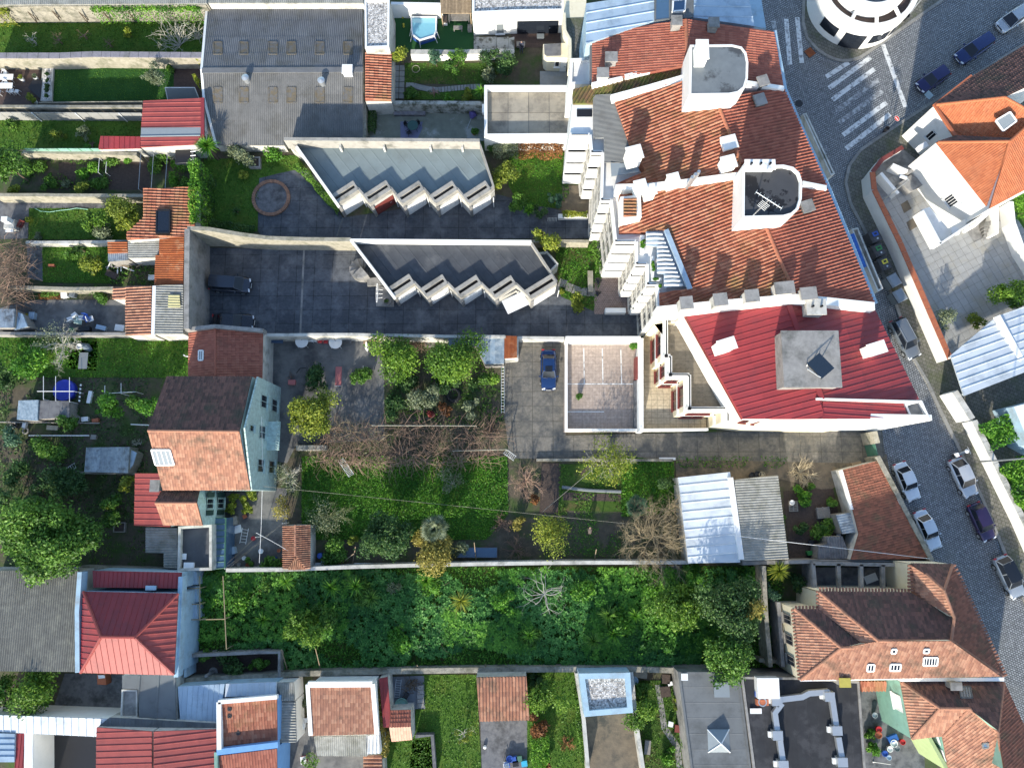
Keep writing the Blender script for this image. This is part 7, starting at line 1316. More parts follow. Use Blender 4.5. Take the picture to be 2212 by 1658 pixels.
# metal sheds by the alley
building('large bright white ribbed metal shed beside the bare trees',[([(1465,1031,2.6),(1577,1019,3.3),(1599,1214,3.3),(1487,1216)],MWHITE,'wide',dict(col=.85,down=(-1,-.1)))],WHITE2,'metal_shed','shed');building('dark striped corrugated shed joined to the white metal shed',[([(1586,1036,3.3),(1680,1026,2.7),(1703,1207,2.7),(1603,1211)],FIBREL,'big',dict(down=(1,.05)))],WHITE2,'corrugated_shed','shed');T = thing('ridge_flashing','white ridge flashing between white and striped shed roofs','flashing',(1590,1120));strip(T,'flashing',D(1578,1031,1602,1208),3.5,.5,.3,WPAINT)
for k,(x,y) in enumerate(((2075,785),(2120,775),(2160,780))): pot('dark tub standing behind the striped shed' if k < 2 else 'pale tub standing behind the striped shed',A(2,2,x,y)[0],.3,.55,BLACK if k < 2 else STONEL,None,group='tubs behind the striped shed')
T = thing('log_stack','stack of weathered planks in the weeds below the white metal shed','timber stack',A(2,2,1375,1600)[0])
for k in range(9): c = W(A(2,2,1375,1570+k*9)[0],.3);MB().bx(c.x-1.4+random.uniform(-.2,.2),c.x+1.4,c.y-.07,c.y+.07,0,.35+random.random()*.2).build('log',WOODG,T)
# ================================================================== SOUTH EAST: WALL, BROWN TILED SHED, HIPPED HOUSES
wall('old stone wall along the cobbled street',D(1896,985,1930,1050,1990,1165,2014,1210),2.4,.45,STONE);wall('stone gate pier wall beside the white gable',D(1889,931,1896,957),2.5,.5,STONEL)
GT = thing('metal_gate','double gate with one green and one grey leaf beside the street wall','gate',D(1885,960)[0]);a,b,c_ = W((1886,934),2.2),W((1890,957),2.2),W((1897,983),2.2)
for p,q,m in ((a,b,MGREY),(b,c_,GREENGATE)): MB().box(Vector(((p.x+q.x)/2,(p.y+q.y)/2,1.1)),Vector(((q.x-p.x)/2,(q.y-p.y)/2,0))*.96,(.04,.01,0),(0,0,1.05)).build('gate_leaf',m,GT)
BS,bw = building('long sagging brown tiled shed beside the street wall',[([(1818,1015,2.5),(1902,993,2.2),(1916,1026),(1947,1088),(2005,1206,2.2),(1838,1208),(1855,1152),(1842,1100)],mat('brown_clay_tile',(.26,.10,.06),(.19,.075,.045),2,.85,.25,attr=[(.10,.05,.035),(.24,.09,.055),(.34,.13,.08)],dirt=(.12,.09,.05),dscale=.6,dlo=.52,dhi=.72),'flat',dict(down=(1,.25),row=.36))],WHITE2,'tiled_shed','shed');strip(BS,'mortar_edge',D(1817,1015,1841,1100),2.6,.3,.3,WHITE);strip(BS,'mortar_edge',D(1904,994,1917,1027,1946,1088),2.35,.22,.3,WHITE)
building('small pale corrugated porch in front of the brown tiled shed',[(flat(A(3,2,585,1125,735,1100,775,1275,640,1290),1.9),ZINC,'big',dict(down=(-1,-.2),col=.9))],WOODG,'porch','shed');building('dark sheet roof between brown tiles and boundary wall',[(flat(A(3,2,500,1315,640,1310,710,1505,430,1505,430,1390,510,1375),1.8),CONCD,'big',dict(down=(0,-1)))],WOODG,'lean_to','shed')
bare('straw coloured bare shrub in the dirt yard',A(3,2,310,760)[0],40,1.8,mat('pale_straw_twigs',(.50,.42,.28),(.40,.33,.21),3,.9,0),22,2,3,'bare_shrub','shrub',.03,.5,trunk=False);pallet('weathered pallet table with a white bucket',A(3,2,215,1050)[0],0,.9,1.1,0);pallet('large grey pallet box in the weedy plot',A(3,2,475,1105)[0],5,1.3,1.1,.35);junkbox('slatted crate under the large pallet',A(3,2,475,1110)[0],5,1.2,1.0,.35,WOODG,name='crate',cat='crate');pot('white bucket standing on the pallet table',A(3,2,208,1020)[0],.24,.5,WPAINT)
for (x,y,r,l,lab) in ((290,990,26,LBRIGHT,'leafy green weeds shrub beside the pallet table'),(480,1260,28,LG,'broad leafy shrub below the large pallet'),(260,1240,22,LD,'dark low shrub beside the striped shed'),(360,880,9,LG,'tiny shrub with white flowers'),(550,1010,12,LG,'small bush by the whitewashed shed wall'),(110,1170,12,LG,'little weed bush against the striped shed')): shrub(lab,A(3,2,x,y)[0],r,1.2,l,200)
for (x,y,lx,ly,h,m,lab) in ((360,1455,.45,.35,.5,GREENPL,'green crate by the boundary wall'),(375,1365,.5,.4,.4,BLACK,'black sack on the rubble ground'),(765,690,.9,.4,.5,WOOD,'wooden hutch behind the brown tiled shed'),(610,1303,.35,.2,.2,WPAINT,'white brick on the dark sheet roof edge')): junkbox(lab,A(3,2,x,y)[0],10,lx,ly,h,m)
wall('grey boundary wall north of the concrete frame ruin',D(1604,1216,1760,1212,1960,1214,2020,1216),2.2,.35,CONC)
CF = thing('beam_ruin','open concrete beam frame over a dark roofless room','ruin',(1850,1245))
for (x0,y0,x1,y1) in ((1757,1216,1960,1220),(1757,1216,1762,1276),(1812,1217,1814,1276),(1861,1218,1862,1276),(1908,1219,1909,1277),(1955,1220,1956,1277)): strip(CF,'beam',D(x0,y0,x1,y1),2.6,.35,.4,CONC)
MB().prism([W(p,.3) for p in D(1760,1225,1960,1225,1960,1280,1760,1280)],0).build('floor',CONCD,CF);strip(CF,'back_wall',D(1757,1214,1757,1275),2.5,.3,2.5,CONC);strip(CF,'front_wall',D(1757,1214,1960,1217),2.2,.3,2.2,CONCD)
junkbox('heap of white cloth inside the dark roofless room',A(3,3,510,12)[0],20,1.2,.7,.4,WPAINT,name='cloth_heap',cat='heap')
k3 = lambda x,y,*z: (*A(3,3,x,y)[0],*z)
eh,rh_ = 5.4,7.4
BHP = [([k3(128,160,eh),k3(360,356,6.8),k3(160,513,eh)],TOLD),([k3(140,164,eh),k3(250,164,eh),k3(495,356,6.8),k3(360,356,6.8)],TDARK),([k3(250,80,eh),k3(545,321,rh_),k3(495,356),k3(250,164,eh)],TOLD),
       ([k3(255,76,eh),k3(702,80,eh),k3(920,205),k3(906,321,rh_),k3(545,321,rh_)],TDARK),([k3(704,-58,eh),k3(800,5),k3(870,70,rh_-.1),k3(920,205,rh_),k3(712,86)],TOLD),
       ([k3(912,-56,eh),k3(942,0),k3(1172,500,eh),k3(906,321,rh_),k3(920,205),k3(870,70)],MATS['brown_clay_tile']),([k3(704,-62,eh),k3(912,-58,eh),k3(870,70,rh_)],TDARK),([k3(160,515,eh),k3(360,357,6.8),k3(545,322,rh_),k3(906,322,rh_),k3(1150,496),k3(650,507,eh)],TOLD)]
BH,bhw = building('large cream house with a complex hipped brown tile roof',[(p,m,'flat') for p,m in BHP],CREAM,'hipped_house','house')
for a,b in (((130,162,eh),(360,356,6.8)),((160,513,eh),(360,356,6.8)),((252,80,eh),(545,321,rh_)),((545,321,rh_),(906,321,rh_)),((906,321,rh_),(1160,496,eh)),((906,321,rh_),(920,205,rh_)),((920,205,rh_),(870,70,rh_)),((780,-10,6.2),(870,70,rh_)),((870,70,rh_),(912,-56,eh)),((360,356,6.8),(500,352,6.9))): ridge(BH,W(k3(*a[:2])[:2],a[2]),W(k3(*b[:2])[:2],b[2]),TOLD,.06,.42,.15)
for q in ((125,160,160,515),(250,70,250,163),(130,160,250,160),(250,68,704,76),(704,-58,704,78),(942,-2,1174,500),(912,-58,942,-2)):      # eaves course of round tiles, set one by one
    a,b = W(k3(*q[:2])[:2],eh),W(k3(*q[2:])[:2],eh);e,n = facing(a,b);L = (b-a).length;kk = int(L/.3)
    for i in range(kk): c = a.lerp(b,(i+.5)/kk);MB().tube([c-n*.25,c+n*.22],.11,6).build('eaves_tile',TOLD,BH)
SBH = BHP[-1][0]
for (x0,y0,x1,y1,bars) in ((492,436,525,468,1),(605,434,655,466,2),(770,402,838,440,4),(612,360,634,380,0),(772,360,796,378,0)): lightpx(BH,[k3(x0,y0),k3(x1,y0),k3(x1-4,y1),k3(x0-4,y1)],SBH,frame=WPAINT,glass=GLASS,h=.14,bars=bars)
chimney(BH,k3(375,525)[:2],4.8,1.2,.8,.6,CONC,mat('lichen_yellow',(.45,.38,.08),(.38,.32,.07),4,.9,.1));strip(BH,'eaves_gutter',[k3(160,518)[:2],k3(650,510)[:2]],eh-.05,.14,.15,WPAINT)
a,b = bhw[0][0],bhw[0][2];[window(BH,Vector((a.x-.02,a.y,0)),Vector((b.x-.02,b.y,0)),f-.07,f+.07,2.6,4.4,frame=WOODG,bars=1) for f in (.2,.5,.8)]
SHP = [([k3(675,524,eh),k3(1165,524,eh),k3(1140,765),k3(995,656,7.0),k3(850,655,7.0)],TDARK),([k3(655,524,eh),k3(850,655,7.0),k3(710,806,eh)],TOLD),([k3(712,808,eh),k3(850,656,7.0),k3(995,657,7.0),k3(868,792)],TOLD),([k3(864,795,eh),k3(995,658,7.0),k3(1135,775,7.0),k3(1165,960),k3(893,960)],TOLD),([k3(1168,524,eh),k3(1290,790,eh),k3(1290,960),k3(1170,960),k3(1138,772,7.0)],MATS['brown_clay_tile'])]
SH,shw = building('green walled house with hipped brown tiles beside the ducted flat roof',[(p,m,'flat') for p,m in SHP],GREENW,'hipped_house','house')
for a,b in (((660,526,eh),(850,655,7.0)),((712,806,eh),(850,655,7.0)),((850,655,7.0),(995,656,7.0)),((995,656,7.0),(1135,772,7.0)),((868,792,5.6),(995,656,7.0)),((1135,772,7.0),(1165,955,7.0)),((1166,526,eh),(1136,770,7.0))): ridge(SH,W(k3(*a[:2])[:2],a[2]),W(k3(*b[:2])[:2],b[2]),TOLD,.06,.42,.15)
a,b = shw[1][0],shw[1][2];window(SH,a,b,.28,.58,3.4,4.9,glass=WPAINT,bars=0);a2,b2 = shw[3][0],shw[3][4];[window(SH,a2,b2,f,f+.3,3.2,4.7,glass=WPAINT,bars=0) for f in (.02,.45)];strip(SH,'gutter',[k3(655,514)[:2],k3(1170,512)[:2]],5.9,.3,.5,WPAINT);lightpx(SH,[k3(945,548),k3(1000,548),k3(1010,605),k3(955,605)],SHP[0][0],frame=MGREY,glass=GLASSB,bars=3,h=.1);chimney(SH,k3(925,543)[:2],5.8,.7,.8,.5,CONC);lightpx(SH,[k3(1060,828),k3(1088,824),k3(1090,848),k3(1063,850)],SHP[3][0],frame=MGREY,glass=GLASSB,h=.1)
building('small orange tiled lean-to against the green wall',[([k3(443,520,3.0),k3(583,520,3.0),k3(583,568,2.6),k3(445,570)],TORANGE,'pan')],GREENW,'lean_to','shed');wall('lime green garden wall below the green house corner',[k3(800,800)[:2],k3(890,960)[:2]],4.5,.3,LIMEW)
for k,(x,y,m) in enumerate(((550,760,REDPL),(548,788,TERRA),(668,823,REDPL),(605,858,WPAINT),(530,690,STEEL),(640,855,GREYP),(580,880,BLUEPL),(625,830,WPAINT),(600,900,MBLUE))): pot(CW(m)+' tub in the dark courtyard of the green walled house',k3(x,y)[:2],random.uniform(.2,.38),.45,m,None,group='tubs in the dark courtyard')
junkbox('blue tarpaulin bundle in the dark courtyard',k3(620,805)[:2],20,.9,.5,.4,BTARP,name='bundle',cat='bundle');shrub('bright green plant in the dark courtyard',k3(522,845)[:2],16,1.0,LBRIGHT,200);pole('thin white clothes pole in the dark courtyard',k3(520,920)[:2],2.2,.035,WPAINT,'clothes_pole',lean=(.6,.5));shrub('leafy plants along the courtyard wall',k3(505,790)[:2],14,.8,LG,200)
# narrow ruins left of the big house
wall('tall old wall of the dark narrow passage',D(1650,1222,1655,1330,1665,1440),2.6,.4,STONE);wall('second old wall of the dark narrow passage',D(1682,1300,1692,1440),2.4,.35,CONC);wall('low stone wall below the tall evergreen trees',D(1640,1425,1720,1432),1.6,.35,STONE);c = W(A(3,3,60,270)[0],.4);pot('round pale bowl in the narrow passage',A(3,3,60,268)[0],.28,.3,STONEL)
spiky('variegated pale green yucca beside the concrete frame',A(3,2,90,1610)[0],28,2.2,LY,150,.05,'yucca');tree('grey green conifer beside the concrete frame ruin',(1662,1282),27,3.0,LBLUE,dens=280,leaf=.1,name='conifer');shrub('dark shrubs in front of the concrete frame',(1725,1255),26,1.6,LD)
# flat bitumen roof with ducts
DRF = prismthing('black felt flat roof carrying silver ventilation ducts','building','flat_roofed_workshop',D(1600,1460,1735,1462,1855,1470,1872,1700,1632,1700),3.6,CONC,top=FELT,topkind='felt',down=(0,-1),rim=CONC,rimh=.12,rimw=.2)
def duct(T,pts,z,w=.5,h=.45):
    wp = [W(p,z+h) for p in pts];d = runmb([Vector((p.x,p.y,0)) for p in wp],z,z+h,w).build('duct',STEEL,T);fixn(d)
DUC = thing('ventilation_duct','silver ventilation duct looping over the black felt roof','duct',W((1740,1520),3.6))
duct(DUC,[k3(40,640)[:2],k3(70,612)[:2],k3(170,600)[:2],k3(205,582)[:2],k3(300,575)[:2],k3(318,600)[:2],k3(340,750)[:2]],3.75);duct(DUC,[k3(350,800)[:2],k3(372,930)[:2]],3.75);duct(DUC,[k3(70,630)[:2],k3(35,680)[:2],k3(50,790)[:2]],3.75);duct(DUC,[k3(60,815)[:2],k3(80,960)[:2]],3.75)
for (x,y) in ((308,600),(345,768),(372,925),(50,792),(78,940),(45,622)): c = W(k3(x,y)[:2],4.4);MB().bx(c.x-.45,c.x+.45,c.y-.4,c.y+.4,3.62,4.35).build('junction_box',STEEL,DUC);MB().bx(c.x-.7,c.x-.45,c.y-.3,c.y+.2,3.62,3.85).build('foot',WPAINT,DUC)
T = thing('fan_unit','white extractor fan box at the end of the silver duct','fan unit',W((1660,1485),3.6));c = W((1660,1486),4.5);MB().bx(c.x-1.0,c.x+1.0,c.y-.9,c.y+.9,3.62,4.5).build('housing',WPAINT,T);MB().bx(c.x-1.0,c.x+.1,c.y-1.6,c.y-1.1,3.62,4.1).build('terracotta_base',TERRA,T);c = W(A(2,3,2165,1090)[0],4.2);MB().lathe((c.x,c.y,3.62),[(.4,0),(.4,.5),(.3,.5),(.28,.3),(.02,.3)],18).build('fan',STEEL,T);junkbox('white slab lying beside the extractor fan',A(2,3,2105,1165)[0],0,1.0,.4,.15,WPAINT,name='slab',cat='slab',z=3.62);junkbox('blue bucket lid beside the extractor fan',A(2,3,2122,1020)[0],0,.45,.4,.3,BLUEPL,name='bucket',cat='bucket',z=3.62)
GF = prismthing('large pale grey panelled flat roof with a pyramid rooflight','building','flat_roofed_hall',D(1464,1450,1590,1450,1600,1480,1630,1720,1500,1720),3.4,CONC,top=MGREY,topkind='felt',down=(1,0),col=1.35,rim=MGREY,rimh=.12,rimw=.2)
c = W(A(2,3,1795,1435)[0],3.9);s = 1.0;py = MB().add([(c.x-s,c.y-s,3.45),(c.x+s,c.y-s,3.45),(c.x+s,c.y+s,3.45),(c.x-s,c.y+s,3.45),(c.x,c.y,4.3)],[(0,1,4),(1,2,4),(2,3,4),(3,0,4)]).build('pyramid_rooflight',SKYL,GF)
for (sx,sy) in ((-1,-1),(1,-1),(1,1),(-1,1)): MB().tube([(c.x+sx*s,c.y+sy*s,3.47),(c.x,c.y,4.32)],.05,5).build('glazing_bar',WPAINT,py)
chimney(GF,A(2,3,1803,975)[0],3.4,.5,1.2,1.1,MGREY,SKYL,name='rooflight_box');chimney(GF,A(2,3,1483,865)[0],3.4,.35,.4,.4,WPAINT,name='roof_vent');pole('short bamboo pole leaning on the boundary wall',A(2,3,1535,810)[0],2.0,.05,WOOD,'bamboo_pole',lean=(-.3,.5))
# boundary wall of the overgrown plot
wall('long rough stone wall below the overgrown plot',D(400,1470,560,1462,640,1455,820,1450,1000,1447,1240,1445,1380,1445,1466,1448),[1.6,1.6,1.5,1.4,1.3,1.3,1.3,1.3],.5,STONE)
# cabins and houses along the bottom
BC = prismthing('pale blue cabin with a pale gravel roof','cabin','cabin',D(1250,1452,1360,1450,1366,1536,1262,1545),3.2,BLUEP,top=GRAVEL,rim=BLUEP,rimh=.35,rimw=.5)
wall('white wall left of the dirt yard',A(2,3,560,840,620,1250,660,1720),1.6,.35,WHITE2);wall('white wall right of the dirt yard',A(2,3,1030,830,1070,1250,1140,1720),1.6,.35,WHITE2)
tree('yellow green tree beside the pale blue cabin',A(2,3,340,1020)[0],46,3.4,LC,dens=260,leaf=.13);shrub('russet brown round shrub beside the tiled shed',A(2,3,235,1285)[0],26,1.6,LRUSSET,260);hedge('clipped bright green hedge by the patio',A(2,3,235,1380,250,1500,230,1660),1.3,LBRIGHT,1.5,240);bare('orange twigged round shrub on the grass',A(2,3,475,1465)[0],22,1.2,mat('orange_twigs',(.36,.17,.07),(.27,.12,.05),3,.9,0),18,2,3,'bare_shrub','shrub',.025,trunk=False);shrub('small brown shrub at the end of the bright hedge',A(2,3,310,1620)[0],12,1.0,LRUSSET);hedge('ivy along the white wall of the grass plot',A(2,3,555,1000,590,1300,625,1600),1.0,LG,.6,260);shrub('dark bush behind the tiled shed corner',A(2,3,200,900)[0],22,1.4,LD)
tree('leafy citrus tree with yellow fruit in the cluttered plot',A(2,3,1150,1180)[0],40,3.0,LC,dens=220,leaf=.12);shrub('dark shrub behind the pale blue cabin',A(2,3,1140,980)[0],24,1.6,LG);shrub('yellow bush in the cluttered plot',A(2,3,1410,1075)[0],15,1.0,LY);hedge('mixed hedge along the grey flat roof',A(2,3,1480,1180,1500,1400,1540,1640),1.0,LG,.8,220);shrub('low bush at the foot of the cluttered plot',A(2,3,1380,1540)[0],26,1.0,LBRIGHT)
pot('pale blue round tub behind the pale blue cabin',A(2,3,1052,905)[0],.4,.5,BLUEP);sheet('path',A(2,3,1235,940,1280,940,1340,1300,1450,1460,1480,1720,1430,1720,1400,1480,1290,1320),.012,CONC)
for (x,y,lx,ly,m,lab) in ((1325,1000,.9,.9,WOODG,'wooden framed bed in the cluttered plot'),(1330,890,.7,.8,CONCD,'dark stone block behind the wooden framed bed'),(1110,855,1.2,.5,STONEL,'pale rubble trough against the boundary wall'),(1170,1480,.5,1.2,WOODG,'pile of grey wooden slats by the white wall'),(1440,1320,.7,.6,MAROON,'dark red flower box by the path'),(1370,1280,.4,.4,WPAINT,'small white box by the path'),(1365,930,.4,.3,WPAINT,'white scrap box near the boundary wall')): junkbox(lab,A(2,3,x,y)[0],random.uniform(-15,15),lx,ly,.4,m,SOIL if 'bed' in lab else None)
building('small weathered tile roofed shed beside the long lawn',[([(1029,1462,3.2),(1137,1460,3.2),(1144,1554,2.7),(1036,1557)],TOLD,'pan')],WHITE2,'tiled_shed','shed');chair('white plastic chair on the dark patio',A(1,3,2160,1610)[0],100,WPAINT)
for (x,y,m) in ((2190,1580,BLUEPL),(2165,1640,BLUEPL)): pot('blue tub beside the white plastic chair',A(1,3,x,y)[0],.3,.5,m,None,group='blue tubs on the dark patio')
for (x,y,m) in ((20,1585,BLUEPL),(105,1620,mat('cyan_plastic',(.05,.4,.6),(.04,.35,.52),2,.4,0)),(60,1580,GREENGATE),(30,1620,BLACK)): junkbox('coloured plastic crate at the foot of the dark patio',A(2,3,x,y)[0],8,.5,.45,.45,m,name='crate',cat='crate',group='crates on the dark patio')
for (x,y) in ((2015,1230),(1975,1480)): c = W(A(1,3,x,y)[0],.3);o = MB().lathe((c.x,c.y,0),[(.1,0),(.17,.1),(.17,.2),(.08,.3)],12).build('white_ball',WPAINT,None,base=Vector((c.x,c.y,0)));tag(o,'white ball lying on the dark patio','ball','balls on the dark patio')
bare('thin sapling with a few yellow leaves on the long lawn',A(1,3,1790,1380)[0],26,2.2,TWIGP,7,3,2,tw=.025,leaves=LY,ldens=30);wall('dark low wall enclosing the small lawn',A(1,3,1375,1385,1520,1375,1545,1720),.8,.3,CONCD)
building('narrow dark red metal strip roof',[(flat(A(1,3,1062,885,1135,870,1160,1180,1150,1305,1100,1305),2.6),MRED,'rib',dict(down=(0,-1)))],WHITE2,'lean_to','shed');building('tiny red tiled hut with a pale pink slope',[([*[(*p,2.6) for p in A(1,3,1160,1160,1335,1155)],*[(*p,3.0) for p in A(1,3,1335,1300,1150,1305)]],TRED,'flat'),([*[(*p,3.0) for p in A(1,3,1150,1305,1335,1300)],*[(*p,2.4) for p in A(1,3,1348,1410,1170,1425)]],mat('pink_clay_tile',(.60,.36,.25),(.52,.30,.21),3,.8,.1,attr=[(.48,.27,.18),(.60,.36,.25),(.66,.42,.3)]),'flat')],WHITE2,'tiled_hut','hut')
sheet('yard',A(1,3,1165,870,1450,860,1460,1145,1180,1150),.011,mat('blue_grey_concrete',(.20,.21,.23),(.15,.16,.175),2,.8,.2));ladder('aluminium ladder lying in the small paved yard',A(1,3,1232,890)[0],A(1,3,1215,1055)[0],(.1,.1),.5,STEEL,8);T = thing('log_bath','oval mossy tub in the small paved yard','tub',A(1,3,1255,1115)[0]);c = W(A(1,3,1255,1112)[0],.5);MB().lathe((c.x,c.y,0),[(.5,0),(.6,.45),(.64,.5),(.55,.5),(.5,.4),(.02,.4)],22).build('tub',GREENW,T)
for k in range(5): junkbox('concrete block in the row edging the small yard',A(1,3,1420,965+k*38)[0],5,.55,.38,.35,CONC,name='concrete_block',cat='block',group='blocks edging the small yard')
T = thing('brush_pile','heap of dry branches in the small paved yard','brushwood',A(1,3,1340,960)[0]);mb = MB()
for k in range(60): c = W(A(1,3,1340+random.gauss(0,35),960+random.gauss(0,25))[0],.3);a = random.uniform(0,6.3);l = random.uniform(.3,.8);mb.tube([(c.x,c.y,random.uniform(.05,.4)),(c.x+l*math.cos(a),c.y+l*math.sin(a),random.uniform(.05,.5))],.02,4)
mb.build('sticks',BARK,T);junkbox('black sack beside the aluminium ladder',A(1,3,1285,1050)[0],60,.9,.4,.35,BLACK,name='sack',cat='sack')
BT,_ = building('square house with dusty brown tiles edged in white mortar',[([(668,1482,5.2),(802,1481,5.2),(810,1584,4.6),(671,1588)],TOLD,'flat')],WHITE,'tiled_house','house');strip(BT,'mortar_edge',D(665,1478,804,1477),5.4,.5,.4,WHITE);strip(BT,'mortar_edge',D(664,1478,671,1588),5.2,.35,.4,WHITE,[5.4,4.8]);strip(BT,'mortar_edge',D(805,1477,814,1586),5.2,.4,.4,WHITE,[5.4,4.8])
building('pale corrugated lean-to with white edges below the square house',[([(678,1590,3.6),(790,1588,3.6),(793,1632,3.2),(686,1631)],FIBREL,'corr')],WHITE,'lean_to','shed');building('white tile roofed corner beside the pale corrugated lean-to',[(flat(D(791,1588,818,1586,822,1626,793,1627),3.2),WHITE,'pan',dict(down=(0,-1)))],WHITE,'lean_to','shed');building('striped red corrugated strip beside the yellow hedge',[(flat(D(785,1632,825,1630,828,1700,785,1700),2.4),TOLD,'pan',dict(down=(-1,0)))],WHITE2,'lean_to','shed')
hedge('yellow green hedge beside the square house',A(1,3,1045,960,1060,1150,1085,1350,1105,1550),2.2,LGOLD,.9,300);building('pale grey corrugated shed with a white side wall',[(flat(A(1,3,185,1085,340,1080,350,1432,190,1440),2.8),FIBREL,'corr',dict(down=(-1,0)))],WHITE,'corrugated_shed','shed');building('small striped fibre shed beside the square house',[(flat(A(1,3,185,920,325,915,335,1075,210,1078),3.0),FIBREL,'big',dict(down=(0,-1)))],WHITE,'corrugated_shed','shed')
chair('white plastic chair in the passage beside the square house',A(1,3,430,1235)[0],0,WPAINT);junkbox('white table box in the passage beside the square house',A(1,3,395,1290)[0],0,.5,.55,.6,WPAINT);shrub('white flowering plant in the narrow passage',A(1,3,400,1090)[0],10,1.0,LOLIVE);junkbox('red and white sack in the passage',A(1,3,408,1590)[0],10,.5,.6,.4,REDPL,WPAINT,'sack','sack');hedge('scrubby plants in the lower passage',A(1,3,420,1560,520,1640),.7,LG,1.0,160)
OB = [building(lab,[([(u0,v0,z),(598,v1,z),(599,v3,z-.5),(u0-3,v2)],TRED if k else TORANGE,'flat')],BLUEW,'tiled_house','house')[0] for k,(lab,u0,v0,v1,v2,v3,z) in enumerate((('orange tiled house with bright blue trim and side wall',476,1518,1508,1618,1602,4.4),('lower orange tiled house with blue eaves at the picture edge',470,1632,1616,1720,1710,4.2)))]
strip(OB[0],'blue_trim',D(471,1516,598,1505),4.7,.35,.5,WPAINT);strip(OB[1],'blue_trim',D(468,1624,600,1608),4.6,.5,.6,BLUEW);strip(OB[1],'green_edge',D(466,1624,468,1720),4.5,.3,.5,GREENW);strip(OB[0],'mortar_edge',D(472,1516,473,1618),4.7,.4,.5,WHITE)
for (x,y) in ((1985,1145),(1985,1205),(2060,1352)): lightpx(OB[0],[(p[0],p[1]) for p in A(0,3,x-12,y-10,x+12,y-10,x+12,y+10,x-12,y+10)],[(476,1518,4.4),(598,1508,4.4),(599,1602,3.9)],frame=BLACK,glass=GLASS,h=.1)
RH = [([(180,1277,5.2),(385,1281,5.2),(291,1376,6.9),(218,1375,6.9)],'rib'),([(385,1283,5.2),(376,1456,5.2),(292,1377,6.9)],'rib'),([(376,1457,5.2),(174,1452,5.2),(218,1376,6.9),(292,1377,6.9)],'rib'),([(174,1450,5.2),(180,1279,5.2),(217,1375,6.9)],'rib')]
HR,hrw = building('square house under a hipped red metal roof',[(p,MRED if k in (0,3) else MROSE,kd) for k,(p,kd) in enumerate(RH)],BLUEP,'hipped_house','house')  # north and west slopes darker red, south and east paler: light painted in
for a,b in (((180,1277,5.25),(218,1375,6.95)),((385,1281,5.25),(292,1376,6.95)),((376,1456,5.25),(292,1377,6.95)),((174,1452,5.25),(218,1376,6.95)),((218,1375,6.95),(292,1376,6.95))): MB().tube([W(a,a[2]),W(b,b[2])],.14,6).build('ridge_cap',MROSE,HR)
for (q,z) in ((((172,1235),(166,1320),(167,1452)),5.4),(((390,1245),(385,1360),(380,1462)),4.8)): strip(HR,'side_parapet',[*q],z,.4,1.0,BLUEP)
building('flat dark red ribbed roof strip behind the hipped red roof',[(flat(D(200,1232,392,1236,390,1270,202,1268),4.6),MRED,'rib',dict(down=(0,-1),col=.4))],BLUEP,'annex','annex');building('mottled grey fibre cement roof at the western edge',[(flat(D(-60,1232,170,1232,163,1450,-60,1448),4.2),mat('lichen_fibre_cement',(.17,.168,.148),(.12,.118,.105),2.5,.9,.3,dirt=(.23,.225,.185),dscale=1.3,dlo=.5,dhi=.75,obj=.05),'corr',dict(down=(0,-1),row=3))],WHITE2,'workshop','workshop')
junkbox('pale blue vent box on the dark red roof strip',A(0,3,1300,103)[0],0,.9,.35,.3,BLUEP,name='vent_box',cat='vent',z=4.66)
tree('yellow green tree below the hipped red roof',A(0,3,320,960)[0],54,4.6,LC,dens=230,leaf=.14);tree('leafy tree at the western edge below the grey workshop',A(0,3,20,1000)[0],38,4.2,LG,dens=230,leaf=.15);sheet('yard',A(0,3,560,840,1060,850,1050,1220,440,1200),.012,CONCD)
T = thing('wall_shrine','small orange rooted planter hut under the red eaves','hut',A(0,3,870,900)[0]);MB().prism([W(p,1.0) for p in A(0,3,838,850,910,850,915,940,840,935)],0).build('body',TERRA,T);MB().prism([W(p,1.1) for p in A(0,3,845,855,900,855,905,880,850,885)],1.02).build('roof',WPAINT,T)
building('grey flat panel roof below the hipped red roof',[(flat(D(264,1458,379,1456,381,1562,300,1552,300,1488,264,1486),3.4),MGREY,'wide',dict(down=(0,-1),col=1.9))],WHITE2,'annex','annex');prismthing('grey patched flat roof beside the panel roof','annex','annex',D(265,1487,299,1488,299,1548,262,1549),3.0,CONC,top=CONC,rim=WHITE2,rimh=.2,rimw=.15)
building('pale blue white metal shed roof with a bright patch',[(flat(D(384,1482,486,1476,472,1560,390,1560),3.2),MBLUE,'rib',dict(down=(0,-1),col=.5)),(flat(D(488,1476,598,1472,596,1500,486,1504),3.3),MWHITE,'rib',dict(down=(0,-1),col=.5))],BLUEP,'metal_shed','shed');building('long pale red ribbed metal roof with a central ridge',[([(209,1570,4.2),(328,1579,5.0),(328,1720,5.0),(207,1720)],MROSE,'rib'),([(332,1579,5.0),(470,1574,4.2),(468,1720),(332,1720,5.0)],MROSE,'rib')],WHITE2,'metal_hall','hall')
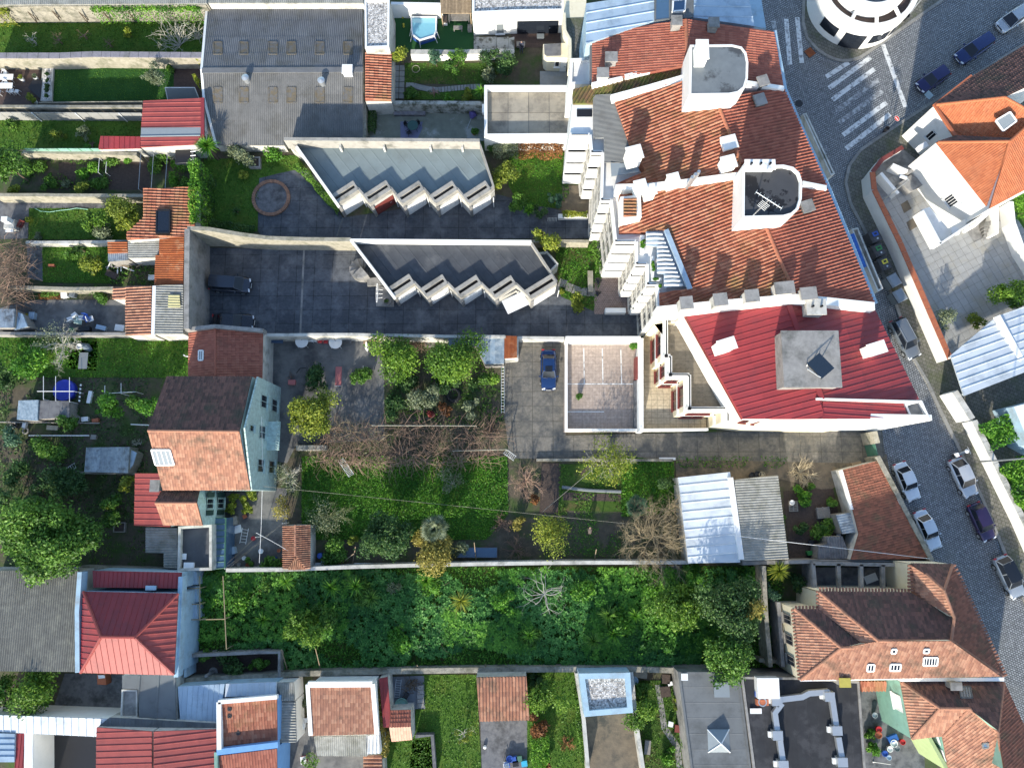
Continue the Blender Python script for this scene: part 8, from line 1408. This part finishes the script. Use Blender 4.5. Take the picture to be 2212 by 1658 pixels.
building('grey ribbed strip roof above the long pale red roof',[(flat(D(236,1549,300,1552,470,1562,470,1574,330,1578,212,1568),3.8),MGREY,'rib',dict(down=(0,-1),col=.3))],WHITE2,'annex','annex');building('bright white ribbed roof bordering a black yard',[([(-40,1542,3.6),(236,1552,3.6),(208,1590,3.3),(-40,1578)],MWHITE,'wide',dict(col=.7,down=(0,-1)))],WHITE,'metal_hall','hall');building('small pale blue ribbed roof at the bottom western corner',[(flat(D(-40,1582,32,1583,31,1645,-40,1645),3.4),MBLUE,'wide',dict(col=.5,down=(1,0)))],WHITE,'metal_shed','shed');building('narrow dark red strip beside the black yard',[(flat(D(33,1583,52,1583,50,1720,32,1720),3.2),MRED,'rib',dict(down=(0,-1),col=.35))],WHITE2,'lean_to','shed');building('white flat coping strip beside the black yard',[(flat(D(53,1583,71,1584,71,1720,51,1720),3.2),WPAINT,'felt',dict(down=(0,-1),col=.45))],WHITE,'lean_to','shed')
sheet('yard',D(70,1585,215,1590,215,1720,70,1720),.012,BLACK);pole('thin white pole in the black yard',D(72,1650)[0],1.2,.03,WPAINT,'clothes_pole',lean=(1.4,.9))
# ruined sheds at the west end of the overgrown plot
T = thing('shed_ruin','rotting blue grey shed ruin with rusty pipe frame','ruin',(420,1270));[MB().prism([W(p,z) for p in D(400,y0,425,y0+2,428,y1,402,y1)],0).build('roof_piece',m,T) for (y0,y1,z,m) in ((1232,1262,1.8,MBLUE),(1264,1300,1.5,BLUEP),(1303,1335,1.7,MBLUE))]
for (x0,y0,x1,y1) in ((1725,0,1725,380),(1610,105,1725,105),(1610,243,1725,243),(1600,378,1940,370),(1925,0,1955,630)): a,b = [W(p,2.1) for p in A(0,3,x0,y0,x1,y1)];MB().tube([a,b],.05,5).build('pipe',TWIGY,T);MB().tube([(b.x,b.y,0),b],.05,5).build('pipe',TWIGY,T)
wall('roofless grey shed walls at the foot of the overgrown plot',A(1,3,200,880,200,660,0,660)+A(0,3,1620,690),1.6,.3,CONC);wall('dark rear wall of the hipped red house yard',D(398,1370,400,1462),2.2,.25,BLUEP);sheet('yard',D(405,1410,600,1412,600,1460,405,1462),.012,SOIL);shrub('dark bushes inside the roofless shed walls',(500,1435),30,1.4,LD);shrub('second dark bush inside the roofless shed walls',(560,1438),26,1.3,LG);shrub('leafy bush beside the ruined shed piers',(448,1420),18,1.6,LG);pole('concrete pier standing in the ruined shed',D(461,1450)[0],1.8,.22,CONC,'concrete_pier','pier')
for (u,v,lab) in ((625,1462,'first bare wooden pole on the stone wall'),(696,1460,'second bare wooden pole on the stone wall'),(905,1446,'short stake on the stone wall'),(1050,1444,'short stake further along the stone wall')): pole(lab,(u,v),3.0 if u < 800 else 1.6,.055,WOOD,'wooden_pole',lean=(0,3.2 if u < 800 else .8))
tree('yellow green evergreen rising from the overgrown plot',A(1,3,425,440)[0],44,4.0,LC,dens=300,leaf=.14);tree('dark evergreen beside the yellow green one in the overgrown plot',(700,1325),34,3.2,LG,dens=230,leaf=.15)
for (c_,x,y,r,l) in ((1,1770,215,27,LY),(1,650,100,26,LBRIGHT),(1,860,90,25,LBRIGHT),(1,995,190,24,LG),(1,1470,40,26,LBRIGHT),(1,260,50,20,LBRIGHT),(1,60,380,22,LBRIGHT),(2,880,500,30,LBRIGHT),(2,700,560,24,LG),(2,830,340,26,LG),(2,1060,340,22,LBRIGHT),(2,150,510,20,LBRIGHT)): spiky('pale yellow green yucca alone in the overgrown plot' if l is LY else 'spiky green yucca among the weeds of the overgrown plot',A(c_,3,x,y)[0],r,1.6,l,80,.05,'yucca',group=None if l is LY else 'yuccas in the overgrown plot')
bare('silvery dead tree in the overgrown plot',A(2,3,285,165)[0],60,3.6,mat('silver_dead_wood',(.40,.39,.34),(.30,.29,.25),3,.9,0),11,3,2,tw=.03,up=.3);bare('small grey bare bush in the overgrown plot',A(1,3,1190,90)[0],20,1.8,TWIGP,10,3,2,'bare_shrub','shrub',.03,trunk=False,leaves=LOLIVE,ldens=40)
tree('broad light green tree in the eastern overgrown plot',A(2,3,1420,270)[0],60,4.4,LC,dens=280,leaf=.14,lob=.32,lobes=55);tree('tall dark evergreen with golden tips beside the ruins',A(2,3,1890,270)[0],70,6.5,LD,dens=330,leaf=.14,lob=.3,lobes=70);tree('glossy evergreen tree leaning over the grey flat roof',A(2,3,1840,680)[0],62,6.0,LG,dens=330,leaf=.14,lob=.3,lobes=60);tree('golden tipped young tree against the dark evergreen',A(2,3,2040,300)[0],28,6.8,LGOLD,dens=160,leaf=.13);tree('bright green leafy tree north of the tall dark evergreen',A(2,3,1600,60)[0],30,3.6,LBRIGHT,dens=260,leaf=.14);shrub('bright bush at the end of the white metal shed',A(2,2,1560,1600)[0],20,1.6,LBRIGHT)

tangle('dry brown bramble stems arching over the weeds',D(470,1240,1000,1236,1000,1430,640,1440,470,1380),90,1.0,BARK,'bramble',(.7,1.6),.01)
for (u,v,r,h,l) in ((520,1300,26,1.5,LBRIGHT),(580,1260,22,1.2,LG),(780,1290,30,1.4,LG),(860,1370,30,1.5,LLUSH),(930,1270,24,1.2,LBRIGHT),(1090,1300,30,1.6,LLUSH),(1150,1380,30,1.3,LG),(1260,1270,34,1.8,LBRIGHT),(1340,1340,32,1.7,LBRIGHT),(1400,1260,30,1.9,LBRIGHT),(560,1360,22,1.1,LJADE)): shrub({LBRIGHT: 'bright',LG: 'dull',LLUSH: 'lush',LJADE: 'bluish'}[l]+' green bramble mound among the overgrown weeds',(u,v),r,h,l,190,.15,name='bramble_mound',group='bramble mounds in the overgrown plot')
# ================================================================== EAST: WHITE HOUSE, COURT AND STREET
z4 = lambda x,y,*z: (1869.5+.40664*x,165.9+.40664*y,*z)
E5,R5 = 6.5,8.4
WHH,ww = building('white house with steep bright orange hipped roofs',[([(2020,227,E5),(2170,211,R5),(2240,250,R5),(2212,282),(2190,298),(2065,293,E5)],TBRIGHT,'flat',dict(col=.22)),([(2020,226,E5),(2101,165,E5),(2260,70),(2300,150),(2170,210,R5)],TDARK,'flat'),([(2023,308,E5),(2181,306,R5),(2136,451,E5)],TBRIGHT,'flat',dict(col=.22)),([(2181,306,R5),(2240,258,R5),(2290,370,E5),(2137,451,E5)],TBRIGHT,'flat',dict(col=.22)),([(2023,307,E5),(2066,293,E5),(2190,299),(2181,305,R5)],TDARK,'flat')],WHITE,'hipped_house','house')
for a,b in (((2022,227,E5),(2170,211,R5)),((2025,308,E5),(2181,306,R5)),((2136,450,E5),(2181,306,R5)),((2181,306,R5),(2230,262,R5)),((2170,211,R5),(2240,250,R5))): ridge(WHH,W(a,a[2]),W(b,b[2]),TBRIGHT,.06,.4,.16)
strip(WHH,'eaves',D(2100,163,2020,226,2065,293),6.55,.3,.25,TERRA);lightpx(WHH,[z4(690,235),z4(765,190),z4(800,238),z4(730,290)],[(2020,227,E5),(2170,211,R5),(2065,293,E5)],glass=SKYL,h=.2)
a,b = ww[0][0],ww[0][5];[window(WHH,a,b,f,f+.2,2.6,4.0,bars=1) for f in (.45,)];a,b = ww[2][0],ww[2][2];window(WHH,a,b,.6,.74,2.4,3.9,bars=3);window(WHH,a,b,.3,.36,4.2,4.4,bars=0);window(WHH,a,b,.78,.86,4.2,4.4,bars=0)
junkbox('white air conditioning unit on the white house wall',z4(310,365),30,.9,.5,.7,WPAINT,name='air_conditioner',cat='air conditioner',z=3.2)
bq = [W(z4(*p),3.4) for p in ((300,715),(345,682),(470,860),(655,700),(665,715),(400,890))];BL = MB().prism([W(z4(*p),3.3) for p in ((300,705),(340,690),(440,805),(630,700),(650,712),(400,880))],2.9).build('balcony',WHITE,WHH)
for q in (((300,712),(395,888)),((395,888),(655,715))): strip(WHH,'balcony_parapet',[z4(*q[0]),z4(*q[1])],4.3,.45 if q[0][0] == 300 else .2,1.4,WHITE)
c = W(z4(479,820),3.9);o = MB().lathe((c.x,c.y,3.35),[(.06,0),(.06,.5),(.45,.52),(.45,.56),(.02,.57)],20).build('balcony_table',WPAINT,None,base=Vector((c.x,c.y,3.35)));tag(o,'round white patterned table on the balcony','table')
# front stairs and porch of the white house
STR = thing('outside_stairs','grey outside staircase between white rendered walls','stairs',z4(160,520)[:2])
for k in range(8): a,b = W(z4(112+k*11,492+k*7)),W(z4(150+k*11,462+k*8));e = (b-a);n = Vector((e.y,-e.x,0)).normalized();MB().box((a+b)/2+Vector((0,0,.09*(k+1))),e/2,n*.16,(0,0,.09*(k+1))).build('step',CONC,STR)
strip(STR,'side_wall',[z4(82,510),z4(175,620)],1.4,.35,1.4,WHITE);strip(STR,'side_wall',[z4(145,465),z4(225,500)],1.5,.3,1.5,WHITE);MB().prism([W(z4(*p),1.2) for p in ((185,560),(240,520),(330,560),(240,610))],0).build('landing',CONC,STR)
ST2 = thing('side_stairs','short grey side staircase with stepped white wall','stairs',z4(640,830)[:2])
for k in range(5): a,b = W(z4(600+k*6,800+k*15)),W(z4(650+k*8,790+k*14));MB().box((a+b)/2+Vector((0,0,.1*(5-k))),(b-a)/2,Vector((.1,.25,0)),(0,0,.1*(5-k))).build('step',CONC,ST2)
strip(ST2,'stair_wall',[z4(580,790),z4(690,690)],2.2,.3,2.2,WHITE);strip(ST2,'stair_wall',[z4(700,680),z4(700,830)],1.8,.3,1.8,WHITE)
# tiled court
crt = sheet('court',D(1895,345,1945,318,2045,395,2110,465,2180,440,2300,620,2300,760,2050,775,2000,660,1950,560,1890,420),.125,CONC);paving(crt,D(1915,395,1950,370,2060,470,2110,520,2190,460,2270,600,2180,680,2052,770,2000,660,1950,560,1905,430),.8,.8,.46,.13,SLABG,.03,.03,300)
for (x,y) in ((215,690),(245,785)): c = W(z4(x,y)[:2]);bo = sheet('soil_bed',[z4(x-28,y-12),z4(x+8,y-35),z4(x+30,y+10),z4(x-10,y+35)],.175,DIRT)
wall('white street wall with brown tile coping around the tiled court',D(1884,372,1888,410,1944,525,2014,688,2052,775),2.1,.45,WHITE,TERRA,'street_wall');wall('white corner wall of the white house forecourt',D(1950,318,1905,345,1884,372),1.6,.35,WHITE,MAROON,'street_wall');wall('white wall with a jagged coping right of the side stairs',D(2185,435,2190,480,2212,540,2250,600),1.8,.4,WHITE)
tree('green leaved tree beside the white carport',A(3,1,2090,900)[0],38,3.2,LC,dens=300,leaf=.13);tree('feathery silver olive against the brown coping',A(3,1,1530,1095)[0],27,2.6,LOLIVE,dens=200,leaf=.1,bark=TWIGP);shrub('dark olive bush in front of the carport',A(3,1,1810,1125)[0],20,1.6,LY,200);bare('small bare climber on the court wall',A(3,1,1150,385)[0],9,1.2,BARK,6,2,2,'bare_shrub','shrub',.02,trunk=False);lawn(A(3,1,2110,30,2300,0,2300,420,2200,420),LAWN,.13,60,label='grass bank beside the white jagged wall',leaves=GRASSB);hedge('ivy covered bank above the jagged white wall',D(2200,425,2215,470),1.5,LBRIGHT,1.2,240)
CP,_ = building('white ribbed metal carport beside the tiled court',[([(2053,768,2.9),(2152,684,2.9),(2300,630,3.1),(2300,770),(2082,855)],MWHITE,'wide',dict(down=(1,.35),col=.8))],None,'carport','carport');strip(CP,'beam',D(2155,682,2220,800),3.3,.6,.3,WHITE)
for (u,v) in ((2056,770),(2084,850),(2150,690)): c = W((u,v),2.9);MB().tube([(c.x+.1,c.y,.1),(c.x+.1,c.y,2.8)],.09,6).build('post',WHITE,CP)
wall('white entrance wall below the carport',D(2062,845,2100,905),2.4,.5,WHITE,WHITE2,'street_wall');wall('white wall holding back the long green hedge',D(2104,908,2150,1000,2212,1125,2245,1200),1.8,.45,WHITE,WHITE2,'street_wall');sheet('yard',D(2090,860,2300,800,2300,900,2110,905),.13,WALK)
hedge('thick dark green hedge behind the white street wall',D(2140,905,2168,960),2.2,LLUSH,3.2,190,.14);hedge('lower stretch of the thick hedge behind the white street wall',D(2180,995,2212,1060,2240,1120),2.2,LBRIGHT,2.8,190,.14);prismthing('pale blue house corner at the right edge behind the hedge','house','house_corner',D(2190,878,2300,850,2300,1000,2225,960),3.4,BLUEP,top=WPAINT)
# rounded corner house
RC = thing('rounded_house','rounded white corner house with a brown roof deck and white beams','house',(1872,20));cc = W((1874,-30),3.3);R0 = abs(W((1874,67),3.3).y-cc.y)
arc = lambda r,z,n=48: [Vector((cc.x+r*math.cos(2*math.pi*k/n),cc.y+r*math.sin(2*math.pi*k/n),z)) for k in range(n)]
MB().prism(arc(R0,3.3),0).build('wall',WHITE,RC);loopwall(RC,'parapet',arc(R0+.05,3.3),3.29,3.9,.55,WHITE);MB().prism(arc(R0-.5,3.36),3.3).build('roof_deck',DECK,RC);RU = R0*.74;MB().prism(arc(RU-.1,4.3),3.3).build('upper_wall',WHITE,RC);loopwall(RC,'upper_parapet',arc(RU,4.8),4.0,4.8,.9,WHITE)
MB().prism(arc(RU-.8,4.35),4.3).build('upper_deck',CONCD,RC)
for ang in (-2.05,-1.5,-.95): d = Vector((math.cos(ang),math.sin(ang),0));MB().tube([cc+d*(RU-.1)+Vector((0,0,.9)),cc+d*(R0-.3)+Vector((0,0,.5))],.2,6).build('beam',WHITE,RC)
for ang,w_,nm in ((-2.35,.2,'window'),(-1.78,.22,'door'),(-1.25,.2,'window'),(-.8,.2,'window')): MB().add([cc+Vector((math.cos(ang+s*w_)*(R0+.04),math.sin(ang+s*w_)*(R0+.04),z-3.3)) for z in ((.15 if nm == 'door' else 1.0),2.4) for s in (-1,-.33,.33,1)],[(0,1,5,4),(1,2,6,5),(2,3,7,6)]).build(nm,GLASS,RC)
# street lamps and signs
def lamp(label,p,h,arm):
    T,c = pole(label,p,h,.09,STEEL,'street_lamp','street lamp');t = c+Vector((0,0,h));e = t+Vector((arm[0],arm[1],.2));MB().tube([t,t.lerp(e,.5)+Vector((0,0,.15)),e],.05,6).build('arm',STEEL,T);MB().box(e,Vector((arm[0],arm[1],0)).normalized()*.35,Vector((-arm[1],arm[0],0)).normalized()*.14,(0,0,.07)).build('lamp_head',WPAINT,T);return T
lamp('tall street lamp at the corner of the tiled court wall',D(1898,440)[0],6.0,(-.6,.2));lamp('very tall pale lamp post beside the long hedge',D(2118,997)[0],9.0,(-1.2,0));lamp('lamp post behind the rounded corner house',A(3,0,1195,150)[0],5.5,(.5,.4))
def sign(label,p,h,shape,face,deg):
    T,c = pole(label,p,h,.035,STEEL,'road_sign','sign');n = Vector((math.cos(math.radians(deg)),math.sin(math.radians(deg)),0));s = Vector((-n.y,n.x,0));t = c+Vector((0,0,h-.15))
    if shape == 'disc':
        for r,m,o in ((.32,WPAINT,.03),(.29,REDPL,.045)): MB().add([t+n*o+s*r*math.cos(k*.2618)+Vector((0,0,r*math.sin(k*.2618))) for k in range(24)],[tuple(range(24))]).build('disc',m,T)
        MB().box(t+n*.055,s*.2,n*.005,(0,0,.045)).build('bar',WPAINT,T);MB().box(t-n*.02,s*.05,n*.02,(0,0,.25)).build('back',STEEL,T)
    else: MB().box(t+n*.03,s*.38,n*.015,(0,0,.42)).build('plate',face,T)
sign('red no entry sign with a white bar on the pavement corner',A(3,0,1030,1105)[0],2.2,'disc',None,215);sign('white square sign back beside the rounded corner house',A(3,0,868,402)[0],2.9,'plate',WPAINT,230);sign('pale blue sign plate against the white house corner',A(3,0,1290,915)[0],2.4,'plate',BLUEP,220)
pot('dark litter bin under the no entry sign',A(3,0,1032,1105)[0],.22,.8,BLACK,name='litter_bin');pot('dark round litter bin beside the back lamp post',A(3,0,1200,130)[0],.3,.9,BLACK,name='litter_bin')
def bin_(label,p,deg,body,lid,recyc=True):
    T = local('recycling_bin' if recyc else 'wheelie_bin',label,'bin',p,deg,.12);MB().bx(-.62,.62,-.55,.55,0,1.25).build('body',body,T);MB().add([(-.66,-.58,1.25),(.66,-.58,1.25),(.66,.58,1.25),(-.66,.58,1.25),(-.6,-.4,1.42),(.6,-.4,1.42),(.6,.4,1.42),(-.6,.4,1.42)],[(0,1,5,4),(1,2,6,5),(2,3,7,6),(3,0,4,7),(4,5,6,7)]).build('lid',body if recyc else lid,T)
    if recyc: MB().bx(-.42,.05,-.3,.3,1.42,1.47).build('slot_panel',lid,T);MB().bx(-.3,-.1,-.15,.15,1.47,1.485).build('slot',BLACK,T);MB().lathe((.35,0,1.42),[(.1,0),(.1,.06),(.02,.07)],12).build('lifting_ring',STEEL,T)
    else: MB().tube([(-.6,-.62,1.2),(.6,-.62,1.2)],.03,5).build('handle',BLACK,T)
    for s in (-1,1): MB().tube([(s*.45,.5,.1),(s*.55,.5,.1)],.1,8).build('wheel',RUBBER,T)
for (x,y,m,cl) in ((875,415,BLUEPL,'blue'),(905,535,GREENPL,'green'),(955,650,YELPL,'yellow')): bin_('dark recycling bank with a %s slot panel on the pavement' % cl,A(3,1,x,y)[0],-68,mat('dark_bin_steel',(.06,.06,.065),(.045,.045,.05),3,.5,.05),m)
for k,(x,y) in enumerate(((1035,790),(1085,920))): bin_('grey lidded wheelie bin next to the yellow recycling bank' if k == 0 else 'grey lidded wheelie bin nearest the parked estate car',A(3,1,x,y)[0],-62,GREYP,mat('grey_lid',(.22,.25,.28),(.19,.22,.25),3,.5,0),False)
# cars
def paint(n,c,r=.22): return gloss(n,c,r,.35,.5,.6)
car('silver people carrier on the upper cobbled street',A(3,0,2135,150)[0],214,4.5,1.8,1.65,paint('silver_paint',(.45,.48,.50)),'van',roofbars=True);car('dark blue estate car behind the silver people carrier',A(3,0,1782,418)[0],214,4.6,1.78,1.47,paint('navy_paint',(.018,.035,.13)),'wagon');car('small indigo hatchback nearest the zebra crossing',A(3,0,1428,678)[0],214,3.9,1.7,1.45,paint('indigo_paint',(.022,.022,.10)),'hatch')
car('grey estate car with roof bars beside the red roof',A(3,1,1190,1262)[0],-66,4.5,1.75,1.5,paint('grey_paint',(.17,.19,.21)),'wagon',roofbars=True,name='parked_car');car('white hatchback parked against the stone street wall',A(3,2,1205,838)[0],-70,4.0,1.66,1.42,paint('white_paint_a',(.66,.69,.72)),'sedan');car('white saloon with a rear spoiler behind the white hatchback',A(3,2,1385,1258)[0],-69,4.1,1.65,1.38,paint('white_paint_b',(.60,.65,.70)),'sedan')
car('rounded silver coupe by the motorcycle',A(3,2,1692,802)[0],-69,4.1,1.75,1.5,paint('silver_paint_b',(.52,.53,.54)),'beetle');car('dark purple hatchback behind the silver coupe',A(3,2,1852,1188)[0],-69,3.9,1.65,1.42,paint('aubergine_paint',(.035,.022,.07)),'hatch');car('charcoal car with silver bonnet at the picture edge',D(2183,1246)[0],-68,4.3,1.76,1.5,paint('pale_grey_paint',(.34,.37,.40)),'hatch',roofm=GLASS)
car('dark grey people carrier in the parking court',D(497,613)[0],-4,4.35,1.78,1.62,paint('graphite_paint',(.045,.055,.075)),'van',group='cars in the parking court');car('black car half under the red outbuilding eaves',D(503,694)[0],-2,4.4,1.75,1.45,paint('black_paint',(.03,.033,.042)),'sedan',group='cars in the parking court');car('deep blue saloon with a sunroof on the cracked driveway',D(1185,798)[0],-90,4.25,1.68,1.4,paint('royal_paint',(.015,.045,.14)),'sedan',group='cars in the driveway',sunroof=True)
T = local('motorcycle','black and white motorcycle beside the silver coupe','motorcycle',A(3,2,1645,590)[0],20)
for x in (-.65,.65): w = MB().tube([(x,-.06,.3),(x,.06,.3)],.3,16).build('wheel',RUBBER,T);MB().tube([(x,-.065,.3),(x,.065,.3)],.18,12).build('rim',STEEL,w)
MB().add([(-.7,-.1,.6),(.5,-.16,.55),(.5,.16,.55),(-.7,.1,.6),(-.75,-.08,.82),(.4,-.14,.9),(.4,.14,.9),(-.75,.08,.82)],[(0,3,2,1),(4,5,6,7),(0,1,5,4),(1,2,6,5),(2,3,7,6),(3,0,4,7)]).build('body',BLACK,T);MB().bx(-.6,.05,-.13,.13,.82,.92).build('seat',GREYP,T);MB().lathe((.28,0,.85),[(.2,0),(.22,.1),(.1,.2)],12).build('fuel_tank',WPAINT,T);MB().tube([(.45,-.38,1.05),(.52,0,1.0),(.45,.38,1.05)],.03,6).build('handlebar',STEEL,T);MB().tube([(.5,0,.95),(.65,0,.3)],.05,6).build('fork',STEEL,T);MB().bx(-.95,-.65,-.2,.2,.75,1.05).build('top_box',WPAINT,T)
